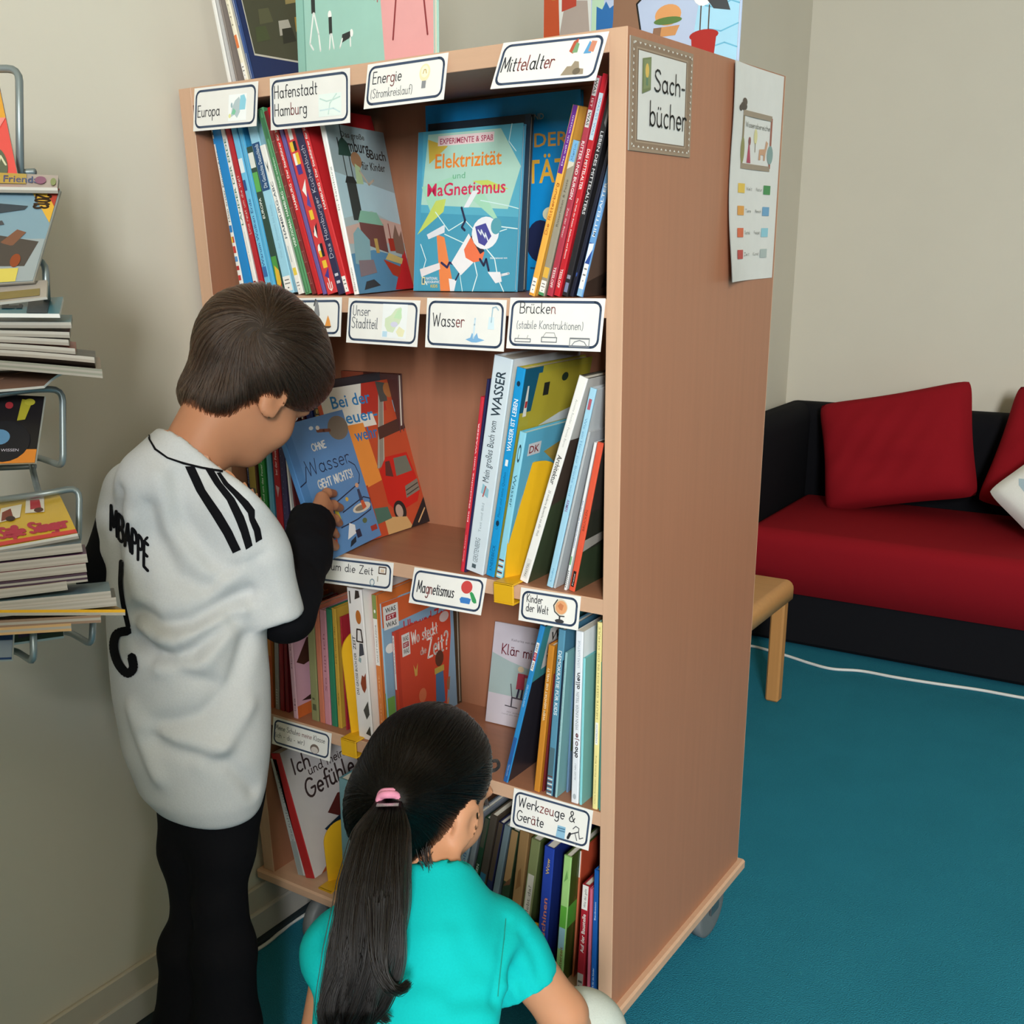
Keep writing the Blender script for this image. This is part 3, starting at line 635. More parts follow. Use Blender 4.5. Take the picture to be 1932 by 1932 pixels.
A((795, 882, 80, 1123, 1208, 1415), 'd23c40', 'red book with signal flags and white anchors on its spine', None, [('L', [(.3, .06), (.3, .03), (.5, .015), (.7, .03), (.7, .06)], .0016, WH), ('L', [(.5, .015), (.5, .10)], .0016, WH), ('L', [(.3, .93), (.5, .915), (.7, .93)], .0016, WH), ('L', [(.5, .915), (.5, .98)], .0016, WH), ('R', .3, .82, .7, .88, WH), ('R', .15, .76, .5, .81, 'ecc43c'), ('R', .5, .76, .8, .81, '20202a'), ('R', .2, .69, .45, .75, WH), ('R', .45, .69, .8, .75, 'ecc43c'), ('R', .25, .64, .75, .69, '4a3a8c'), ('P', [(.2, .56), (.8, .61), (.5, .52)], WH), ('P', [(.3, .48), (.7, .55), (.7, .46)], '5a4a9c'), ('R', .3, .40, .7, .45, 'ecc43c'), ('P', [(.2, .34), (.8, .38), (.5, .3)], '20202a'), ('P', [(.2, .32), (.5, .37), (.5, .3)], WH), ('E', .5, .235, .3, .035, WH), ('R', .5, .2, .8, .27, '20202a'), ('R', .25, .2, .5, .235, 'ecc43c'), ('R', .3, .14, .75, .18, 'ecc43c'), ('P', [(.2, .1), (.8, .14), (.6, .08)], '4a3a8c')], h=.29)
A((884, 944, 95, 1213, 1274, 1415), '2c2a4c', 'navy spine with pale old-style lettering between red city guides', None, [('H', 'Das Hamburger Küchenbuch', .2, .2, .8, .8, 'd9d7e4', 1, .11), ('R', .2, .06, .8, .075, 'c8c8d4'), ('R', .2, .10, .8, .115, 'c8c8d4')], h=.285)
A((947, 990, 80, 1276, 1318, 1420), 'cc2a30', 'red city guide next to the white-spined picture book', None, [('T', 'HAMBURG - Der Stadtführer für Kinder', .2, .46, .8, .95, WH, 1)] + lab(), h=.288)
row(.03, Z2T, ZA, S_, 'books on the top shelf', yaw=(3, 7.6)); S_.clear()
HB = [('R', 0, 0, 1, 1, 'b4c4c8'), ('P', [(0, .7), (1, .6), (1, 1), (0, 1)], '9fb0b4'), ('P', [(0, .45), (.5, .5), (1, .4), (1, .62), (0, .72)], 'b9d4de'), ('P', [(0, .3), (1, .3), (1, .42), (.6, .46), (0, .4)], 'd8b4a8'), ('P', [(0, 0), (1, 0), (1, .2), (.4, .26), (0, .24)], '5f93b8'), ('T', 'Das große', .22, .93, .62, .965, '4a463e'), ('T', 'Hamburg', .14, .85, .66, .925, '2c2a28'), ('T', 'Buch', .66, .82, .95, .88, '33302c', 0), ('T', 'für Kinder', .48, .75, .9, .80, '3a3632'),
      ('R', .16, .44, .32, .66, '3a3c3a'), ('P', [(.14, .66), (.34, .66), (.30, .70), (.18, .70)], '2c2e2c'), ('L', [(.19, .70), (.19, .84)], .003, '33352f'), ('L', [(.29, .70), (.29, .84)], .003, '33352f'), ('P', [(.12, .82), (.34, .82), (.30, .9), (.23, .93), (.16, .9)], '2f4a40'), ('L', [(.23, .92), (.23, 1)], .003, '2a2c2a'), ('E', .40, .80, .09, .05, 'a87c5a'), ('P', [(.33, .66), (.45, .66), (.44, .76), (.36, .78)], 'b8cc9c'), ('L', [(.42, .74), (.54, .66), (.64, .69)], .004, 'c9b4a0'),
      ('P', [(.24, .3), (.66, .24), (.66, .42), (.24, .44)], '7a4c48'), ('P', [(.22, .43), (.66, .41), (.58, .49), (.30, .50)], '8fbfa8'), ('R', .44, .24, .50, .33, 'c8a45c'), ('P', [(.80, .24), (.98, .22), (.98, .38), (.92, .34), (.88, .42), (.80, .34)], '8a6a5c'), ('P', [(.54, .2), (1.0, .12), (1.0, .04), (.66, .1)], 'c0422e'), ('P', [(.58, .2), (.98, .15), (.98, .19), (.66, .24)], 'dcc27a'), ('R', .70, .25, .80, .33, 'b83a2c'), ('L', [(.75, .33), (.75, .42)], .003, '8a2c24'), ('P', [(.04, .18), (.30, .16), (.36, .32), (.2, .4), (.1, .36)], '8fb4bc'), ('P', [(.08, .10), (.38, .12), (.36, .2), (.1, .2)], '8c7a80'), ('P', [(.1, .02), (.4, .04), (.3, .08), (.16, .07)], '3c3c40')]
faceout((677, 557), (786, 546), (611, 232), Z2T, .009, 'b4c4c8', HB, 'picture book with a dark tower and red boat, cover turned to the room', spine=WH, items=[('T', 'In Hamburg', .2, .5, .8, .75, '9aa0a0', 1, 'n'), ('T', 'Ellermann', .2, .02, .8, .16, '777c7c', 1, 'n')], W=.205, group='books on the top shelf')
# ---- top compartment, right
ZC = ((760, 150), .22258)
def upright(X0, X1, Y, z, H, lean, T, cover, front, label, group, spine=None, cat='book', yaw=0.0):
    """book standing cover to the viewer; lean = degrees the top falls back"""
    M = Matrix.Translation((X0, Y, z + .0005)) @ Matrix.Rotation(math.radians(yaw), 4, 'Z') @ Matrix.Rotation(math.radians(-lean), 4, 'X')
    M = M @ Matrix(((0, 1, 0, 0), (-1, 0, 0, 0), (0, 0, 1, 0), (0, 0, 0, 1))) @ Matrix.Translation((-T, 0, 0))
    M = Matrix.Translation((0, 0, T * abs(math.sin(math.radians(lean))))) @ M
    return book(M, T, H, X1 - X0, cover, spine, (), front, label, group)
AL = [('R', 0, 0, 1, 1, '1191d8'), ('T', 'PROFESSOR ALBERT UND', .30, .875, .78, .905, 'a8b8c0'), ('T', 'DIE WELT DER', .18, .74, .93, .81, 'e0a44c'), ('T', 'ELEKTRIZITÄT', .06, .56, .93, .68, 'f0b640'), ('E', .82, .40, .045, .035, 'f0f0d0'), ('E', .76, .26, .09, .11, '20284c'), ('R', .78, .22, .93, .27, '20284c'), ('L', [(.7, .12), (.9, .1), (.86, .05)], .003, '1c5c8c')]
upright(pon(800, 300, 1, .228).x, pon(1090, 300, 1, .228).x, .230, Z2T, .298, 1.2, .010, '1191d8', AL, 'large bright blue book standing at the back of the top shelf', 'books on the top shelf')
upright(pon(792, 540, 1, .178).x, pon(984, 540, 1, .178).x, .190, Z2T, .268, 6, .010, '23303c', [('R', .95, 0, 1, 1, '33475a')], 'dark navy book behind the robot book on the top shelf', 'books on the top shelf', yaw=-2)
NG = [('R', 0, 0, 1, 1, '5cb2cc'), ('R', 0, 0, .05, 1, '4fa2c4'), ('P', [(.05, .55), (.9, .5), (1, .75), (.8, .98), (.1, .98)], 'b4dccc'), ('P', [(.05, 0), (1, 0), (1, .45), (.05, .5)], '4a9fbe'), ('P', [(.05, .66), (.4, .72), (.15, .5)], 'a8dcc0'), ('P', [(.5, .6), (.85, .4), (.6, .68)], 'a8dcc0'), ('P', [(.02, .36), (.28, .5), (.3, .58), (.2, .57)], 'c9d868'), ('P', [(.1, .95), (.3, .9), (.12, .8)], 'd8b84a'), ('P', [(.55, .68), (.75, .62), (.9, .62), (.7, .68)], 'c9d868'),
      ('R', .2, .905, .74, .965, 'f0d8d8'), ('T', 'EXPERIMENTE & SPAß', .22, .915, .73, .95, 'b03a5c'), ('T', 'Elektrizität', .18, .77, .82, .86, 'f08a34'), ('T', 'und', .36, .70, .48, .74, '6ab48c', 0, 'n'), ('T', 'MaGnetismus', .11, .60, .87, .68, 'd8305c'),
      ('L', [(.2, .5), (.34, .38), (.5, .44), (.62, .36)], .0016, 'd8f4f4'), ('L', [(.3, .36), (.5, .30), (.9, .38)], .0016, 'd8f4f4'), ('L', [(.06, .3), (.12, .2), (.08, .1), (.14, .04)], .0016, 'e8fafa'), ('L', [(.60, .2), (.64, .1), (.6, 0)], .0018, 'e8fafa'), ('L', [(.72, .26), (.80, .2), (.84, .08), (.9, 0)], .0018, 'e8fafa'), ('L', [(.5, 0), (.44, .2)], .0014, 'd8f4f4'), ('L', [(.64, .56), (.9, .52), (1, .5)], .0014, 'd8f4f4'), ('L', [(.8, .4), (1, .38)], .0016, 'e8fafa'), ('L', [(.9, 1), (.88, .9), (.95, .84)], .0014, 'd8f4f4'),
      ('P', [(.22, .36), (.30, .34), (.42, 0), (.28, 0)], 'f08a50'), ('P', [(.12, .36), (.30, .42), (.30, .37), (.14, .33)], 'e4e6ee'), ('L', [(.28, .18), (.34, .15), (.36, .18), (.42, .17)], .004, '33305c'), ('P', [(.06, .14), (.26, .18), (.27, .14), (.08, .09)], 'ece6e8'), ('P', [(.38, .18), (.54, .36), (.66, .22), (.48, .1)], 'f0f0f4'), ('P', [(.50, .26), (.58, .36), (.70, .24), (.68, .19), (.60, .18), (.52, .21)], 'f07850'), ('P', [(.56, .34), (.60, .36), (.70, .25), (.66, .23)], '2a2c40'),
      ('E', .70, .36, .13, .10, 'eef0f6'), ('P', [(.60, .40), (.70, .42), (.76, .34), (.70, .28), (.64, .30)], '4a4c9c'), ('L', [(.63, .38), (.66, .35), (.66, .38), (.70, .33), (.70, .36), (.73, .31)], .002, 'e8f0ff'), ('E', .80, .40, .05, .05, '5aa4b4'), ('L', [(.46, .52), (.50, .44), (.47, .40), (.50, .38)], .004, '2c3050'), ('P', [(.48, .52), (.53, .52), (.62, .62), (.56, .62)], 'eceef4'), ('L', [(.66, .2), (.70, .16), (.72, .2), (.75, .13)], .004, '2c3050'), ('P', [(.74, .12), (.86, .12), (.88, .06), (.82, .05)], 'eceef4'), ('L', [(.87, .1), (.94, .11)], .004, 'e0e4ec'), ('P', [(.36, .08), (.44, .07), (.42, 0), (.38, 0)], 'eceef4'), ('L', [(.46, .11), (.43, .07)], .003, '2c3050'),
      ('B', .002, .001, .0001, '4fa2c4'), ('R', .085, .04, .12, .09, 'e8d9a4'), ('R', .093, .048, .112, .082, '33708c'), ('T', 'NATIONAL', .13, .072, .25, .09, 'f0f0f0'), ('T', 'GEOGRAPHIC', .13, .05, .27, .066, 'f0f0f0'), ('T', 'KIDS', .18, .022, .25, .042, 'e8c83a'), ('T', 'Illustrationen von', .76, .20, .92, .212, 'f0f6f8')]
upright(pon(779, 546, 1, .160).x, pon(970.5, 546, 1, .160).x, .160, Z2T, .254, 7.5, .010, '4fa2c4', NG, 'children\'s book with a white robot and lightning, standing face out', 'books on the top shelf', spine='dfeef2', yaw=0)
A((1438, 1496, 230, 1060, 1132, 1820), 'e9b04e', 'yellow spine with a purple top and red handwriting', 'edb04c', [('R', 0, .66, 1, 1, '6a2c8c'), ('T', 'Das will ich wissen', .3, .70, .7, .95, 'e4d4ec', 1, 'n'), ('H', 'Die Ritterburg', .2, .34, .8, .61, 'c8602c', 1, .15)] + lab() + [('R', 0, 0, 1, .015, 'e0a040')], d=.2)
A((1435, 1505, 530, 1138, 1210, 1825), '8f8878', 'parchment-patterned spine with a pale blue top', '9a9484', [('R', 0, .86, 1, 1, '79b4e0'), ('H', 'Merlin', .3, .88, .7, .98, '3a5c8c', 1, .12), ('P', [(0, .82), (1, .85), (1, .87), (0, .87)], 'd8d4c4'), ('T', 'Ritterleben & Feste', .3, .46, .7, .76, '5a5648', 1, 'n'), ('R', 0, .12, 1, .19, 'e0b44c')] + lab() + [('R', 0, 0, 1, .02, '4c9464')], d=.17, dy=.004)
def ww(y, s='d8d4d2'): return [('R', .05, y, .95, y + .075, s), ('T', 'WAS', .2, y + .008, .8, y + .067, '33302e', -1), ('R', .05, y + .075, .95, y + .135, 'a8283a'), ('T', 'IST', .25, y + .085, .75, y + .125, 'e8c8c8', -1), ('R', .05, y + .135, .95, y + .21, s), ('T', 'WAS', .2, y + .143, .8, y + .202, '33302e', -1)]
A((1590, 1648, 140, 1213, 1270, 1840), 'b03a4c', 'dusky red spine about knights and castles with a white block near the top', None, ww(.78) + [('T', 'RITTER UND BURGEN', .2, .46, .85, .72, 'f0e4e4', -1), ('T', 'Zeit der Ritter', .3, .28, .7, .42, 'e4ccd0', -1, 'n'), ('T', 'TESSLOFF', .2, .04, .8, .14, 'f0e4e4', -1)], h=.284)
A((1662, 1720, 95, 1272, 1332, 1840), 'c42430', 'bright red spine about the Middle Ages with a pale blue strip', None, [('R', .05, .72, .95, .92, 'c9dce8'), ('T', 'WAS IST WAS', .3, .74, .75, .9, '7aa8c8', -1), ('T', 'DAS MITTELALTER', .2, .5, .85, .68, 'f4e8e8', -1), ('T', 'Die Welt der Kaiser, Edelleute und Bauern', .35, .18, .7, .46, 'f0d8d8', -1), ('T', 'TESSLOFF', .2, .04, .8, .13, 'f4e8e8', -1)], h=.285)
A((1690, 1748, 330, 1342, 1402, 1840), '2c2a2c', 'black book about medieval life with white and grey lettering', '26252a', [('T', 'LEBEN DES MITTELALTERS', .2, .42, .85, .82, 'd8d8dc', -1), ('P', [(.5, .86), (1, .84), (1, .98), (.5, .98)], '8a8a8c'), ('R', .1, .02, .9, .07, '7a84a8'), ('R', .1, .09, .9, .11, '8a90a4')], h=.262)
A((1752, 1790, 500, 1404, 1452, 1840), '1c2034', 'thin midnight blue book beside the black one', None, [('E', .5, .12, .3, .012, '33509c')], h=.25, d=.19)
A((1702, 1765, 850, 1466, 1532, 1830), '4a3c34', 'blue spine reading Mittelalter with a dark cover, rightmost on the top shelf', '6aa0d8', [('T', 'MITTELALTER', .2, .40, .8, .75, 'e4ecf4', 1), ('R', 0, .22, 1, .36, '2c50a0'), ('P', [(0, .22), (1, .32), (1, .36), (0, .35)], 'e8eef4')] + [('R', 0, .05, 1, .22, 'f0eff0'), ('R', .2, .18, .8, .19, '777777'), ('R', .2, .14, .8, .15, '777777'), ('R', .4, .1, .6, .11, '777777'), ('R', 0, 0, 1, .05, '8fbfe4')], h=.20, d=.16, dy=-.006, f=[('P', [(0, .1), (.5, .2), (.7, .6), (.3, .9), (0, .8)], '6a564a'), ('L', [(.1, .5), (.5, .62), (.9, .6)], .002, '8a8078'), ('P', [(.3, .05), (.7, .1), (.6, .3), (.35, .25)], '2c2420')])
row(.045, Z2T, ZC, S_, 'books on the top shelf'); S_.clear()
# ---- second compartment, left: behind the boy
ZD = ((440, 880), .10352)
A((190, 258, 0, 212, 302, 600), '26325c', 'navy spine about climate and weather, nearest the boy\'s shoulder', None, [('T', 'Klima & Wetter', .25, .5, .8, .95, 'c8cce0', 1, 'n')], h=.188)
A((262, 386, 0, 306, 432, 600), 'b09a4c', 'mustard spine with a grey lower half, beside the navy spine', None, [('R', 0, 0, 1, .45, '6c6a64'), ('T', 'Alles', .2, .76, .8, .95, '5c4c1c', 1)], h=.19)
A((388, 416, 0, 434, 486, 600), '5a3424', 'thin brown book squeezed between mustard and green spines', None, h=.18)
A((420, 592, 0, 490, 632, 700), '2f8a3c', 'broad green spine with white lettering on the second shelf', None, [('T', 'rund um das Feuer und Flamme', .35, .3, .7, .95, 'dcf0dc', 1)], h=.195)
A((594, 694, 0, 650, 742, 700), '4f9ab4', 'teal blue spine right of the broad green one', '5fa4bc', [('R', .2, 0, .5, 1, '78b8cc')], h=.19)
A((716, 830, 0, 766, 882, 700), 'a8242a', 'dark red spine with a pale arrow mark on the second shelf', None, [('T', 'bei der Feuerwehr', .3, .6, .7, .95, 'ecd0d0', 1), ('P', [(.2, .5), (.9, .48), (.5, .38)], 'c8a0a0')], h=.195)
A((834, 946, 0, 890, 992, 700), '3c3654', 'dusky violet spine with tiny dots', None, [('E', .3 + .4 * ((k * 7) % 3) / 3, .06 * k + .05, .05, .006, '8a84a4') for k in range(14)], h=.20)
A((950, 1010, 0, 1000, 1086, 650), 'd8d4cc', 'off-white spine beside the blue held book', None, h=.215)
A((1020, 1056, 0, 1092, 1140, 700), '5a2428', 'dark maroon book behind the held blue book', None, h=.235)
row(.03, Z3T, ZD, S_, 'books on the second shelf', .18, yaw=(2, 6)); S_.clear()
ZE = ((440, 550), .28464)
A((430, 455, 760, 560, 583, 1400), '5c2430', 'dark red spine with tall pale letters behind the held book', None, [('T', 'UniMini', .15, .72, .85, .95, 'e4dcc8', 1)], h=.265)
A((462, 505, 720, 584, 630, 1400), '24306c', 'deep blue spine just left of the fire engine book', None, [('R', .7, .0, 1, 1, '1c2650')], h=.275)
A((508, 560, 690, 631, 676, 1400), '2c2a30', 'black spine with fat yellow letters next to the fire engine book', None, [('T', 'Wissen', .15, .68, .85, .97, 'd8b86a', 1)], h=.285)
row(.06, Z3T, ZE, S_, 'books on the second shelf', .18); S_.clear()
FW = [('R', 0, 0, 1, 1, 'b84a2c'), ('P', [(0, .72), (.62, .72), (.55, 1), (0, 1)], 'dcd8cc'), ('P', [(.45, .8), (.8, .8), (.8, 1), (.55, 1)], 'b03428'), ('P', [(0, .3), (.5, .36), (.45, .75), (0, .75)], 'e08a3c'), ('T', 'Bei der', .12, .87, .62, .95, '2f7cb4'), ('T', 'Feuer-', .16, .76, .66, .84, '2f7cb4'), ('T', 'wehr', .3, .64, .6, .72, '2f6ca8'), ('P', [(.48, .44), (.58, .44), (.82, .94), (.76, .94)], '8a8478'), ('L', [(.50, .44), (.77, .96)], .002, 'b8b0a0'), ('L', [(.57, .44), (.83, .96)], .002, 'b8b0a0'),
      ('P', [(.74, .86), (.84, .86), (.86, .98), (.74, 1)], '4c4a44'), ('E', .88, .93, .06, .05, 'a86a3c'), ('R', .9, .78, .98, .86, '8fb4c4'), ('P', [(.6, .62), (1, .66), (1, .74), (.62, .7)], '4a2c24'), ('P', [(.5, .2), (.5, .42), (.62, .5), (.92, .5), (.96, .36), (.98, .24), (.9, .16), (.6, .12)], 'c0241c'), ('P', [(.56, .38), (.60, .47), (.66, .47), (.66, .36)], '5a2c28'), ('P', [(.7, .36), (.72, .48), (.9, .48), (.93, .37)], '6a6e62'), ('E', .63, .13, .085, .07, '22201e'), ('E', .62, .13, .05, .045, 'b49a8a'), ('P', [(.76, .2), (.97, .23), (.97, .31), (.78, .28)], '7c7468'), ('L', [(.78, .22), (.96, .25)], .002, '3a3630'), ('L', [(.78, .25), (.96, .28)], .002, '3a3630'),
      ('P', [(.4, .0), (.75, .0), (.7, .08), (.4, .12)], 'c8a06a'), ('P', [(.72, 0), (1, 0), (1, .18)], '1f1a1e'), ('L', [(.84, .02), (.97, .10)], .003, 'd8b07c'), ('P', [(.2, .08), (.5, .1), (.48, .18), (.2, .2)], '4a6a5c'), ('P', [(0, .1), (.3, .12), (.3, .35), (0, .35)], 'a8442c')]
faceout((676, 1031), (797, 991), (596, 734), Z3T, .010, 'b84a2c', FW, 'picture book with a red fire engine, leaning at the end of its row', W=.205, H=.282, group='books on the second shelf')
upright(-.745, -.60, .232, Z3T, .285, 1, .012, '4a2420', [('P', [(0, .6), (.3, .5), (.4, 1), (0, 1)], '8c4430')], 'dark brown book standing at the back behind the fire engine book', 'books on the second shelf')
OW = [('R', 0, 0, 1, 1, '5f8fc4'), ('R', 0, 0, .1, 1, '4f82b8'), ('E', .84, .88, .17, .09, '7c7468'), ('L', [(.5, .9), (.6, .89), (.7, .88)], .006, '7a4c3c'), ('E', .52, .92, .03, .016, 'e8e4dc'), ('E', .42, .93, .035, .014, 'dce4ec'), ('H', 'OHNE', .34, .77, .56, .82, 'f2f2ee', 0, .2), ('H', 'Wasser', .16, .61, .86, .72, '1c2c4c', 0, .075), ('L', [(0, .56), (.1, .58), (.16, .68)], .0022, '1c2c4c'), ('L', [(.84, .62), (.92, .58), (.95, .5), (.9, .44), (.4, .36), (.3, .34)], .0022, '1c2c4c'), ('L', [(.5, .28), (.9, .33), (1, .3), (.96, .22), (.7, .19), (.4, .18)], .0022, '1c2c4c'), ('H', 'GEHT NICHTS!', .26, .50, .84, .56, 'f2f2ee', 0, .2),
      ('E', .82, .26, .16, .035, 'dcd4c4'), ('E', .8, .26, .1, .02, '8a8070'), ('P', [(.82, .3), (.88, .3), (.87, .4), (.83, .4)], '33405c'), ('P', [(.83, .24), (.9, .25), (.88, .31), (.83, .31)], 'd0603c'), ('E', .85, .43, .03, .018, 'd8a888'), ('P', [(.36, .24), (.44, .24), (.43, .32), (.38, .32)], 'd0c84a'), ('E', .40, .36, .03, .016, 'e0b090'), ('P', [(.44, .08), (.6, .1), (.62, .16), (.54, .19)], 'e8ecf0'), ('P', [(.6, .06), (.68, .06), (.68, .12), (.6, .12)], '2c3048'), ('P', [(.44, .02), (.56, .04), (.58, .08), (.48, .06)], '22303c'), ('E', .8, .16, .04, .02, '5c6c4a'), ('E', .62, .36, .025, .016, 'd8b04a'), ('R', .86, .06, .97, .10, 'a83c34'), ('P', [(.16, .06), (.26, .05), (.28, .12), (.2, .12)], 'c85a3c'), ('E', .22, .14, .025, .014, '33303c')]
faceout((613, 1066), (722, 1012), (532, 818), Z3T + .004, .011, '5f8fc4', OW, 'blue children\'s book about water that the boy is pulling out of the shelf', W=.195, H=.238, spine='4878ac')
# ---- second compartment, right
ZF_ = ((780, 550), .30534)
A((414, 440, 655, 285, 314, 1730), 'cc3040', 'thin red spine with white lettering about water, leftmost of its group', None, [('T', 'Die Geschichte vom WASSER', .25, .3, .8, .86, 'f4e4e4', 1), ('T', 'Anna Rosen', .3, .06, .7, .22, 'f0d0d0', 1, 'n')])
A((443, 475, 545, 315, 330, 1730), '2a2850', 'thin navy book pressed against the big pale water book', None, d=.2)
A((490, 625, 420, 316, 434, 1740), 'dfe4ea', 'thick pale grey book reading Mein großes Buch vom Wasser', 'd3dfe8', [('T', 'Mein großes Buch vom', .22, .44, .62, .72, '33424c', 1, 'n'), ('T', 'WASSER', .2, .74, .75, .94, '2c3c48', 1), ('P', [(.25, .385), (.7, .37), (.7, .41), (.3, .43)], '8fbccc'), ('L', [(.4, .37), (.5, .42)], .002, 'c05048'), ('T', 'GERSTENBERG', .3, .05, .6, .17, '6a7880', 1, 'n'), ('T', 'Text und Bild', .4, .2, .55, .34, '98a6ae', 1, 'n'), ('R', .3, .02, .55, .04, '4c5c64')])
A((640, 690, 480, 440, 503, 1765), 'b4a83c', 'bright blue spine with white capitals and a yellow-green cover', '1d95d4', [('T', 'WASSER IST LEBEN', .2, .62, .8, .86, 'f2f6f8', 1), ('T', 'Unser Planet und seine Quellen', .3, .24, .65, .52, '12608c', 1, 'n'), ('E', .5, .93, .25, .012, '12344c'), ('E', .5, .27, .25, .014, '12344c'), ('R', .3, .55, .7, .58, 'e8eef0'), ('T', 'KNESEBECK', .25, .03, .7, .16, '105a88', 1, 'n')], f=[('R', 0, .8, .25, 1, '1c5a74'), ('P', [(.14, .72), (.9, .72), (1, .8), (.95, .97), (.2, .97)], 'b8a838'), ('P', [(.05, .78), (.1, .78), (.085, .92), (.065, .92)], 'e8e4dc'), ('R', .062, .82, .092, .85, 'b83434'), ('R', .3, .86, .38, .92, '2a2a24'), ('E', .6, .93, .05, .02, '2c3c2c'), ('P', [(.3, .72), (1, .72), (1, .79), (.6, .76)], 'd8dcdc')])
A((682, 745, 650, 505, 548, 1780), '5fb8d8', 'light blue book with a tree cover beside the yellow bookend', '8fd0e6', [('T', 'Wasser', .2, .5, .8, .72, '2c5c70', -1, 'n'), ('E', .5, .86, .3, .06, '2c4c58'), ('E', .5, .86, .2, .04, '8fd0e6')] + [('R', 0, .012 + .022 * k, 1, .024 + .022 * k, '6a3a30' if k % 2 else 'ece4dc') for k in range(6)], f=[('R', 0, 0, 1, 1, '62b4d4'), ('R', .06, .84, .24, .92, 'd8d8dc'), ('T', 'DK', .08, .855, .22, .905, '8a2c34'), ('P', [(.3, .84), (.9, .95), (1, .92), (1, .78), (.5, .74)], 'b49a4c'), ('E', .55, .48, .5, .26, '9cc0cc'), ('P', [(.15, .46), (.5, .66), (.9, .62), (.8, .5), (.5, .46), (.4, .3), (.3, .28)], '3c5c3c'), ('E', .2, .34, .16, .12, '4c4c4c'), ('P', [(.3, .24), (.44, .28), (.62, .58), (.54, .58)], '5c4a3a')], h=.24)
A((1020, 1080, 540, 648, 708, 1806), '3a352c', 'white spine reading Architektur with a dark photographic cover', 'efedea', [('T', 'Architektur', .2, .5, .85, .64, '33332f', -1), ('T', '25 moderne Bauwerke aus aller Welt', .35, .24, .7, .47, '6a6a66', -1, 'n'), ('T', 'Annette Roeder - Pamela Baron', .4, .68, .7, .9, 'b4b4b0', -1, 'n'), ('R', .15, .02, .85, .12, 'dcdad6'), ('T', 'PRESTEL', .35, .03, .65, .10, '55534f', 1, 'n')], f=[('R', 0, .72, 1, 1, 'c4c2be'), ('P', [(0, .0), (1, .0), (1, .35), (.6, .46), (0, .4)], '3f4a34'), ('P', [(0, .4), (.6, .46), (1, .35), (1, .7), (0, .72)], '4a3c34')])
A((1090, 1132, 605, 820, 866, 1815), 'c9d0d4', 'sky blue spine right of the architecture book', 'a4d2ea', [('R', .2, .9, .8, .95, 'b05a68'), ('T', 'Wie ein Haus zur Brücke wird', .25, .48, .75, .86, '6ca0c4', -1, 'n'), ('T', 'ARMIN', .2, .40, .8, .46, '8a6a9c', -1), ('T', 'Lodu', .3, .03, .7, .1, '5f9cc0', 1, 'n')], pg='c8ccd0')
A((1136, 1152, 610, 867, 884, 1812), 'b8bcc0', 'slim grey book behind the sky blue spine', None, h=.25, d=.19)
A((1163, 1180, 705, 930, 954, 1820), 'e6e8ea', 'white spiral-bound book with blue lettering', None, [('T', 'BAUEN UND KONSTRUIEREN', .2, .3, .8, .62, '4a6aa4', -1), ('R', 0, .18, 1, .24, '7ab47c')] + [('R', .1, .02 + .014 * k, .9, .026 + .014 * k, '2c2c2c') for k in range(9)], h=.235)
A((1180, 1222, 705, 957, 1000, 1843), '33352c', 'orange-red spine about bridges, nearest the right panel', 'e05a40', [('T', 'BRÜCKEN', .25, .42, .75, .56, '8a3428', 1, 'n'), ('R', .15, .03, .85, .14, '2c201e'), ('T', 'Prestel', .35, .04, .65, .12, 'e4d8d4', 1, 'n')], h=.235, f=[('R', 0, .55, 1, 1, '3a3430'), ('P', [(0, .28), (.6, .34), (1, .3), (1, .4), (0, .36)], 'a8a49c'), ('R', 0, 0, 1, .28, '33402c'), ('L', [(.3, .4), (.6, .9)], .003, '8a8a84')])
row(.012, Z3T, ZF_, S_, 'books on the second shelf'); S_.clear()
# ---- third compartment, left
ZG = ((490, 1050), .21222)
A((50, 100, 790, 75, 128, 1390), 'c87a34', 'orange and red spine at the boy\'s side', 'b8562c', [('R', 0, .55, 1, 1, 'c8843c')], h=.21)
A((125, 163, 790, 135, 178, 1390), '9a9490', 'grey spine beside the orange one on the third shelf', None, [('R', .2, .06 + .03 * k, .8, .07 + .03 * k, 'c8c4c0') for k in range(6)], h=.205)
A((165, 205, 800, 180, 222, 1400), '8a1f28', 'deep red spine, left of another deep red one', None, [('R', .2, .5, .8, .9, '9c3038')], h=.205)
A((207, 242, 800, 224, 268, 1400), '7a1c26', 'narrow wine red spine, right of the other red one', h=.20)
A((250, 290, 790, 300, 342, 1450), 'd8a4b4', 'pink book with brown dancing figures on its cover', 'd4a8b4', [('T', 'Mein Körper', .3, .5, .7, .9, '7a4a58', 1, 'n'), ('H', 'lisa', .2, .08, .8, .2, '3a2a30', 1, .14)], h=.215, d=.13, dy=-.012, f=[('R', 0, 0, 1, .12, 'd06a34'), ('P', [(.05, .55), (.3, .75), (.6, .7), (.55, .45), (.65, .3), (.5, .35), (.4, .52), (.2, .5)], '4a2a20'), ('P', [(.1, .16), (.45, .2), (.7, .34), (.9, .12), (.6, .06), (.4, .12)], '3c2420'), ('E', .8, .8, .2, .1, '3a2420'), ('P', [(.3, 0), (.5, 0), (.45, .12), (.35, .12)], '3c2420')])
A((415, 480, 520, 456, 528, 1420), '8a8a60', 'olive spine on the third shelf, left of the salmon one', None, [('R', .2, .1, .8, .16, '55563c'), ('R', .2, .2, .6, .22, '55563c')])
A((470, 525, 440, 532, 576, 1430), 'c8765c', 'salmon-coloured spine between olive and pink', h=.245)
A((528, 583, 480, 578, 632, 1440), 'c88a98', 'dusty pink spine on the third shelf', None, [('T', 'So bin ich', .3, .3, .7, .8, '8c5060', 1, 'n')])
A((586, 633, 470, 634, 686, 1440), '2f7a5c', 'dark green spine between pink and gold')
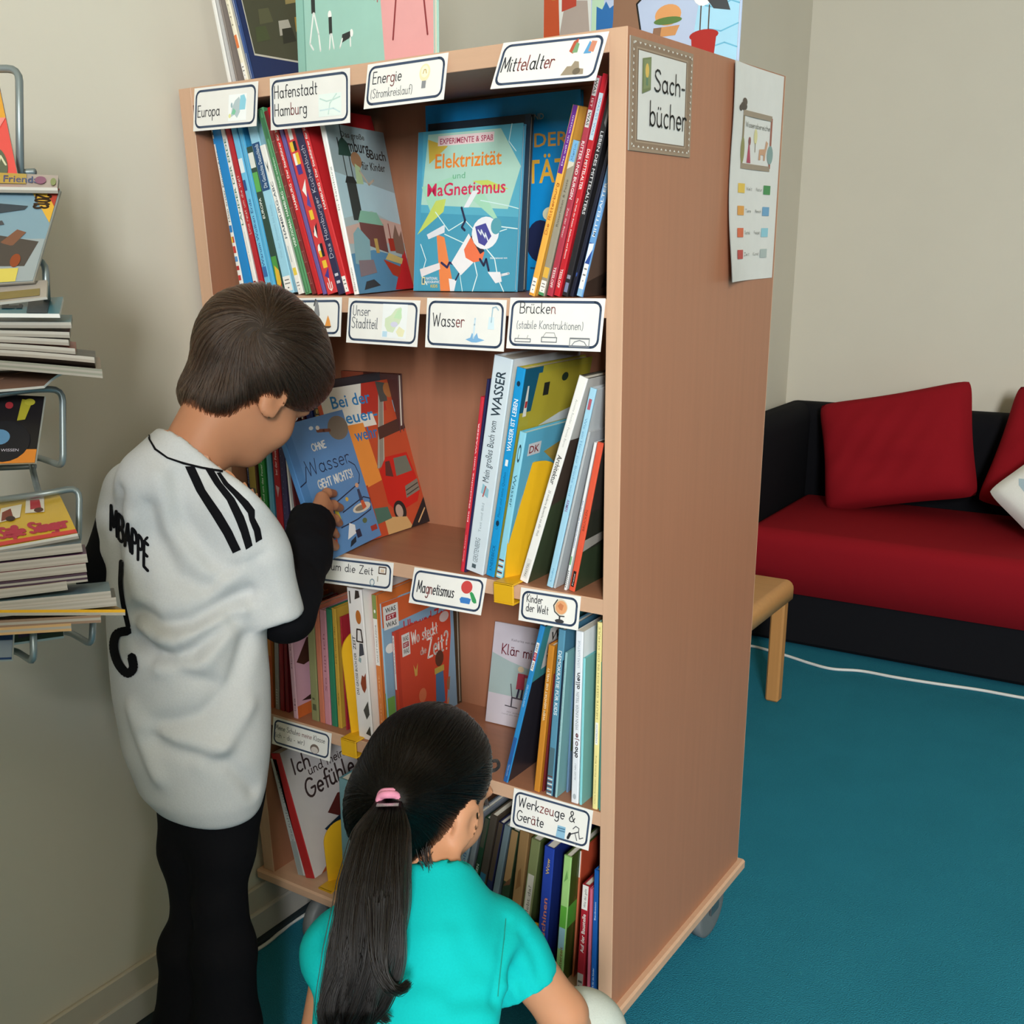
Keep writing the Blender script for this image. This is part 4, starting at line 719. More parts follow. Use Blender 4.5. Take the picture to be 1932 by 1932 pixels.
A((637, 688, 465, 688, 742, 1425), 'c09a3c', 'gold spine with small dark lettering', None, [('T', 'Ich und du', .3, .55, .7, .85, '6c4c1c', 1, 'n'), ('H', 'max', .2, .2, .8, .3, '5c3c14', 1, .14)])
A((694, 724, 540, 744, 775, 1400), 'a02834', 'slim red spine next to the gold one')
A((727, 790, 545, 777, 832, 1400), '7480b4', 'periwinkle blue spine behind the yellow bookend', dy=.02)
row(.022, Z4T, ZG, S_, 'books on the third shelf', .17); S_.clear()
fx = [('P', [(.5, .93), (.9, .95), (.85, .99), (.6, .99)], '3a302c'), ('E', .68, .82, .2, .045, 'b4682c'), ('L', [(.42, .66), (.5, .74), (.8, .74), (.86, .66), (.42, .66)], .003, '3a2c28'), ('P', [(.5, .56), (.9, .58), (.86, .65), (.6, .65)], '44444c'), ('P', [(.42, .53), (.6, .52), (.66, .55), (.5, .56)], '8fa4a8'), ('P', [(.45, .38), (.6, .44), (.75, .43), (.9, .46), (.88, .36), (.7, .32), (.55, .34)], '8c4028'), ('P', [(.5, .2), (.9, .27), (.95, .18), (.7, .14)], '4a4844'), ('P', [(.55, .04), (.9, .1), (.95, .03)], '3a3834')]
A((762, 945, 290, 885, 1032, 1640), 'e8e2de', 'white spine illustrated with animals, reading Das grosse Buch der Zeit', 'e6e0de', d=.16, yaw=0, i=[('T', 'DAS GROSSE BUCH DER', .1, .30, .28, .58, '2c2a28', 1), ('T', 'ZEIT', .08, .60, .3, .69, '2c2a28', 1), ('R', .1, .9, .2, .98, '55504c')] + fx, dy=-.02)
A((950, 1044, 340, 1035, 1108, 1450), 'd87030', 'spine with olive top, white label and orange foot', 'cc7434', d=.16, yaw=0, i=[('R', 0, .84, 1, 1, '7c8c4c'), ('E', .5, .89, .2, .012, 'ecece4'), ('R', 0, .52, 1, .84, 'dcd8d4'), ('T', 'WAS IST WAS JUNIOR', .3, .54, .7, .8, '6a5c58', 1, 'n'), ('T', 'Die Zeit', .35, .12, .65, .45, 'e8b080', 1, 'n')])
row(.030, Z4T, ZG, S_, 'books on the third shelf'); S_.clear()
UZ = [('R', 0, 0, 1, 1, '7f9cb4'), ('P', [(0, .82), (1, .86), (1, 1), (0, 1)], 'c85a2c'), ('R', .02, .8, .22, .97, 'd4d0cc'), ('T', 'WAS', .05, .92, .19, .955, '2a2624'), ('R', .05, .865, .19, .905, '9c2c34'), ('T', 'IST', .07, .872, .17, .898, 'e4d0d0'), ('T', 'WAS', .05, .815, .19, .85, '2a2624'), ('T', 'Uhr und Zeit', .28, .72, .92, .82, 'b82c30'), ('E', .08, .66, .06, .035, 'd8d4d0'), ('R', 0, 0, .1, .3, '6a9a4c')]
faceout((735, 1393), (866, 1328), (716, 1122), Z4T, .008, '8fb4cc', UZ, 'pale blue book with a red title about clocks, behind the red cover', W=.195, H=.268, spine='8fb8d0', items=[('R', 0, .12, 1, .34, '6c9c4c'), ('R', 0, 0, 1, .12, 'd87a34')], group='books on the third shelf')
upright(-.62, pon(864, 1324, 1, .232).x, .236, Z4T, .245, .5, .010, '4a3828', (), 'dark brown book at the back, right of the red time book', 'books on the third shelf')
WZ = [('R', 0, 0, 1, 1, 'c8442c'), ('R', .0, 0, .06, 1, 'b83c28'), ('R', .1, .74, .24, .95, 'd8d0cc'), ('T', 'WAS', .12, .88, .22, .93, '2a2624'), ('R', .12, .82, .22, .87, '9c2c34'), ('T', 'IST', .135, .83, .205, .86, 'e8d8d8'), ('T', 'WAS', .12, .76, .22, .81, '2a2624'), ('H', 'Wo steckt', .27, .82, .74, .94, 'ecdcd4', 0, .12), ('H', 'die', .42, .68, .52, .75, 'e4c8bc', 0, .14), ('H', 'Zeit?', .55, .62, .94, .80, 'ecdcd4', 0, .12), ('E', .88, .95, .09, .05, 'ccb4b0'), ('P', [(.28, .62), (.32, .56), (.36, .62), (.34, .5), (.30, .5)], 'c89a4c'), ('E', .76, .56, .08, .08, '5a3428'), ('P', [(.66, .1), (.84, .1), (.82, .44), (.68, .44)], '44709c'), ('R', .66, .42, .84, .48, 'b8a04c'), ('E', .42, .28, .07, .07, 'd0704c'), ('P', [(.34, .0), (.48, .0), (.46, .2), (.38, .2)], '3a2c5c'), ('E', .93, .26, .05, .07, '94684c'), ('P', [(.86, .06), (.98, .04), (1, .16), (.9, .12)], 'cc8c5c')]
faceout((756, 1388), (858, 1331), (745, 1202), Z4T, .008, 'c8442c', WZ, 'small red book with children on its cover, asking where time is', W=.165, H=.208, spine='b83c2c', items=[('R', .1, .45, .9, .97, 'd4ccc8'), ('T', 'WAS IST WAS', .3, .6, .7, .95, '5a5450', 1, 'n')], group='books on the third shelf')
# ---- third compartment, right
ZH = ((840, 1060), .25875)
A((688, 728, 475, 430, 472, 1555), '2a2830', 'blue spine leaning left with white and red blocks, dark cover', '2f86c4', [('R', .08, .84, .92, .90, 'ece8e4'), ('T', 'WAS', .2, .848, .8, .892, '2c2a28', -1), ('R', .08, .79, .92, .84, 'b02c38'), ('T', 'IST', .25, .797, .75, .833, 'f0d8d8', -1), ('R', .08, .73, .92, .79, 'ece8e4'), ('T', 'WAS', .2, .738, .8, .782, '2c2a28', -1), ('T', 'DEUTSCHLAND', .25, .5, .75, .64, '9cc4e0', -1), ('R', 0, 0, 1, .3, '2c5c9c'), ('T', 'TESSLOFF', .3, .04, .7, .12, '9cb8d8', -1, 'n')], f=[('P', [(0, .66), (1, .72), (1, 1), (0, 1)], '3f8c94'), ('P', [(.1, .72), (.5, .74), (.5, .98), (.1, .97)], 'd8d4d0'), ('T', 'WAS', .14, .88, .46, .94, '2c2a28'), ('R', .14, .81, .46, .87, 'a02c34'), ('T', 'WAS', .14, .75, .46, .80, '2c2a28')])
A((750, 802, 615, 652, 702, 1585), 'c07a24', 'ochre spine with pale capitals asking who owns the world', 'c88430', [('T', 'WEM GEHÖRT DIE WELT?', .25, .5, .75, .85, 'f0dcb8', 1)])
A((803, 822, 640, 704, 732, 1580), '6a2428', 'thin dark red book between ochre and blue', h=.22, dy=.006)
A((826, 880, 500, 735, 787, 1643), '4a7a94', 'blue-grey spine reading Demokratie für Kids with a striped foot', '5a90ac', [('T', 'DEMOKRATIE FÜR KIDS', .2, .5, .85, .88, 'e4eef4', -1), ('R', 0, .12, 1, .3, '52707c')] + [('R', 0, .004 + .016 * k, 1, .012 + .016 * k, '6a3c38' if k % 2 else 'e8e0d8') for k in range(8)])
A((868, 878, 560, 789, 803, 1640), '1c2c40', 'very thin navy book beside the striped foot', h=.25)
A((880, 914, 668, 805, 842, 1645), '7aa8ac', 'slim pale turquoise spine with tiny lettering', '9cc4c8', [('T', 'Das bin ich und meine Welt', .3, .3, .7, .9, '4c7880', 1, 'n')])
A((915, 948, 560, 850, 908, 1600), '7a90ac', 'slate blue book just left of the tall white spine', '6a88a8', f=[('R', 0, .3, 1, .6, '5c6c4c')], dy=.025, h=.26)
A((952, 1006, 510, 912, 970, 1780), 'f0eff2', 'tall white spine with coloured squiggles, right of centre on the third shelf', 'e8ecf4', [('T', 'LISAS LUSTIGE', .3, .8, .7, .95, '98a4b4', 1, 'n'), ('H', 'allein', .15, .68, .8, .77, '3a3a44', 1, .2), ('T', 'WENN KINDER TEILEN', .25, .44, .75, .66, '7a828c', 1, 'n'), ('H', 'oje', .15, .35, .8, .42, '8a3a44', 1, .2), ('H', 'oho', .15, .28, .8, .34, '22222a', 1, .24), ('T', 'ALLES NEU', .35, .14, .65, .24, '8c949c', 1, 'n'), ('E', .5, .04, .3, .017, 'b4bcc4')], hard=False)
A((1008, 1026, 512, 973, 996, 1785), '7cc4c8', 'turquoise book with painted children down its cover', '8cd4dc', h=.262, d=.17, f=[('R', 0, 0, 1, 1, '7fb4ac')] + [q for k, (sh, hr) in enumerate((('d88a3c', '3a2a20'), ('c8d8d0', '8a4a34'), ('b85a68', 'd8c49c'), ('5c8c6a', '3a2c20'))) for q in (('P', [(.3, .04 + .24 * k), (.7, .04 + .24 * k), (.66, .16 + .24 * k), (.36, .16 + .24 * k)], sh), ('E', .52, .19 + .24 * k, .17, .035, hr), ('E', .54, .175 + .24 * k, .13, .03, 'd8a888'), ('L', [(.4, .06 + .24 * k), (.36, .0 + .24 * k)], .003, '4a3c34'))])
A((1112, 1142, 445, 1064, 1118, 1720), '8fc4b4', 'yellow spine with brown lettering at the right panel', 'f0e49c', [('T', 'HEUTE GEH ICH IN DIE SCHULE', .25, .5, .75, .98, 'a4945c', 1, 'n'), ('R', .1, .36, .9, .48, 'f4f4f0'), ('T', 'KINDERLEICHT', .3, .37, .7, .47, '6a7a94', 1, 'n'), ('T', 'Clara Sommer, Paulina Berg', .3, .03, .65, .3, '9c8c54', 1, 'n')])
A((1145, 1152, 460, 1121, 1136, 1760), '5fa89c', 'thin sea green book wedged at the right panel', h=.262, d=.2)
row(.006, Z4T, ZH, S_, 'books on the third shelf'); S_.clear()
KM = [('R', 0, 0, 1, 1, 'ccc6d0'), ('P', [(0, .3), (1, .3), (1, .62), (.6, .6), (.3, .64), (0, .7)], 'a4b8b8'), ('T', 'Katharina von der Gathen', .3, .84, .86, .865, '6c6670', 0, 'n'), ('H', 'Klär mich auf', .16, .70, 1.1, .80, '7a2c3c', 0, .11), ('P', [(.45, .38), (.58, .38), (.58, .54), (.46, .54)], 'a83c50'), ('E', .5, .58, .05, .03, 'd8c4a4'), ('L', [(.56, .52), (.74, .525)], .006, 'b04a5c'), ('L', [(.5, .38), (.48, .3)], .004, '33304c'), ('L', [(.56, .38), (.55, .3)], .004, '33304c'), ('L', [(.4, .2), (.4, .29), (.62, .29), (.62, .2)], .003, '4a4650'), ('L', [(.4, .29), (.36, .42)], .002, '4a4650'), ('L', [(.3, .2), (.5, .195)], .002, '4a4650'), ('T', '101 echte Fragen', .34, .135, .74, .15, '7c7680', 0, 'n'), ('T', 'rund um ein aufregendes', .26, .11, .8, .125, '7c7680', 0, 'n')]
faceout((915, 1361.5), (985, 1378), (933.7, 1174), Z4T, .006, 'ccc6d0', KM, 'lilac-white booklet with a small figure on a chair, leaning on the back wall', W=.135, group='books on the third shelf', hard=False)
# ---- lowest compartment
ZI = ((180, 1480), .2588)
A((1258, 1306, -25, 1508, 1560, 770), 'a4a8a8', 'white and grey spine leaning left on the lowest shelf', 'b8bcbc', [('T', 'Gefühle und ich', .3, .3, .7, .9, '7c8080', 1, 'n'), ('R', .1, 0, .9, .3, '98a0a0')], h=.262)
A((1316, 1388, -35, 1562, 1624, 790), 'd4cfcc', 'red spine with a white cover about feelings, lowest shelf left', 'b02428', h=.275, f=[('R', 0, 0, 1, 1, 'cfc9c8'), ('H', 'Ich', .12, .80, .34, .92, '4a3a3a', 0, .13), ('H', 'und meine', .3, .74, .9, .81, '4a3a3a', 0, .13), ('H', 'Gefühle', .2, .58, .92, .72, '4a3a3a', 0, .13), ('P', [(.4, .4), (.6, .5), (.9, .46), (.95, .34), (.6, .3)], '5a2420'), ('P', [(.3, .3), (.6, .34), (.9, .3), (.8, .12), (.5, .14)], '22384c'), ('P', [(.1, 0), (.5, 0), (.6, .12), (.3, .08)], 'a8502c')])
A((1762, 1852, -193, 1800, 1880, 600), '4f7c86', 'grey-teal spine hidden beside the girl\'s ponytail', '6f959c', h=.27)
row(.02, ZB, ZI, S_, 'books on the lowest shelf'); S_.clear()
ZJ = ((820, 1380), .16563)
A((345, 432, 1230, 205, 325, 1740), '9ab8cc', 'pale blue spine with blue lettering, seen past the girl\'s neck', 'a4bccc', [('T', 'Wie groß ist', .2, .3, .8, .8, '3c6ca4', 1, 'n')], h=.255)
A((480, 560, 900, 338, 408, 1740), '8c929c', 'plain grey spine left of the dark green one', '8a929c', h=.27)
A((562, 625, 1050, 410, 482, 1760), '22402c', 'dark green spine with white capitals, lowest shelf', None, [('T', 'DEUTSCHE SCHLANGEN', .2, .1, .8, .6, 'd0dcd0', 1), ('R', 0, .75, 1, 1, '4a4c40')], h=.262)
A((645, 735, 870, 484, 572, 1790), '54483c', 'photo spine with teal middle and tan foot on the lowest shelf', '4c443c', [('R', 0, .28, 1, .52, '2c6c8c'), ('P', [(0, 0), (1, 0), (1, .24), (0, .28)], '9c8c70')], h=.272)
A((738, 800, 1000, 575, 655, 1790), '24284c', 'indigo spine with a brown top, lowest shelf', None, [('R', 0, .5, 1, 1, '4c4034'), ('T', 'Tiere', .3, .2, .7, .4, '8c8c9c', 1, 'n')], h=.262)
A((802, 866, 1050, 660, 745, 1790), '6c7c84', 'smooth blue-grey spine beside the dark one', '6f8088', h=.26)
A((885, 960, 1120, 748, 872, 1800), '2c3c28', 'dark green and tan animal spine on the lowest shelf', None, [('R', 0, .55, 1, 1, '9c7c54'), ('P', [(0, .5), (1, .54), (1, .6), (.5, .56)], '6c4c34'), ('P', [(0, 0), (1, 0), (1, .12), (.4, .18)], 'a88c70')], h=.255)
A((970, 1072, 1160, 878, 1000, 1900), '8c6c44', 'broad tan spine left of the white-labelled one', '94744c', [('P', [(.2, .5), (.8, .55), (.6, .7), (.3, .66)], '7a5834')], h=.26)
A((1108, 1214, 1190, 1020, 1135, 1820), '5c6c3c', 'mossy spine with a long white label, above the low bookend', '7c8458', [('R', .1, .12, .9, .7, 'c8c4b8'), ('T', 'Was lebt da?', .3, .2, .7, .6, '5c5a50', 1, 'n')], h=.25)
row(.055, ZB, ZJ, S_, 'books on the lowest shelf', .19); S_.clear()
ZK = ((840, 1460), .32091)
A((592, 640, 390, 540, 612, 900), '1c2c70', 'royal blue spine with orange lettering, right of the low bookend', '27409c', [('T', 'Maschinen', .25, .2, .75, .62, 'd07a5c', 1), ('T', 'Wow', .3, .8, .7, .92, 'c8a84c', 1)], f=[('P', [(.3, .55), (.9, .62), (.8, .7), (.3, .62)], 'c8b8a4')], h=.275)
A((706, 748, 430, 636, 712, 1180), '3c4c1c', 'lime green spine with a strap, lowest shelf right', '9cc87c', [('R', 0, .45, 1, .62, '5ca43c'), ('R', 0, .28, 1, .45, '8cb4c4'), ('T', 'Ritterzeit', .3, .1, .8, .3, '8c6c3c', 1), ('P', [(.2, .8), (.8, .84), (.6, .9), (.4, .86)], '6c9c54')], f=[('P', [(0, .45), (1, .48), (1, .66), (0, .62)], '4c9434'), ('R', .1, .66, .9, 1, '3c4c1c')], h=.27)
A((812, 850, 590, 750, 826, 1290), '8c1c28', 'red spine with white italic letters reading Baustelle', 'a42430', [('R', 0, .78, 1, 1, 'e4e0dc'), ('T', 'Auf der Baustelle', .2, .38, .8, .74, 'e8e4e0', 1), ('T', 'Wie das geht', .3, .8, .7, .97, '3c3838', 1, 'n'), ('R', 0, .0, 1, .18, 'b4b0ac'), ('R', .15, .04, .85, .06, '4a4644'), ('R', .15, .09, .85, .11, '4a4644')], h=.225)
A((852, 868, 572, 827, 850, 1280), 'c8647c', 'thin pink spine between red and blue', None, h=.222)
A((880, 908, 455, 851, 884, 1215), '1c6cc4', 'bright blue spine nearest the right panel on the lowest shelf', '1f5cac', [('T', 'Technik für die Kinder', .3, .02, .75, .24, 'c8dcf0', 1), ('T', 'Baubeton', .3, .62, .7, .76, 'c8dcf0', 1)], h=.262)
A((788, 806, 430, 728, 746, 1270), 'b84a30', 'slim orange and white spine behind the Baustelle book', 'c86a4c', [('R', 0, .8, 1, 1, 'e0dcd8')], h=.268, dy=.03, d=.18)
row(.012, ZB, ZK, S_, 'books on the lowest shelf'); S_.clear()
# ------------------------------------------------------------------ books standing on top of the bookcase
ZL = ((340, 0), .26915)
A((215, 262, 60, 330, 356, 575), 'e8e6e2', 'white booklet with black letters at the left end on top of the bookcase', None, [('T', 'LÄNDER', .2, .6, .9, .98, '2a2a2a', 1)], hard=False, h=.25, pg='b8b0a8')
A((268, 305, 60, 357, 436, 570), '8f8580', 'grey-brown bound volume beside the white booklet on top', '8d837e', [('R', .0, 0, .12, 1, '3c3430')], h=.27)
A((322, 358, 60, 440, 482, 560), 'eee6d0', 'cream spine with an orange stripe on top of the bookcase', None, [('T', 'LEXIKON', .25, .3, .75, .62, '8a8474', -1, 'n'), ('R', 0, .18, 1, .25, 'e07a44')] + lab(), h=.275)
A((368, 400, 60, 484, 520, 550), '1f2e5c', 'navy book with a crowded picture on its cover, on top of the bookcase', '2c4478', [('T', 'Mein großer Atlas', .3, .55, .75, .98, 'c8d0e4', -1, 'n'), ('B', .0022, .001, .0006, 'b8c4dc')] + [('R', .15, .14, .85, .28, '44609c')], h=.29, d=.21, f=[('R', .06, .13, .97, .97, 'c8c4b8'), ('R', .07, .14, .96, .96, '4c4c3c')] + [('P', [(a, c), (a + .16, c + .03), (a + .14, c + .1), (a + .02, c + .08)], q) for a, c, q in ((.1, .8, 'a0442c'), (.3, .84, '4c6484'), (.55, .82, '54687c'), (.75, .86, '8c4434'), (.12, .62, 'b85c34'), (.3, .66, '5c6c84'), (.5, .6, '445c78'), (.7, .64, 'd4d8dc'), (.78, .74, 'b03c30'), (.15, .45, '8c8454'), (.34, .5, '6c6c4c'), (.55, .44, '9c8c5c'), (.72, .42, '6c7444'), (.2, .3, '5c5c44'), (.4, .26, 'b4b0a4'), (.42, .22, '34342c'), (.6, .3, 'a8843c'), (.76, .22, 'a05c34'), (.12, .2, '4c5438'))])
row(.02, HT, ZL, S_, 'books on top of the bookcase'); S_.clear()
HBODY = [('R', 0, 0, 1, 1, '9cc8bc'), ('P', [(.66, 0), (1, 0), (1, 1), (.66, 1), (.62, .5)], 'e4a4a4'), ('R', 0, 0, .06, 1, '8cbcb0'), ('L', [(.06, 0), (.06, 1)], .002, '6c9c90'), ('E', .13, .46, .018, .026, 'f0f0ee'), ('P', [(.12, .30), (.15, .30), (.15, .43), (.12, .43)], '2c3030'), ('L', [(.135, .30), (.10, .16), (.125, .13)], .003, 'e8ecea'), ('L', [(.14, .30), (.17, .2), (.18, .12)], .003, 'e8ecea'), ('E', .26, .28, .014, .02, 'f0f0ee'), ('P', [(.25, .19), (.275, .19), (.275, .27), (.25, .27)], '2c3030'), ('L', [(.26, .19), (.25, .12)], .0026, 'e8ecea'), ('L', [(.27, .19), (.285, .12)], .0026, 'e8ecea'), ('E', .42, .18, .012, .018, 'f0f0ee'), ('P', [(.34, .14), (.41, .16), (.41, .19), (.35, .18)], '2c3030'), ('L', [(.35, .16), (.33, .12)], .0026, 'e8ecea'), ('L', [(.41, .16), (.41, .12)], .0026, 'e8ecea'),
         ('E', .33, .46, .009, .009, 'b4945c'), ('E', .29, .41, .009, .009, 'b4945c'), ('E', .31, .36, .009, .009, 'b4945c'), ('L', [(.62, .62), (.61, .5), (.62, .44)], .0025, 'b04a50')] + [('L', [(.57 - .02 * k * 0 + .022 * k, .3 + .012 * abs(k - 2)), (.60 + .008 * k, .42)], .0018, 'b85a5c') for k in range(5)] + [('L', [(.72, .12), (.76, .4), (.82, .62), (.86, .62), (.92, .4), (.96, .12)], .003, '8c3438'), ('L', [(.78, .5), (.84, .3), (.9, .5)], .002, 'b85a5c'), ('L', [(.80, .62), (.74, .55), (.7, .6)], .002, 'b85a5c'), ('L', [(.90, .62), (.95, .55), (.98, .6)], .002, 'b85a5c'), ('T', 'das bist du', .10, .57, .30, .575, '6c9c90', 0, 'n')]
upright(-.628, -.352, .058, HT, .30, 3, .014, '9cc8bc', HBODY, 'mint and pink book with walking skeletons on top of the bookcase', 'books on top of the bookcase', spine='a4d0c4')
CITY = [('R', 0, 0, 1, 1, 'b4c4e0'), ('P', [(0, 0), (.26, 0), (.26, 1), (0, 1)], 'd4d8d4'), ('P', [(0, 0), (.1, 0), (.08, .5), (0, .5)], 'b8502f'), ('E', .06, .5, .05, .05, 'b8a84c'), ('R', .04, .48, .075, .53, 'e8e4dc'), ('P', [(.08, .2), (.26, .18), (.24, .42), (.12, .44)], 'a89c94'), ('P', [(.1, .38), (.18, .4), (.18, .52), (.1, .5)], 'b04434'), ('R', .06, .1, .26, .17, 'd8e0e0'), ('R', .06, 0, .26, .10, 'b8483c'), ('P', [(.26, 0), (.33, 0), (.33, .6), (.27, .8)], 'b4d4b8'), ('P', [(.29, .02), (.40, .02), (.39, .38), (.36, .36), (.34, .40), (.32, .36), (.29, .38)], '2f6cac'),
        ('P', [(.36, .0), (.56, .0), (.50, .36), (.60, .46), (.62, .62), (.38, .7), (.38, .3)], '8c6a54'), ('L', [(.56, 0), (.50, .36), (.60, .46)], .003, '1c1816'), ('E', .66, .28, .065, .055, 'd89c64'), ('E', .66, .25, .07, .02, '5c7c44'), ('P', [(.60, .22), (.72, .22), (.70, .17), (.62, .17)], 'c8905c'), ('P', [(.57, .05), (.61, .05), (.63, .22), (.59, .22)], '8c6a54'), ('P', [(.77, 0), (1, 0), (1, .62), (.83, .5)], 'a4d4ec'), ('L', [(.84, .3), (.9, .28), (.96, .31), (1, .29)], .002, '6cb4d4'), ('L', [(.86, .18), (.92, .16), (1, .19)], .002, '6cb4d4'), ('L', [(.86, .08), (.94, .1), (1, .07)], .002, '6cb4d4'),
        ('E', .83, .40, .06, .1, 'f4f4f2'), ('P', [(.79, .42), (.84, .42), (.83, .7), (.80, .7)], 'f4f4f2'), ('P', [(.83, .44), (.92, .38), (.96, .26), (.88, .28), (.84, .34)], '44484c'), ('L', [(.82, .3), (.82, .16)], .002, '4c3424'), ('L', [(.86, .3), (.86, .16)], .002, '4c3424'), ('E', .84, .15, .07, .03, 'a82c28'), ('P', [(.79, 0), (.89, 0), (.9, .14), (.78, .14)], 'a82c28'), ('P', [(.88, .56), (1, .52), (1, .66), (.9, .64)], 'b4643c')]
upright(-.352, -.003, .362, HT, .27, 2, .012, 'b4c4e0', CITY, 'picture book with a seagull on a red bollard on top of the bookcase', 'books on top of the bookcase', spine='d4d8d4')
# ------------------------------------------------------------------ yellow bookends
YEL = mat('e0ac1c', .45, 'metal', .5)
def bookend(X, z, Yf, h, label, lean=0.0, wd=.10, zoff=0.026, ang=24):
    """bent steel: tall rounded plate running back into the shelf, clipped over the shelf edge"""
    o = tag(empty('bookend', (X, Yf, z)), label, 'bookend', 'yellow bookends')
    b = MB(); R_ = wd * .45; n = 8
    pts = [(0, 0), (wd, 0), (wd, h - R_)] + [(wd - R_ + R_ * math.cos(math.pi / 2 * k / n), h - R_ + R_ * math.sin(math.pi / 2 * k / n)) for k in range(1, n + 1)] + [(R_ - R_ * math.sin(math.pi / 2 * k / n), h - R_ + R_ * math.cos(math.pi / 2 * k / n)) for k in range(0, n + 1)]
    A_ = math.radians(ang)
    b.prism(pts, Vector((0, .012, 0)), Vector((math.sin(A_), math.cos(A_), 0)), Vector((lean, 0, 1)).normalized(), Vector((-math.cos(A_), math.sin(A_), 0)), .003, YEL); b.build('plate', o)
    b = MB(); b.box(-.004, -.016, -.003 - zoff, .034, -.012, .0035, YEL, .0012); b.box(-.004, -.016, .0005, .034, .05, .0035, YEL, .001); b.box(-.004, -.016, -zoff - .0055, .034, .03, -zoff - .0025, YEL, .001); b.build('clip', o)
    return o
p = pon(945, 1105, 1, 0); bookend(p.x, Z3T, 0, .19, 'yellow metal bookend beside the architecture book', .10)
p = pon(656, 1395, 1, 0); bookend(p.x, Z4T, 0, .205, 'yellow metal bookend above the girl\'s head', -.06)
p = pon(604, 1720, 1, .0); bookend(p.x, ZB, .02, .135, 'yellow metal bookend on the lowest shelf left of the ponytail', -.04, zoff=.0)
p = pon(962, 1745, 1, .0); bookend(p.x, ZB, -.004, .10, 'yellow metal bookend on the lowest shelf above the girl\'s shoulder', .05, zoff=.0, ang=62, wd=.06)
# ------------------------------------------------------------------ tools for people: signed distances meshed into one smooth skin
def nrm(v): v = np.asarray(v, float); return v / np.linalg.norm(v)
def smin(a, b, k): h = np.clip(.5 + .5 * (b - a) / k, 0, 1); return b + (a - b) * h - k * h * (1 - h)
def smax(a, b, k): return -smin(-a, -b, k)
def cap_(p, a, b, ra, rb):
    a = np.asarray(a, float); b = np.asarray(b, float); ba = b - a
    t = np.clip(((p - a) @ ba) / (ba @ ba), 0, 1)
    return np.linalg.norm(p - a - t[:, None] * ba, axis=1) - (ra + (rb - ra) * t)
def chain(p, pts, rs, k=.012):
    d = None
    for i in range(len(pts) - 1):
        q = cap_(p, pts[i], pts[i + 1], rs[i], rs[i + 1]); d = q if d is None else smin(d, q, k)
    return d
def ell(p, c, axes, r):
    q = ((p - np.asarray(c, float)) @ np.asarray(axes).T) / np.asarray(r, float)
    k0 = np.linalg.norm(q, axis=1) + 1e-9; k1 = np.linalg.norm(q / np.asarray(r, float), axis=1) + 1e-9
    return k0 * (k0 - 1) / k1
def stack(p, rows, ax, ay):
    """trunk: ellipses stacked along z; rows = (z, cx, cy, rx, ry), lowest first"""
    R_ = np.array(rows); z = p[:, 2]
    cx, cy, rx, ry = [np.interp(z, R_[:, 0], R_[:, i]) for i in (1, 2, 3, 4)]
    dx, dy = p[:, 0] - cx, p[:, 1] - cy
    a = (dx * ax[0] + dy * ax[1]) / rx; b = (dx * ay[0] + dy * ay[1]) / ry
    return (np.sqrt(a * a + b * b) - 1) * np.minimum(rx, ry)
def isosurf(fn, lo, hi, h):
    """surface nets: vertices and quads of fn = 0"""
    lo = np.array(lo, float); n = np.ceil((np.array(hi) - lo) / h).astype(int) + 1
    gx, gy, gz = [lo[i] + h * np.arange(n[i]) for i in range(3)]
    val = np.empty(n, np.float32); st = max(1, int(400000 / (n[1] * n[2])))
    for i in range(0, n[0], st):
        X = np.stack(np.meshgrid(gx[i:i + st], gy, gz, indexing='ij'), -1).reshape(-1, 3)
        val[i:i + st] = fn(X).reshape(-1, n[1], n[2])
    ins = val < 0
    c = [ins[a:n[0] - 1 + a, b:n[1] - 1 + b, d:n[2] - 1 + d] for a in (0, 1) for b in (0, 1) for d in (0, 1)]
    tot = sum(q.astype(int) for q in c); act = (tot > 0) & (tot < 8)
    idx = -np.ones(act.shape, int); I = np.argwhere(act); idx[act] = np.arange(len(I))
    acc = np.zeros((len(I), 3)); cnt = np.zeros(len(I))
    co = [(a, b, d) for a in (0, 1) for b in (0, 1) for d in (0, 1)]
    for e0 in range(8):
        for ax in range(3):
            if co[e0][ax]: continue
            o0 = np.array(co[e0]); o1 = o0.copy(); o1[ax] = 1
            v0 = val[tuple((I + o0).T)]; v1 = val[tuple((I + o1).T)]
            m = (v0 < 0) != (v1 < 0); t = np.where(m, v0 / np.where(m, v0 - v1, 1), 0)
            P = I + o0 + t[:, None] * (o1 - o0); acc[m] += P[m]; cnt[m] += 1
    V = lo + h * acc / cnt[:, None]
    Q = []
    for ax in range(3):
        b, d = [(1, 2), (2, 0), (0, 1)][ax]
        s0 = [slice(None)] * 3; s1 = [slice(None)] * 3; s0[ax] = slice(0, -1); s1[ax] = slice(1, None)
        x = ins[tuple(s0)] != ins[tuple(s1)]; E_ = np.argwhere(x)
        E_ = E_[(E_[:, b] > 0) & (E_[:, d] > 0) & (E_[:, b] < n[b] - 1) & (E_[:, d] < n[d] - 1)]
        flip = ins[tuple(E_.T)]
        def at(db, dd): q = E_.copy(); q[:, b] -= db; q[:, d] -= dd; return idx[tuple(q.T)]
        A0, A1, A2, A3 = at(1, 1), at(0, 1), at(0, 0), at(1, 0)
        q = np.where(flip[:, None], np.stack([A0, A1, A2, A3], 1), np.stack([A3, A2, A1, A0], 1)); Q.append(q)
    return V, np.concatenate(Q)
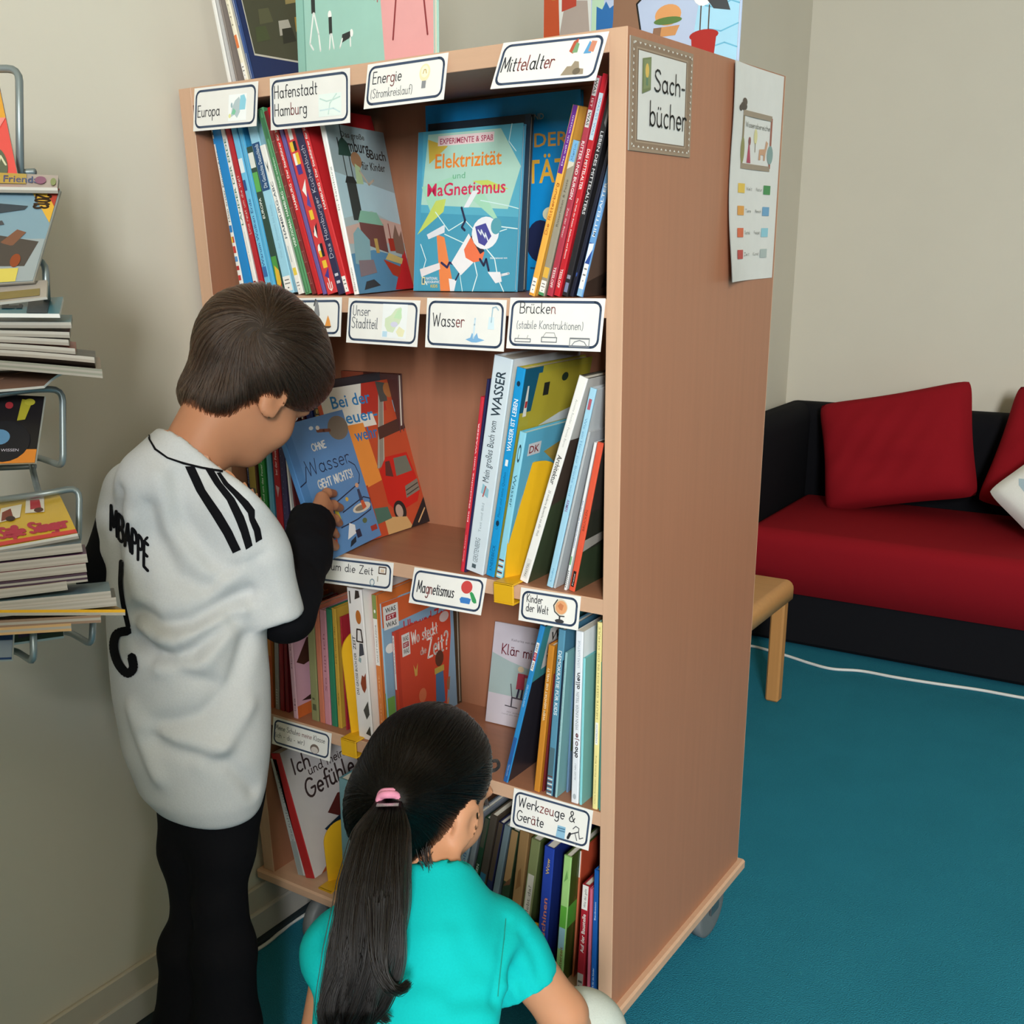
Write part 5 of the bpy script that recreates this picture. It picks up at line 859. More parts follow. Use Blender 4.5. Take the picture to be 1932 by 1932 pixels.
def relax(V, Q, it=2, lam=.5):
    e = np.concatenate([Q[:, [i, (i + 1) % 4]] for i in range(4)]); e = np.concatenate([e, e[:, ::-1]])
    for _ in range(it):
        s = np.zeros_like(V); c = np.zeros(len(V)); np.add.at(s, e[:, 0], V[e[:, 1]]); np.add.at(c, e[:, 0], 1)
        V = V + lam * (s / np.maximum(c, 1)[:, None] - V)
    return V
def vnormals(V, Q):
    n = np.cross(V[Q[:, 2]] - V[Q[:, 0]], V[Q[:, 3]] - V[Q[:, 1]]); N = np.zeros_like(V)
    for i in range(4): np.add.at(N, Q[:, i], n)
    return N / (np.linalg.norm(N, axis=1)[:, None] + 1e-12)
def obj(name, V, Q, m, parent, M=None):
    me = bpy.data.meshes.new(name); me.from_pydata([tuple(v) for v in V], [], [tuple(int(i) for i in q) for q in Q]); me.materials.append(m)
    me.polygons.foreach_set('use_smooth', [True] * len(me.polygons)); me.update(); return link(name, me, parent, M)
def tree(V, Q): return BVHTree.FromPolygons([tuple(v) for v in V], [tuple(int(i) for i in q) for q in Q])
def through(bv, u, v):
    """where the line of sight at photo position (u, v) meets a mesh: the seam, fold or print is then built on that surface"""
    d = Vector(Rm.T @ np.array([(u - PPX) / FPX, -(v - PPY) / FPX, 1.0])).normalized()
    return bv.ray_cast(Vector(CAM), d)
def fold(V, N, bv, lines):
    """press creases (negative) and raise ridges (positive) along paths drawn on the cloth"""
    D_ = np.zeros(len(V))
    for pts, amp, sig in lines:
        P = [through(bv, *q)[0] for q in pts]; P = [np.array(q) for q in P if q is not None]
        if len(P) < 2: continue
        best = np.full(len(V), 9.)
        for a, b in zip(P[:-1], P[1:]): best = np.minimum(best, cap_(V, a, b, 0, 0))
        D_ += amp * np.exp(-(best / sig) ** 2)
    return V + N * D_[:, None]
def cloth_noise(V, N, amp, s1, seed):
    r = np.random.default_rng(seed); d = np.zeros(len(V))
    for k in range(7):
        w = r.normal(size=3); w *= s1 * (1 + .35 * k) / np.linalg.norm(w); d += np.sin(V @ w + r.uniform(0, 6)) / (1 + .5 * k)
    return V + N * (amp * d / 3)[:, None]
def appliq(mb, bv, quads, m, off=.0012):
    """print or tape sewn on the cloth: photo-space outline strips laid on the surface"""
    for strip in quads:
        rows_ = []
        for a, b in strip:
            r_ = []
            for k in range(4):
                t = k / 3; h = through(bv, a[0] + (b[0] - a[0]) * t, a[1] + (b[1] - a[1]) * t)
                r_.append(None if h[0] is None else h[0] + h[1] * off)
            rows_.append(r_)
        for r0, r1 in zip(rows_[:-1], rows_[1:]):
            for k in range(3):
                q = (r0[k], r0[k + 1], r1[k + 1], r1[k])
                if None not in q: mb.add(q, [(0, 1, 2, 3)], m)
def dense(pts, n):
    out = []
    for (a, b) in zip(pts[:-1], pts[1:]):
        for k in range(n): t = k / n; out.append(((a[0][0] + (b[0][0] - a[0][0]) * t, a[0][1] + (b[0][1] - a[0][1]) * t), (a[1][0] + (b[1][0] - a[1][0]) * t, a[1][1] + (b[1][1] - a[1][1]) * t)))
    return out + [pts[-1]]
def hairmat(c, rough=.35):
    m = bpy.data.materials.new('hair_' + c); m.use_nodes = True; nt = m.node_tree
    h = nt.nodes.new('ShaderNodeBsdfHairPrincipled'); h.parametrization = 'COLOR'
    h.inputs['Color'].default_value = lin(c) + [1]; h.inputs['IOR'].default_value = 1.38; h.inputs['Roughness'].default_value = rough; h.inputs['Radial Roughness'].default_value = .45
    if 'Random Roughness' in h.inputs: h.inputs['Random Roughness'].default_value = .3
    if 'Random Color' in h.inputs: h.inputs['Random Color'].default_value = .25
    nt.links.new(h.outputs[0], nt.nodes['Material Output'].inputs[0]); nt.nodes.remove(nt.nodes['Principled BSDF']); return m
def strands(name, lines, r0, m, parent, M=None):
    hc = bpy.data.hair_curves.new(name); hc.add_curves([len(l) for l in lines])
    hc.position_data.foreach_set('vector', np.concatenate(lines).astype(np.float32).ravel())
    rad = np.concatenate([r0 * (1 - .75 * np.linspace(0, 1, len(l)) ** 2) for l in lines]).astype(np.float32)
    at = hc.attributes.get('radius') or hc.attributes.new('radius', 'FLOAT', 'POINT'); at.data.foreach_set('value', rad)
    hc.materials.append(m); return link(name, hc, parent, M)
def comb(V, Q, bv, n, flow, steps, step, lift, seed):
    """hair combed over a scalp: each strand starts on the scalp and follows flow(p, normal) along it"""
    r = np.random.default_rng(seed); a = np.linalg.norm(np.cross(V[Q[:, 1]] - V[Q[:, 0]], V[Q[:, 3]] - V[Q[:, 0]]), axis=1)
    pick = r.choice(len(Q), n, p=a / a.sum()); out = []
    for q in pick:
        u, v = r.random(2); c = V[Q[q]]; p = (c[0] * (1 - u) + c[1] * u) * (1 - v) + (c[3] * (1 - u) + c[2] * u) * v
        s = flow(p, None, r, None)
        if s is None: continue
        pl = [p]; ns = s if isinstance(s, int) else steps; hgt = lift * (.3 + r.random())
        for k in range(ns):
            loc, no, _, _ = bv.find_nearest(Vector(pl[-1])); no = np.array(no)
            d = flow(pl[-1], no, r, k)
            if d is None: break
            d = d - no * (d @ no); d = d / (np.linalg.norm(d) + 1e-9) + r.normal(size=3) * .05
            nx = pl[-1] + d * step; loc, no, _, _ = bv.find_nearest(Vector(nx))
            t_ = (k + 1) / ns; nx = np.array(loc) + np.array(no) * hgt * (t_ * (1.6 - t_) + .1)
            pl.append(nx)
        if len(pl) > 2: out.append(np.array(pl))
    return out
def headsdf(p, c, F, R, U, s=1.0):
    """a child's head: skull, jaw, cheeks, nose, lips, brow, ears; F forward, R its right, U up"""
    ax = np.array([R, F, U]); g = lambda r_, f_, u_: np.array(c) + (R * r_ + F * f_ + U * u_) * s
    d = ell(p, g(0, -.008, .028), ax, np.array((.072, .090, .082)) * s)
    d = smin(d, ell(p, g(0, .028, -.035), ax, np.array((.056, .055, .062)) * s), .035)
    d = smin(d, ell(p, g(0, .052, -.078), ax, np.array((.024, .022, .018)) * s), .03)
    for k in (-1, 1):
        d = smin(d, ell(p, g(.034 * k, .055, -.032), ax, np.array((.022, .02, .024)) * s), .02)
        d = smax(d, -ell(p, g(.031 * k, .092, .000), ax, np.array((.016, .014, .010)) * s), .014)
        a2 = np.array([nrm(R * k + F * -.25), F, U]); ear = ell(p, g(.074 * k, -.004, -.014), a2, np.array((.007, .019, .030)) * s)
        ear = smax(ear, -ell(p, g(.083 * k, .003, -.012), a2, np.array((.007, .010, .017)) * s), .006); d = smin(d, ear, .008)
    d = smin(d, chain(p, [g(0, .082, .004), g(0, .096, -.028)], [.007 * s, .010 * s]), .012)
    d = smin(d, ell(p, g(0, .078, .018), ax, np.array((.05, .012, .010)) * s), .02)
    d = smin(d, ell(p, g(0, .078, -.055), ax, np.array((.020, .010, .005)) * s), .006); d = smin(d, ell(p, g(0, .076, -.063), ax, np.array((.017, .010, .005)) * s), .006)
    return d
def eyes(c, F, R, U, s, parent):
    for k in (-1, 1):
        b = MB(); o_ = np.array(c) + (R * .031 * k + F * .068 + U * .001) * s; n = 12; vs = []
        for i in range(n + 1):
            for j in range(n): a, t = math.pi * i / n, 2 * math.pi * j / n; vs.append(o_ + (F * math.cos(a) + R * math.sin(a) * math.cos(t) + U * math.sin(a) * math.sin(t)) * .0105 * s)
        fs = [(i * n + j, i * n + (j + 1) % n, (i + 1) * n + (j + 1) % n, (i + 1) * n + j) for i in range(n) for j in range(n)]
        b.add(vs, [f for f in fs if f[0] >= 2 * n], mat('e8e4de', .2)); b.add(vs, [f for f in fs if f[0] < 2 * n], mat('2c1c12', .15)); b.build('eye', parent, smooth=True)
P_ = lambda u, v, w_: np.array(px(u, v, w_))
# ------------------------------------------------------------------ the boy reaching into the shelf
SKB = mat('b9805f', .55, 'skin', .3); BLK = mat('101014', .85, 'cloth', .1); SHIRT = mat('c9cbce', .85, 'cloth', .15)
boy = tag(empty('person', (-.50, -.43, 0)), 'boy in a white football jersey over black sleeves, pulling a blue book from the shelf', 'person')
MB0 = Matrix.Translation((.50, .43, 0))
hF = nrm(Rm[0] * .45 - Rm[1] * .42 + Rm[2] * .79); hR = Rm[0] * .768 - Rm[1] * .273 - Rm[2] * .583; hR = nrm(hR - hF * (hR @ hF)); hU = np.cross(hR, hF)
hC = P_(466, 726, 1.50); HS = 1.0
shR, elR, wrR = P_(440, 940, 1.455), P_(541, 1163, 1.555), P_(588, 985, 1.745)
shL, elL, wrL = P_(262, 935, 1.53), P_(200, 1085, 1.54), np.array((-.60, -.20, .95))
nk = P_(372, 848, 1.475); pel = P_(392, 1480, 1.58)
# the cover plane of the held book
bO = np.array(pon(613, 1066, 2, Z3T + .004)); bU = nrm(np.array(pon(722, 1012, 2, Z3T + .004)) - bO); bV = nrm(np.array(pplane(532, 818, bO, bU)) - bO); bN = np.cross(bU, bV)
H_ = lambda u, v, h: np.array(pplane(u, v, bO + bN * h, bN))
wr2 = H_(594, 985, .050)
FING = [[H_(607, 940, .030), H_(617, 930, .026), H_(629, 931, .009)], [H_(616, 956, .032), H_(629, 953, .027), H_(641, 958, .009)], [H_(620, 978, .030), H_(632, 979, .024), H_(640, 987, .009)], [H_(619, 998, .026), H_(629, 1003, .021), H_(635, 1010, .008)]]
THB = [H_(603, 1003, .040), H_(617, 1019, .026), H_(632, 1031, .010)]
def handR(p):
    d = None
    for i, (k, m_, t) in enumerate(FING):
        r_ = (.0085, .0088, .0082, .0072)[i]
        q = cap_(p, wr2, k, .015, .011); d = q if d is None else smin(d, q, .012)
    for i, (k, m_, t) in enumerate(FING):
        r_ = (.0085, .0088, .0082, .0072)[i]; d = smin(d, chain(p, [k, m_, t], [r_ * 1.1, r_, r_ * .85], .003), .004)
    d = smin(d, chain(p, [wr2, THB[0], THB[1], THB[2]], [.014, .012, .0095, .008], .004), .006)
    return smin(d, chain(p, [wrR, wr2], [.021, .019]), .014)
TZ = []
for v, L_, R__, wd in ((1536, 306, 486, 1.575), (1508, 282, 500, 1.573), (1480, 256, 508, 1.57), (1400, 224, 514, 1.56), (1300, 206, 513, 1.55), (1200, 198, 508, 1.535), (1100, 196, 494, 1.52), (1000, 205, 474, 1.51), (940, 222, 456, 1.50), (900, 250, 440, 1.49), (870, 280, 425, 1.485)):
    c = P_((L_ + R__) / 2, v, wd); rx = (R__ - L_) / 2 * wd / FPX / .93; TZ.append((c[2], c[0], c[1], rx, rx * .78))
def bodyB(p):
    d = headsdf(p, hC, hF, hR, hU, HS)
    d = smin(d, cap_(p, nk - np.array((0, 0, .01)), hC - hU * .035 - hF * .02, .0455, .0445), .03)
    d = smin(d, chain(p, [nk, (nk + pel) / 2 + np.array((0, 0, 0)), pel], [.055, .06, .07], .03), .03)
    d = smin(d, chain(p, [shR, elR, wrR], [.032, .027, .020]), .02); d = smin(d, chain(p, [shL, elL, wrL], [.032, .027, .020]), .02)
    d = smin(d, chain(p, [nk, shR], [.035, .032]), .02); d = smin(d, chain(p, [nk, shL], [.035, .032]), .02)
    for a in LEG: d = smin(d, chain(p, a, [.034, .026, .022, .02], .01), .02)
    return d
LEG = [[P_(425, 1560, 1.580), P_(414, 1705, 1.590), np.array((-.385, -.52, .09)), np.array((-.385, -.42, .04))], [P_(362, 1560, 1.620), P_(374, 1705, 1.645), np.array((-.49, -.50, .09)), np.array((-.495, -.40, .04))]]
V, Q = isosurf(bodyB, (-.74, -.66, .0), (-.26, .0, 1.48), .0075); V = relax(V, Q, 1)
# finer skin for head and hand: cut the coarse skin there and mesh again
def meshjoin(parts):
    vs, qs, o = [], [], 0
    for a, b in parts: vs.append(a); qs.append(b + o); o += len(a)
    return np.concatenate(vs), np.concatenate(qs)
def keep(V, Q, msk):
    f = msk[Q].all(1); Q = Q[f]; u = np.unique(Q); m = -np.ones(len(V), int); m[u] = np.arange(len(u)); return V[u], m[Q]
far = np.linalg.norm(V - hC, axis=1) > .001
isH = ((V - nk) @ nrm(hC - nk) > -.008) & (np.linalg.norm(V - hC, axis=1) < .2)
body = keep(V, Q, ~isH)
Vh, Qh = isosurf(lambda p: smin(headsdf(p, hC, hF, hR, hU, HS), cap_(p, nk, hC - hU * .035 - hF * .02, .0455, .0445), .03), hC - .22, hC + .22, .0048)
cut = (Vh - nk) @ nrm(hC - nk) > -.026; head = keep(relax(Vh, Qh, 1), Qh, cut)
hm = np.array([f[2] for f in FING] + [wrR, THB[2]]); Vf, Qf = isosurf(handR, hm.min(0) - .03, hm.max(0) + .03, .0024)
V, Q = meshjoin([body, head, (relax(Vf, Qf, 1), Qf)])
obj('body', V, Q, SKB, boy, MB0)
eyes(hC, hF, hR, hU, HS, boy)
for o in list(boy.children):
    if o.name.startswith('eye'): o.matrix_local = MB0
# black long-sleeved shirt under the jersey
def sleeve(name, pts, rs, cutp, cutn):
    f = lambda p: smax(chain(p, pts, rs, .02), (p - cutp) @ cutn, .004)
    A_ = np.array(pts); V, Q = isosurf(f, A_.min(0) - .07, A_.max(0) + .07, .005); N = vnormals(V, Q); V = cloth_noise(V, N, .0022, 90, 3); return obj(name, relax(V, Q, 1), Q, BLK, boy, MB0)
dR = nrm(wrR - elR); sleeve('undershirt_sleeve', [shR * .55 + elR * .45, P_(538, 1158, 1.555), P_(554, 1120, 1.585), P_(576, 1045, 1.665), wrR + dR * .012], [.042, .040, .038, .039, .038], wrR + dR * .004, dR)
dL = nrm(wrL - elL); sleeve('undershirt_sleeve', [shL, elL, (elL + wrL) / 2, wrL + dL * .02], [.045, .036, .034, .032], wrL, dL)
# jersey
tp = [P_(442, 942, 1.455), P_(484, 1050, 1.485), P_(512, 1168, 1.515)]; dS = nrm(tp[2] - tp[1])
tl = [P_(264, 930, 1.53), P_(250, 985, 1.535), P_(240, 1050, 1.54)]; dT = nrm(tl[2] - tl[1])
nkd = nrm(hC - hU * .05 - nk)
def jersey(p):
    d = stack(p, TZ[::1], (1, 0), (0, 1)) * .9
    d = smax(d, TZ[0][0] + .012 * np.cos((p[:, 0] - TZ[0][1]) * 14) - p[:, 2], .012); d = smax(d, p[:, 2] - (TZ[-1][0] + .012), .05)
    sh = chain(p, [nk - np.array((0, -.01, .030)), P_(438, 946, 1.458)], [.052, .046]); d = smin(d, sh, .04)
    sh = chain(p, [nk - np.array((0, -.01, .030)), P_(268, 935, 1.53)], [.052, .045]); d = smin(d, sh, .04)
    s = smax(chain(p, tp, [.045, .047, .048]), (p - tp[2]) @ dS, .006); d = smin(d, s, .022)
    s = smax(chain(p, tl, [.044, .044, .044]), (p - tl[2]) @ dT, .006); d = smin(d, s, .025)
    d = smin(d, cap_(p, nk - nkd * .07, nk + nkd * .01, .064, .053), .03)
    d = smax(d, (p - nk + nkd * .008) @ nkd, .006)
    ncut = cap_(p, nk - nkd * .01, nk + nkd * .15, .0465, .056)   # neck opening
    return smax(d, -ncut, .006)
Vj, Qj = isosurf(jersey, (-.76, -.70, .55), (-.22, -.14, 1.30), .0055); Vj = relax(Vj, Qj, 2)
bj = tree(Vj, Qj); Nj = vnormals(Vj, Qj)
Vj = fold(Vj, Nj, bj, [([(470, 1120), (420, 1140), (360, 1175), (300, 1180), (262, 1155)], -0.0150, .012), ([(455, 1150), (400, 1180), (330, 1215), (262, 1180)], 0.0120, .012), ([(440, 1165), (360, 1230), (290, 1240), (250, 1205)], -0.0135, .012), ([(430, 1190), (380, 1260), (350, 1262), (300, 1255)], 0.0090, .013), ([(400, 1290), (330, 1260), (262, 1200), (245, 1160)], -0.0090, .012),
    ([(390, 1110), (330, 1085), (290, 1010), (280, 960)], -0.0090, .014), ([(470, 1205), (440, 1290), (380, 1350), (290, 1370)], -0.0120, .014), ([(290, 1395), (360, 1420), (430, 1440), (480, 1490)], -0.0090, .012), ([(280, 1370), (340, 1400), (420, 1410)], 0.0090, .013), ([(470, 1330), (430, 1400), (380, 1440)], 0.0060, .012), ([(250, 1340), (270, 1400), (300, 1470)], 0.0075, .014), ([(300, 900), (320, 1000), (390, 1080), (430, 1100)], 0.0060, .014), ([(335, 900), (345, 980), (400, 1060)], -0.0060, .012), ([(470, 1000), (450, 1080), (400, 1120)], 0.0045, .012), ([(480, 1070), (500, 1110), (520, 1150)], -0.0045, .01), ([(225, 930), (215, 1000), (222, 1080)], -0.0090, .012), ([(250, 980), (245, 1060), (260, 1130)], 0.0075, .012), ([(395, 1105), (430, 1075), (500, 1045)], -0.0053, .006)])
Nj = vnormals(Vj, Qj); Vj = cloth_noise(Vj, Nj, .0022, 38, 5); Vj = relax(Vj, Qj, 1)
jo = obj('jersey', Vj, Qj, SHIRT, boy, MB0); bj = tree(Vj, Qj)
b = MB()
appliq(b, bj, [dense([((349, 880), (367, 880)), ((371, 927), (388, 924)), ((400, 972), (418, 967)), ((422, 1008), (438, 1001)), ((440, 1044), (455, 1037))], 4),
    dense([((387, 885), (401, 884)), ((405, 914), (418, 911)), ((428, 944), (442, 940)), ((444, 979), (460, 974)), ((455, 1006), (469, 1000)), ((464, 1037), (476, 1029))], 4),
    dense([((409, 893), (416, 892)), ((422, 915), (431, 912)), ((440, 934), (450, 929)), ((456, 953), (468, 946)), ((467, 968), (480, 962)), ((470, 982), (480, 977)), ((478, 1002), (490, 997)), ((482, 1024), (494, 1017))], 4)], BLK)
so = b.build('shoulder_stripes', jo, None)
b = MB()
appliq(b, bj, [dense([((280, 812), (283, 813)), ((281, 830), (285, 830)), ((292, 850), (295, 847)), ((315, 866), (317, 863)), ((345, 876), (346, 872)), ((380, 885), (382, 881)), ((420, 893), (421, 889))], 4)], BLK, .0015); b.build('collar_piping', jo, None)
# name and number on the back
b = MB()
def onshirt(pl, wd):
    vs, fs = ribbon(pl, wd); pv = []
    for u, v in vs:
        h = through(bj, u, v); pv.append(None if h[0] is None else h[0] + h[1] * .0014)
    for f in fs:
        if all(pv[i] is not None for i in f): b.add([pv[i] for i in f], [list(range(len(f)))], BLK)
gl, tw = strokes('MBAPPÉ')
for i, st in gl:
    for pl in st:
        q = []
        for k in range(len(pl) - 1):
            for t in (0, .34, .67): q.append((pl[k][0] + (pl[k + 1][0] - pl[k][0]) * t, pl[k][1] + (pl[k + 1][1] - pl[k][1]) * t))
        q.append(pl[-1]); onshirt([(210 + p[0] / tw * 70, 1000 + p[0] / tw * 77 - p[1] * 48) for p in q], 5.5)
def smooth_path(pl, n=5):
    out = []
    for i in range(len(pl) - 1):
        p0, p1, p2, p3 = pl[max(i - 1, 0)], pl[i], pl[i + 1], pl[min(i + 2, len(pl) - 1)]
        for k in range(n):
            t = k / n; out.append(tuple(.5 * (2 * p1[a] + (p2[a] - p0[a]) * t + (2 * p0[a] - 5 * p1[a] + 4 * p2[a] - p3[a]) * t * t + (3 * p1[a] - p0[a] - 3 * p2[a] + p3[a]) * t ** 3) for a in range(len(p1))))
    return out + [pl[-1]]
onshirt(smooth_path([(230, 1060), (229, 1100), (234, 1140), (243, 1182)]), 9); onshirt(smooth_path([(241, 1190), (222, 1196), (216, 1220), (224, 1250), (241, 1270), (253, 1260), (250, 1240)]), 17)
b.build('back_print', jo, None)
# trousers and shoes
def trous(p):
    d = None
    for a in ([P_(428, 1500, 1.570), P_(421, 1600, 1.580), P_(414, 1705, 1.590), P_(424, 1790, 1.610), P_(430, 1940, 1.640), np.array((-.385, -.515, .06))], [P_(365, 1500, 1.620), P_(362, 1600, 1.620), P_(374, 1705, 1.645), P_(358, 1790, 1.660), P_(352, 1940, 1.690), np.array((-.49, -.495, .06))]):
        q = chain(p, a, [.050, .046, .036, .045, .050, .055], .02); d = q if d is None else smin(d, q, .015)
    d = smin(d, cap_(p, P_(395, 1440, 1.590), P_(395, 1520, 1.600), .085, .07), .03)
    return smax(d, .05 - p[:, 2], .005)
V, Q = isosurf(trous, (-.72, -.70, .02), (-.24, -.34, .86), .0075); N = vnormals(V, Q); V = cloth_noise(V, N, .003, 30, 9)
obj('trousers', relax(V, Q, 1), Q, BLK, boy, MB0)
for x, y in ((-.385, -.515), (-.492, -.495)):
    f = lambda p: smax(smin(chain(p, [(x, y, .045), (x, y + .09, .035), (x - .004, y + .15, .028)], [.042, .038, .030], .02), cap_(p, (x, y, .05), (x, y - .01, .085), .036, .034), .02), .004 - p[:, 2], .004)
    V, Q = isosurf(f, (x - .08, y - .08, -.01), (x + .08, y + .23, .14), .006); obj('shoe', V, Q, mat('26262a', .6), boy, MB0)
# hair: a soft cap over the skull carrying combed strands
def capB(p):
    ax = np.array([hR, hF, hU]); g = lambda r_, f_, u_: hC + (hR * r_ + hF * f_ + hU * u_) * HS
    q = (p - hC) @ ax.T / HS
    d = ell(p, g(.004, -.006, .042), ax, np.array((.085, .097, .096)) * HS)
    d = smin(d, ell(p, g(0, -.042, -.036), ax, np.array((.052, .030, .046)) * HS), .02)
    d = smin(d, ell(p, g(0, .050, .062), ax, np.array((.064, .048, .042)) * HS), .025)
    side = q[:, 2] - np.interp(q[:, 1], [-.09, -.06, -.03, -.014, 0, .018, .05, .09], [-.098, -.092, -.072, -.040, .006, -.006, .008, .028])
    d = d + .002 * np.sin(70 * q[:, 0] + 30 * q[:, 1]) * np.cos(50 * q[:, 2])
    return smax(d, -side * HS * .72, .008)
Vc, Qc = isosurf(capB, hC - .19, hC + .19, .005); Vc = relax(Vc, Qc, 1)
HB1 = hairmat('3b2c22', .32)
ho = obj('hair', Vc, Qc, mat('2e241d', .6, 'hair', .2), boy, MB0); bc_ = tree(Vc, Qc)
wh = through(bc_, 492, 622)[0]; wh = np.array(wh) if wh is not None else hC + hU * .12
def flowB(p, no, r, k):
    q = p - wh; rad = np.linalg.norm(q); lo = (p - hC) / HS
    if no is None:
        u = lo @ hU; return int(7 if u < 0 else 11)
    t = q / (rad + 1e-6); sw = np.cross(no, t)
    return t * 1.0 + sw * (.55 * math.exp(-rad / .06) + .12) + np.array((0, 0, -.35)) + hF * .15
L_ = comb(Vc, Qc, 9000, bc_) if False else comb(Vc, Qc, bc_, 9000, flowB, 10, .0062, .0065, 11)
strands('strands', L_, .00055, HB1, ho)
# ------------------------------------------------------------------ the girl crouching in front of the shelf
SKG = mat('be8766', .55, 'skin', .3); TEAL = mat('08b2b2', .85, 'cloth', .15); GREY = mat('c3cbc6', .75, 'cloth', .2)
girl = tag(empty('person', (.03, -.50, 0)), 'girl in a turquoise T-shirt with a long dark ponytail, crouching at the lowest shelf', 'person')
MG0 = Matrix.Translation((-.03, .50, 0))
gF = nrm((.02, .88, -.40)); gR = np.array((.98, .02, -.06)); gR = nrm(gR - gF * (gR @ gF)); gU = np.cross(gR, gF)
gC = P_(805, 1500, 1.385); GS = 1.0
gn = P_(822, 1690, 1.325); gs_R, gs_L = P_(952, 1768, 1.345), P_(655, 1765, 1.315)
ge_R, ge_L = P_(1062, 1912, 1.365), P_(606, 1985, 1.30); gw_R, gw_L = P_(1120, 2010, 1.52), P_(640, 2080, 1.50)
TR_ = []
rt = nrm((.93, .37, 0)); ft = nrm((-.37, .93, 0))
for v, L_, R__, wd in ((2160, 640, 930, 1.20), (2060, 605, 935, 1.225), (1960, 588, 935, 1.25), (1900, 592, 945, 1.265), (1850, 592, 955, 1.28), (1800, 588, 962, 1.295), (1760, 600, 975, 1.315), (1725, 640, 960, 1.325), (1700, 690, 925, 1.33)):
    c = P_((L_ + R__) / 2, v, wd); rx = (R__ - L_) / 2 * wd / FPX / .98; TR_.append((c[2], c[0], c[1], rx, rx * (.66 if v > 1730 else .70)))
hipc = np.array((TR_[0][1], TR_[0][2], TR_[0][0]))
kn_R, kn_L = P_(1098, 1952, 1.455), np.array((-.13, -.33, .40))
hp_R, hp_L = hipc + rt * .07 + np.array((0, 0, -.14)), hipc - rt * .07 + np.array((0, 0, -.14))
an_R, an_L = np.array((kn_R[0] - .05, kn_R[1] - .13, .07)), np.array((kn_L[0] + .03, kn_L[1] - .16, .07))
def bodyG(p):
    d = headsdf(p, gC, gF, gR, gU, GS)
    d = smin(d, cap_(p, gn, gC - gU * .05 - gF * .02, .043, .040), .03)
    d = smin(d, chain(p, [gn, hipc, hipc - np.array((0, 0, .12))], [.04, .035, .05], .02), .03)
    for s, e, w_ in ((gs_R, ge_R, gw_R), (gs_L, ge_L, gw_L)):
        d = smin(d, chain(p, [s, e, w_], [.036, .030, .019], .015), .02); d = smin(d, cap_(p, gn - np.array((0, 0, .02)), s, .026, .028), .02)
        hd = w_ + nrm(w_ - e) * .055; d = smin(d, chain(p, [w_, hd], [.017, .021]), .012)
        sd = nrm(np.cross(w_ - e, (0, 0, 1)))
        for k in range(4): q = hd + sd * (.0135 * (k - 1.5)); tip = q + nrm(w_ - e) * (.045 - .006 * abs(k - 1.3)) + np.array((0, 0, -.012)); d = smin(d, cap_(p, q, tip, .0075, .0062), .004)
        d = smin(d, chain(p, [w_ + sd * -.012, w_ + sd * -.035 + nrm(w_ - e) * .04], [.009, .007]), .006)
    for h, k, a in ((hp_R, kn_R, an_R), (hp_L, kn_L, an_L)): d = smin(d, chain(p, [h, k, a, a + np.array((0, .09, -.04))], [.06, .040, .026, .022], .02), .02)
    return d
V, Q = isosurf(bodyG, (-.30, -.78, .0), (.34, -.05, .96), .0075); V = relax(V, Q, 1)
ng = nrm(gC - gn); isH = ((V - gn) @ ng > .020) & (np.linalg.norm(V - gC, axis=1) < .2)
body = keep(V, Q, ~isH)
Vh, Qh = isosurf(lambda p: smin(headsdf(p, gC, gF, gR, gU, GS), cap_(p, gn, gC - gU * .05 - gF * .02, .043, .040), .03), gC - .20, gC + .20, .0045)
head = keep(relax(Vh, Qh, 1), Qh, (Vh - gn) @ ng > .004)
V, Q = meshjoin([body, head]); obj('body', V, Q, SKG, girl, MG0)
n0 = set(bpy.data.objects); eyes(gC, gF, gR, gU, GS, girl)
for o in set(bpy.data.objects) - n0: o.matrix_local = MG0
# T-shirt
sr = [gs_R - rt * .01, P_(968, 1812, 1.348), P_(988, 1858, 1.352)]; sl = [gs_L + rt * .01, P_(642, 1800, 1.315), P_(640, 1850, 1.312)]
d1, d2 = nrm(np.array(P_(1022, 1868, 1.355)) - P_(982, 1790, 1.345)), nrm(sl[2] - sl[0])
def tee(p):
    d = stack(p, TR_, rt, ft) * .9
    d = smax(d, p[:, 2] - (TR_[-1][0] + .01), .045); d = smax(d, TR_[0][0] - .05 - p[:, 2], .01)
    for s in (gs_R, gs_L): d = smin(d, chain(p, [gn - np.array((0, 0, .030)), s - np.array((0, 0, .008))], [.048, .041]), .035)
    q = smax(chain(p, sr, [.043, .046, .050]), (p - sr[2]) @ d1, .005); d = smin(d, q, .018)
    q = smax(chain(p, sl, [.041, .042, .043]), (p - sl[2]) @ d2, .005); d = smin(d, q, .02)
    d = smin(d, cap_(p, gn - ng * .06, gn + ng * .012, .066, .050), .03)
    nc = cap_(p, gn + ng * .040, gn + ng * .15, .041, .052); return smax(d, -nc, .005)
Vj, Qj = isosurf(tee, (-.30, -.80, TR_[0][0] - .08), (.30, -.24, gn[2] + .06), .0055); Vj = relax(Vj, Qj, 2); bj = tree(Vj, Qj); Nj = vnormals(Vj, Qj)
Vj = fold(Vj, Nj, bj, [([(958, 1735), (948, 1790), (940, 1850), (935, 1890)], -.004, .006), ([(985, 1760), (1010, 1800), (1020, 1840)], -.004, .008), ([(965, 1830), (985, 1850), (1000, 1880)], -.005, .008), ([(950, 1860), (975, 1875), (985, 1900)], .004, .008), ([(935, 1890), (900, 1880), (860, 1890)], -.005, .012), ([(860, 1740), (880, 1800), (930, 1850)], -.003, .014), ([(600, 1780), (612, 1830), (605, 1880)], -.006, .012), ([(640, 1720), (620, 1770), (610, 1800)], .004, .01), ([(800, 1880), (860, 1910), (930, 1920)], .003, .014)])
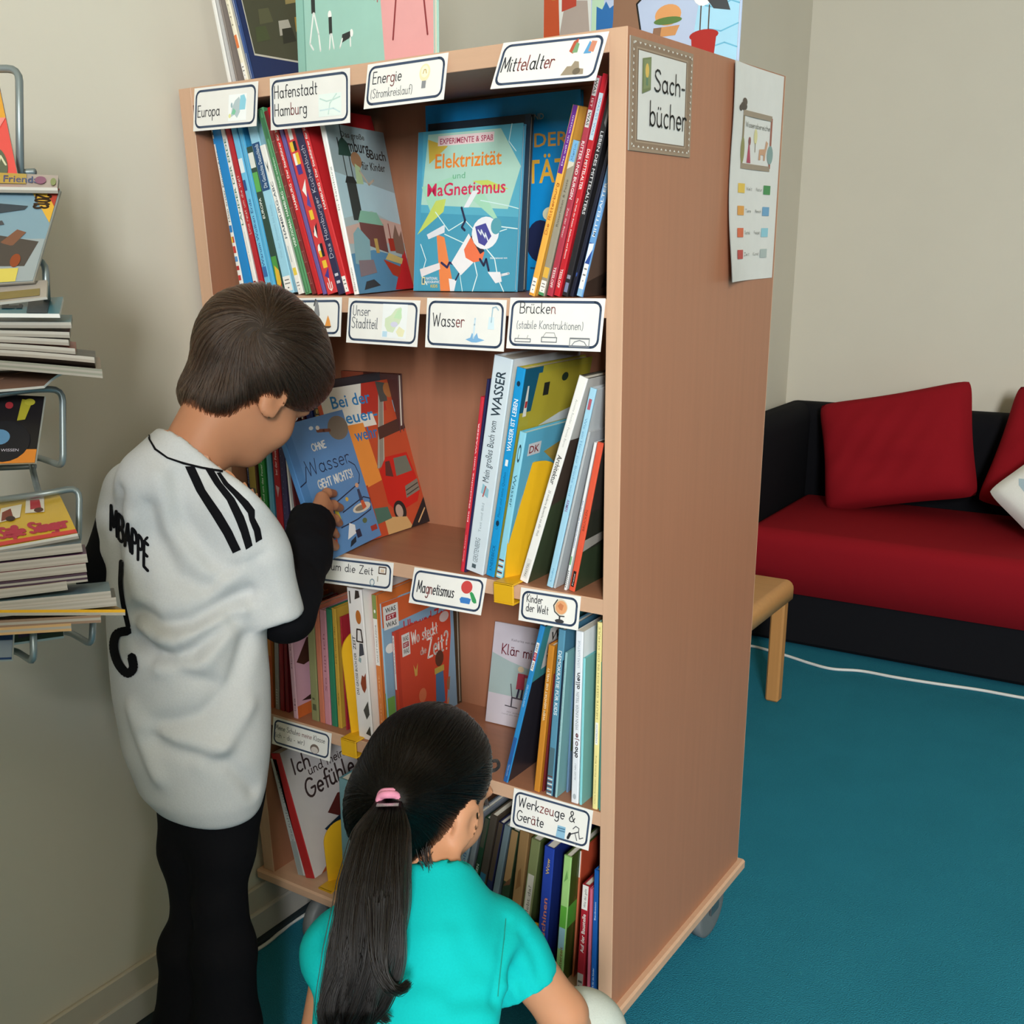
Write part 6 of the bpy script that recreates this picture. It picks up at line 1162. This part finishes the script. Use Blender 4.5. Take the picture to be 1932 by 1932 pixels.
Nj = vnormals(Vj, Qj); Vj = relax(cloth_noise(Vj, Nj, .0018, 42, 8), Qj, 1)
to = obj('t_shirt', Vj, Qj, TEAL, girl, MG0); bj = tree(Vj, Qj)
b = MB(); appliq(b, bj, [dense([((953, 1733), (955, 1733)), ((950, 1770), (952, 1770)), ((944, 1820), (946, 1820)), ((938, 1880), (940, 1880))], 5)], mat('0c8076', .9, 'cloth'), .0006); b.build('sleeve_seam', to)
# trousers and shoes
def legs(p):
    d = None
    for h, k, a in ((hp_R, kn_R, an_R), (hp_L, kn_L, an_L)):
        q = chain(p, [h, k, a], [.078, .058, .040], .02); d = q if d is None else smin(d, q, .02)
    return smin(d, chain(p, [hipc, hipc - np.array((0, 0, .16))], [.085, .10]), .04)
V, Q = isosurf(legs, (-.30, -.86, .02), (.36, -.16, .62), .008); N = vnormals(V, Q); obj('leggings', relax(cloth_noise(V, N, .002, 30, 4), Q, 1), Q, GREY, girl, MG0)
for a in (an_R, an_L):
    f = lambda p: smax(chain(p, [(a[0], a[1] - .01, .045), (a[0] + .01, a[1] + .08, .035), (a[0] + .015, a[1] + .13, .026)], [.040, .036, .028], .02), .004 - p[:, 2], .004)
    V, Q = isosurf(f, (a[0] - .08, a[1] - .09, -.01), (a[0] + .1, a[1] + .2, .12), .007); obj('shoe', V, Q, mat('2a2a2e', .6), girl, MG0)
# hair drawn back to the band, then the ponytail
tie = P_(735, 1510, 1.268)
def capG(p):
    ax = np.array([gR, gF, gU]); g = lambda r_, f_, u_: gC + (gR * r_ + gF * f_ + gU * u_) * GS; q = (p - gC) @ ax.T / GS
    d = ell(p, g(0, -.010, .030), ax, np.array((.074, .097, .090)) * GS)
    d = smin(d, ell(p, g(0, -.060, -.030), ax, np.array((.062, .042, .058)) * GS), .03)
    d = smin(d, cap_(p, gC - gF * .07 - gU * .01, tie + gF * .02, .045, .020), .04)
    side = q[:, 2] - np.interp(q[:, 1], [-.09, -.05, -.02, 0, .02, .05, .09], [-.125, -.105, -.075, -.035, .0, .025, .05])
    return smax(d, -side * .7, .010)
Vc, Qc = isosurf(capG, gC - .19, gC + .19, .005); Vc = relax(Vc, Qc, 2)
HG = hairmat('0c0705', .25)
go = obj('hair', Vc, Qc, mat('1b1512', .55, 'hair', .25), girl, MG0); bg = tree(Vc, Qc)
def flowG(p, no, r, k):
    if no is None: return int(max(3, min(26, np.linalg.norm(p - tie) / .0062 + 1)))
    q = tie - p; l = np.linalg.norm(q)
    if l < .012: return None
    return q / l + np.array((0, 0, .25 * min(1, l / .1) * (1 if p[2] < tie[2] else -.25)))
L_ = comb(Vc, Qc, bg, 7500, flowG, 26, .0062, .0035, 21)
strands('strands', L_, .00055, HG, go)
# ponytail
cl = [np.array(q) for q in smooth_path([tuple(P_(u, v, w_)) for u, v, w_ in ((738, 1500, 1.275), (733, 1530, 1.248), (722, 1580, 1.232), (713, 1650, 1.218), (706, 1730, 1.205), (694, 1810, 1.196), (672, 1880, 1.19), (655, 1935, 1.188), (660, 1985, 1.19))], 6)]
hw = np.interp(np.linspace(0, 1, len(cl)), [0, .1, .22, .4, .6, .8, .92, 1], [.009, .016, .030, .038, .041, .037, .026, .012])
wide, thick = Rm[0], -Rm[2]
L_ = []
r = np.random.default_rng(4)
locks = []
for i in range(54):
    a, q = r.uniform(0, 2 * math.pi), math.sqrt(r.random()); locks.append((q * math.cos(a), q * math.sin(a), r.uniform(0, 6), r.uniform(.03, .16), r.uniform(1.2, 2.6), r.uniform(.80, 1)))
for i in range(3600):
    x0, y0, ph, am, fr, le = locks[i % 54]; j1, j2 = r.normal(size=2) * .085; o_ = r.uniform(0, .03)
    n = int(len(cl) * min(1, le * r.uniform(.92, 1.05))); pl = []
    for k in range(n):
        t = k / len(cl); s_ = hw[k]; tight = 1 - .45 * t
        pl.append(cl[k] + wide * s_ * (x0 + j1 * tight + (am + o_) * t * math.sin(fr * t * 6 + ph) * 1.6) + thick * s_ * .55 * (y0 + j2 * tight + am * t * math.cos(fr * t * 6 + ph)))
    L_.append(np.array(pl))
def wisp(pts, n, spread, r0=None):
    base = [np.array(q) for q in smooth_path([tuple(P_(*q)) for q in pts], 5)]
    for _ in range(n):
        o1, o2 = r.normal(size=3) * spread, r.normal(size=3) * spread
        L_.append(np.array([p + (o1 * (1 - k / len(base)) + o2 * k / len(base)) * (1 - .6 * k / len(base)) for k, p in enumerate(base)]))
wisp([(715, 1700, 1.19), (714, 1780, 1.175), (718, 1830, 1.168), (735, 1862, 1.166), (754, 1868, 1.170), (770, 1856, 1.176)], 300, .0055)
wisp([(690, 1780, 1.19), (690, 1850, 1.186), (700, 1900, 1.186), (730, 1925, 1.19)], 220, .006)
wisp([(665, 1760, 1.195), (650, 1820, 1.19), (640, 1880, 1.19), (650, 1940, 1.19)], 200, .005)
strands('ponytail', L_, .0006, HG, girl, MG0)
L_ = []
wisp([(905, 1380, 1.42), (912, 1420, 1.43), (925, 1452, 1.43), (940, 1448, 1.43), (938, 1436, 1.43), (922, 1438, 1.43)], 110, .0018)
wisp([(900, 1480, 1.41), (912, 1500, 1.42), (920, 1520, 1.42)], 25, .004); wisp([(880, 1360, 1.41), (905, 1390, 1.42), (918, 1420, 1.42)], 14, .003)
wisp([(860, 1590, 1.345), (850, 1615, 1.335), (838, 1640, 1.33)], 22, .006); wisp([(800, 1600, 1.30), (806, 1630, 1.295), (815, 1655, 1.295)], 30, .007)
strands('loose_curls', L_, .0005, HG, girl, MG0)
# pink hair band with a silver clasp
b = MB(); pk = mat('d58aa4', .8, 'cloth', .1); ax_ = nrm(cl[4] - cl[0]); e1 = nrm(np.cross(ax_, thick)); e2 = np.cross(ax_, e1)
for o_, r_ in ((-.003, .0115), (.004, .012)):
    b.tube([tie + ax_ * (o_ + .002 * math.sin(3 * t)) + (e1 * math.cos(t) + e2 * math.sin(t)) * r_ for t in [2 * math.pi * k / 28 for k in range(28)]], .0048, pk, 10, True)
hb = b.build('hair_band', girl, MG0, True)
b = MB(); c = tie + ax_ * .004 + thick * .0168; b.prism([(-.013, -.003), (.013, -.003), (.013, .003), (-.013, .003)], Vector(c), Vector(e1 if e1 @ wide > 0 else -e1), Vector(-ax_), Vector(thick), .002, mat('d8d8dc', .25, metal=.9)); b.build('clasp', hb)
# ------------------------------------------------------------------ magazine rack by the left wall
WIRE = mat('8c979a', .4, 'metal', .5, .5)
rk = tag(empty('magazine_rack', tuple(P_(-60, 900, 1.22)[:2]) + (0,)), 'grey wire magazine rack at the left edge, stuffed with magazines', 'magazine rack')
MR = Matrix.Translation(-rk.location)
rv = Vector(nrm((.83, .556, 0))); fv_ = Vector(nrm((-.556, .83, 0)))    # along the rack's face, and into the rack
def loopw(name, pts, r=.0038):
    b = MB(); Q_ = [Vector(p) for p in pts]; out = []
    for i, p in enumerate(Q_):
        if i in (0, len(Q_) - 1): out.append(p); continue
        a, c = (Q_[i - 1] - p), (Q_[i + 1] - p); s = min(.014, a.length * .45, c.length * .45); a.normalize(); c.normalize()
        for t in (0, .25, .5, .75, 1): out.append((1 - t) ** 2 * (p + a * s) + 2 * t * (1 - t) * p + t * t * (p + c * s))
    b.tube(out, r, WIRE, 8); return b.build(name, rk, MR, True)
W_ = lambda u, v, d=1.25: Vector(P_(u, v, d))
loopw('wire_pocket', [W_(-190, 340, 1.26), W_(-190, 128, 1.26), W_(36, 130, 1.26), W_(38, 345, 1.26)], .0045)
loopw('wire_pocket', [W_(-190, 600, 1.17), W_(-190, 485, 1.17), W_(85, 489, 1.17), W_(89, 575, 1.17)])
loopw('wire_pocket', [W_(-190, 905, 1.14), W_(-190, 770, 1.14), W_(60, 735, 1.19), W_(118, 734, 1.21), W_(119, 880, 1.21), W_(70, 862, 1.26), W_(-30, 880, 1.27)])
loopw('wire_pocket', [W_(-120, 960, 1.20), W_(88, 931, 1.20), W_(150, 919, 1.22), W_(148, 1030, 1.22), W_(100, 1010, 1.27)])
loopw('wire_pocket', [W_(62, 1165, 1.14), W_(64, 1250, 1.14), W_(30, 1228, 1.19), W_(-60, 1215, 1.2)])
loopw('wire_pocket', [W_(176, 1150, 1.22), W_(174, 1217, 1.22), W_(130, 1192, 1.27), W_(-60, 1190, 1.28)])
b = MB()
for u in (-380, -300):
    p = W_(u, 900, 1.20); b.tube([(p.x, p.y, .02), (p.x, p.y, 1.72)], .006, WIRE, 10)
b.build('upright', rk, MR, True)
b = MB(); c = W_(-340, 900, 1.20)
for a in range(4):
    t = a * math.pi / 2 + 1.2; b.tube([(c.x, c.y, .03), (c.x + .16 * math.cos(t), c.y + .16 * math.sin(t), .012)], .011, WIRE, 8)
b.build('foot', rk, MR, True)
loopw('wire_link', [W_(58, 868, 1.26), W_(66, 905, 1.26), W_(74, 934, 1.23)])
for v, d in ((330, 1.29), (590, 1.28), (885, 1.28), (1010, 1.28), (1195, 1.28)): loopw('tier_wire', [W_(-385, v, 1.20), W_(-60, v, d), W_(66, v - 6, d - .02)])
def magazine(TLq, TRq, BLq, BRq, T, cover, items, label, bend=0.0, edge='d8d4cc', m=None):
    """a limp magazine: a curved slab between four photo points given with their distances"""
    c = [np.array(P_(*q)) for q in (TLq, TRq, BRq, BLq)]; n = 12; b = MB()
    N = np.cross(c[1] - c[0], c[3] - c[0]); N = nrm(N); N = N if N @ Rm[2] < 0 else -N
    f = lambda s, t: (c[0] * (1 - s) + c[1] * s) * (1 - t) + (c[3] * (1 - s) + c[2] * s) * t + N * bend * (4 * t * (1 - t) * .6 + s * s * .6)
    top = [f(i / n, j / n) for j in range(n + 1) for i in range(n + 1)]; bot = [p - N * T for p in top]; k = (n + 1) ** 2
    fs = []
    for j in range(n):
        for i in range(n): a = j * (n + 1) + i; fs.append((a, a + n + 1, a + n + 2, a + 1))
    cm = mat(cover, .3, 'cover', .5); b.add(top, fs, cm); b.add(bot, [q[::-1] for q in fs], cm)
    ring = [i for i in range(n + 1)] + [(j + 1) * (n + 1) - 1 for j in range(1, n + 1)] + [n * (n + 1) + i for i in range(n - 1, -1, -1)] + [j * (n + 1) for j in range(n - 1, 0, -1)]
    vs = [top[i] for i in ring]; nn = len(ring); lay = max(1, int(T / .0022)); em = (mat(edge, .8, 'paper', .1), mat('a39d94', .8, 'paper', .1))
    for l in range(lay): b.add([p - N * T * l / lay for p in vs] + [p - N * T * (l + 1) / lay for p in vs], [(i, nn + i, nn + (i + 1) % nn, (i + 1) % nn) for i in range(nn)], em[l % 2])
    # printing follows the curve
    for it in items:
        t2 = MB(); decor(t2, Vector((0, 0, 0)), Vector((1, 0, 0)), Vector((0, 1, 0)), Vector((0, 0, 1)), np.linalg.norm(c[1] - c[0]), np.linalg.norm(c[3] - c[0]), [it])
        w_, h_ = np.linalg.norm(c[1] - c[0]), np.linalg.norm(c[3] - c[0]); kk = items.index(it)
        for mi, m_ in enumerate(t2.mats):
            vv = [f(min(1, max(0, x / w_)), min(1, max(0, 1 - y / h_))) + N * (.0007 + .00008 * kk) for x, y, z in t2.v]
            b.add(vv, [q for q, a in zip(t2.f, t2.mi) if a == mi], m_)
    return tag(b.build('magazine'), label, 'magazine', 'magazines in the wire rack')
magazine((-150, 160, 1.275), (-2, 160, 1.28), (-150, 330, 1.22), (33, 330, 1.225), .004, 'e0524c', [('P', [(0, .5), (1, .62), (1, 1), (0, 1)], 'dca03c'), ('P', [(0, .3), (.9, .5), (1, .62), (0, .6)], 'e88a84'), ('E', .84, .12, .08, .16, '5c6450'), ('L', [(.8, .05), (.86, .2), (.9, .1)], .002, 'd4d4b4')], 'red and golden magazine at the very top of the wire rack')
magazine((-160, 318, 1.21), (110, 331, 1.21), (-160, 350, 1.15), (108, 354, 1.15), .006, 'b9a8a4', [('R', 0, .2, .78, .95, 'cdb04a'), ('T', 'Friends', .62, .3, .86, .8, '2c4c8c'), ('E', .88, .5, .04, .3, '94507c'), ('E', .97, .4, .02, .3, '8c9c5c')], 'flat-lying magazine with a yellow title strip above the airplane cover')
magazine((-170, 344, 1.165), (113, 357, 1.165), (-170, 545, 1.135), (62, 530, 1.135), .005, '7f9cac', [('R', 0, 0, 1, .45, '9aa4a8'), ('P', [(0, .2), (.9, .16), (.96, .42), (.6, .5), (0, .46)], '4c4540'), ('P', [(.6, .3), (.75, .34), (.85, .52), (.78, .55), (.68, .42)], '7c5440'), ('P', [(.56, .7), (.8, .76), (.82, .8), (.6, .82)], '3c444c'), ('P', [(.5, .56), (.68, .6), (.66, .64), (.5, .62)], '4c4c50'), ('P', [(.80, 1), (1, 1), (1, .62)], 'd8a83c'), ('P', [(.90, 1), (1, 1), (1, .8)], 'b04434'), ('H', '2013', .86, .78, .96, .92, '3c2c1c', -1, .16), ('R', 0, .0, .86, .14, 'd4c45c'), ('E', .82, .22, .04, .07, '8c4424')], 'magazine with an old propeller plane on a blue sky, dated 2013 in its yellow corner')
magazine((-170, 548, 1.15), (89, 528, 1.15), (-170, 590, 1.12), (88, 560, 1.12), .003, 'b4aca4', [('R', .5, .1, .95, .5, '8c7c4c')], 'grey magazine edge peeping out below the airplane cover')
magazine((-170, 572, 1.19), (119, 560, 1.19), (-170, 590, 1.10), (112, 592, 1.10), .004, '2c7488', [('R', .78, 0, .92, 1, '20303c'), ('H', 'Horst', .62, .3, .74, .6, '1c3c48', 0, .12)], 'teal magazine with a white top edge on the middle stack', edge='ecebe8')
for k, (v, c, l, xr) in enumerate(((604, '3f7c94', 'blue magazine with a curled corner on the middle stack', 136), (618, '8c4038', 'dark red magazine in the middle stack, under the curled blue one', 132), (628, '9a9690', 'pale magazine in the middle stack, third from its bottom', 130), (640, 'b04c3c', 'magazine with a reddish edge, second from the middle stack\'s bottom', 142), (652, '4c4640', 'dark dog-eared magazine near the bottom of the middle stack', 178))):
    magazine((-170, v - 12, 1.24), (xr, v - 10 + k, 1.24), (-170, v + 3, 1.11), (xr - 2, v + 4, 1.11), .006, c, [], l, bend=-.004 * k, edge='b8b4ac')
magazine((-170, 662, 1.25), (188, 668, 1.25), (-170, 668, 1.10), (192, 690, 1.10), .009, '8c7868', [], 'thick limp magazine hanging out at the bottom of the middle stack', bend=-.006, edge='8c8c80')
magazine((-170, 700, 1.16), (150, 702, 1.18), (-170, 745, 1.13), (85, 735, 1.14), .003, '7a5c4c', [('P', [(.3, .2), (.6, .4), (.5, .8), (.3, .7)], '4c382c'), ('P', [(.6, .3), (.8, .5), (.9, .9), (.7, .7)], 'b08c74')], 'brownish magazine drooping under the middle stack', bend=.008)
magazine((-170, 735, 1.185), (84, 748, 1.185), (-170, 880, 1.17), (66, 873, 1.17), .004, '1c1a1e', [('R', 0, 0, 1, .2, 'd8842c'), ('E', .74, .32, .20, .30, '14141c'), ('E', .70, .38, .08, .11, '5c8cb4'), ('P', [(.82, .62), (.88, .64), (.92, .92), (.84, .94)], 'a8a02c'), ('E', .90, .9, .04, .05, 'b4ac34'), ('E', .75, .84, .03, .05, 'a02c34'), ('T', 'WISSEN', .72, .17, .86, .21, 'c8c4d4', 0, 'n')], 'black magazine with a blue disc and an orange foot in the wire pocket')
magazine((-170, 965, 1.22), (108, 928, 1.24), (-170, 1060, 1.10), (148, 1012, 1.12), .006, 'ddb83c', [('R', 0, .0, 1, .06, 'd84c48'), ('P', [(.93, 0), (1, 0), (1, 1), (.9, 1)], 'd85c50'), ('H', 'Süße Sänger', .55, .12, .96, .3, 'c03c54', 0, .16), ('P', [(.56, .4), (.70, .44), (.74, .72), (.60, .7)], 'f0ece4'), ('P', [(.58, .42), (.66, .46), (.66, .66), (.6, .6)], '8c4434'), ('P', [(.74, .5), (.86, .46), (.9, .84), (.78, .86)], 'f0ece4'), ('P', [(.78, .56), (.85, .56), (.86, .76), (.8, .78)], 'c0404c'), ('E', .83, .52, .03, .05, '5c3428'), ('E', .64, .44, .03, .05, '3c2418')], 'yellow children\'s magazine with red border and upside-down writing', bend=.006)
for k, (v, c, l, xr) in enumerate(((1032, '5c7890', 'blue-grey magazine directly under the yellow children\'s magazine', 150), (1052, '8c5c84', 'purple magazine with a red logo in the lower stack', 160), (1070, 'b4485c', 'pinkish magazine in the lower stack, below the purple one', 158), (1088, '6c4a5c', 'plum-coloured magazine in the middle of the lower stack', 160), (1104, 'c8a83c', 'magazine with a yellow spine strip in the lower stack', 122), (1122, '7c9cb0', 'pale blue curled magazine in the lower stack', 205), (1134, '544c44', 'dark magazine under the pale blue curled one', 215))):
    magazine((-170, v + 6, 1.25), (xr, v - 22, 1.25), (-170, v + 28, 1.11), (xr + 4, v - 4, 1.11), .009, c, [('R', .9, .1, .97, .6, 'c03434')] if k == 1 else [], l, bend=.003, edge='b0a8a0' if k != 3 else '4c3c48')
magazine((-170, 1140, 1.24), (210, 1135, 1.24), (-170, 1152, 1.11), (236, 1148, 1.11), .006, 'd8a42c', [], 'magazine with a bright yellow edge reaching to the boy\'s back', bend=-.002, edge='d8a42c')
magazine((-170, 1158, 1.24), (185, 1152, 1.24), (-170, 1180, 1.11), (190, 1160, 1.11), .008, '8c6c5c', [], 'brown magazine below the one with the bright yellow edge', edge='8c7464')
magazine((-170, 1172, 1.24), (128, 1166, 1.24), (-170, 1195, 1.11), (134, 1176, 1.11), .008, 'c8a878', [('T', 'KINDER', .82, .3, .96, .7, '4c3c2c')], 'tan magazine at the very bottom of the lower stack', edge='c09c70')
magazine((-170, 1190, 1.20), (118, 1170, 1.24), (-170, 1240, 1.18), (120, 1200, 1.22), .004, '4c5c50', [('P', [(.7, .2), (.9, .3), (.9, .9), (.7, .8)], '5c4c6c')], 'dark greenish magazine hanging in the lowest wire pocket')
magazine((-170, 1180, 1.17), (26, 1172, 1.17), (-170, 1252, 1.15), (22, 1244, 1.15), .004, '2c4470', [('R', .86, .05, 1, .5, '8c98a4')], 'navy magazine with a barcode patch at the bottom left edge')
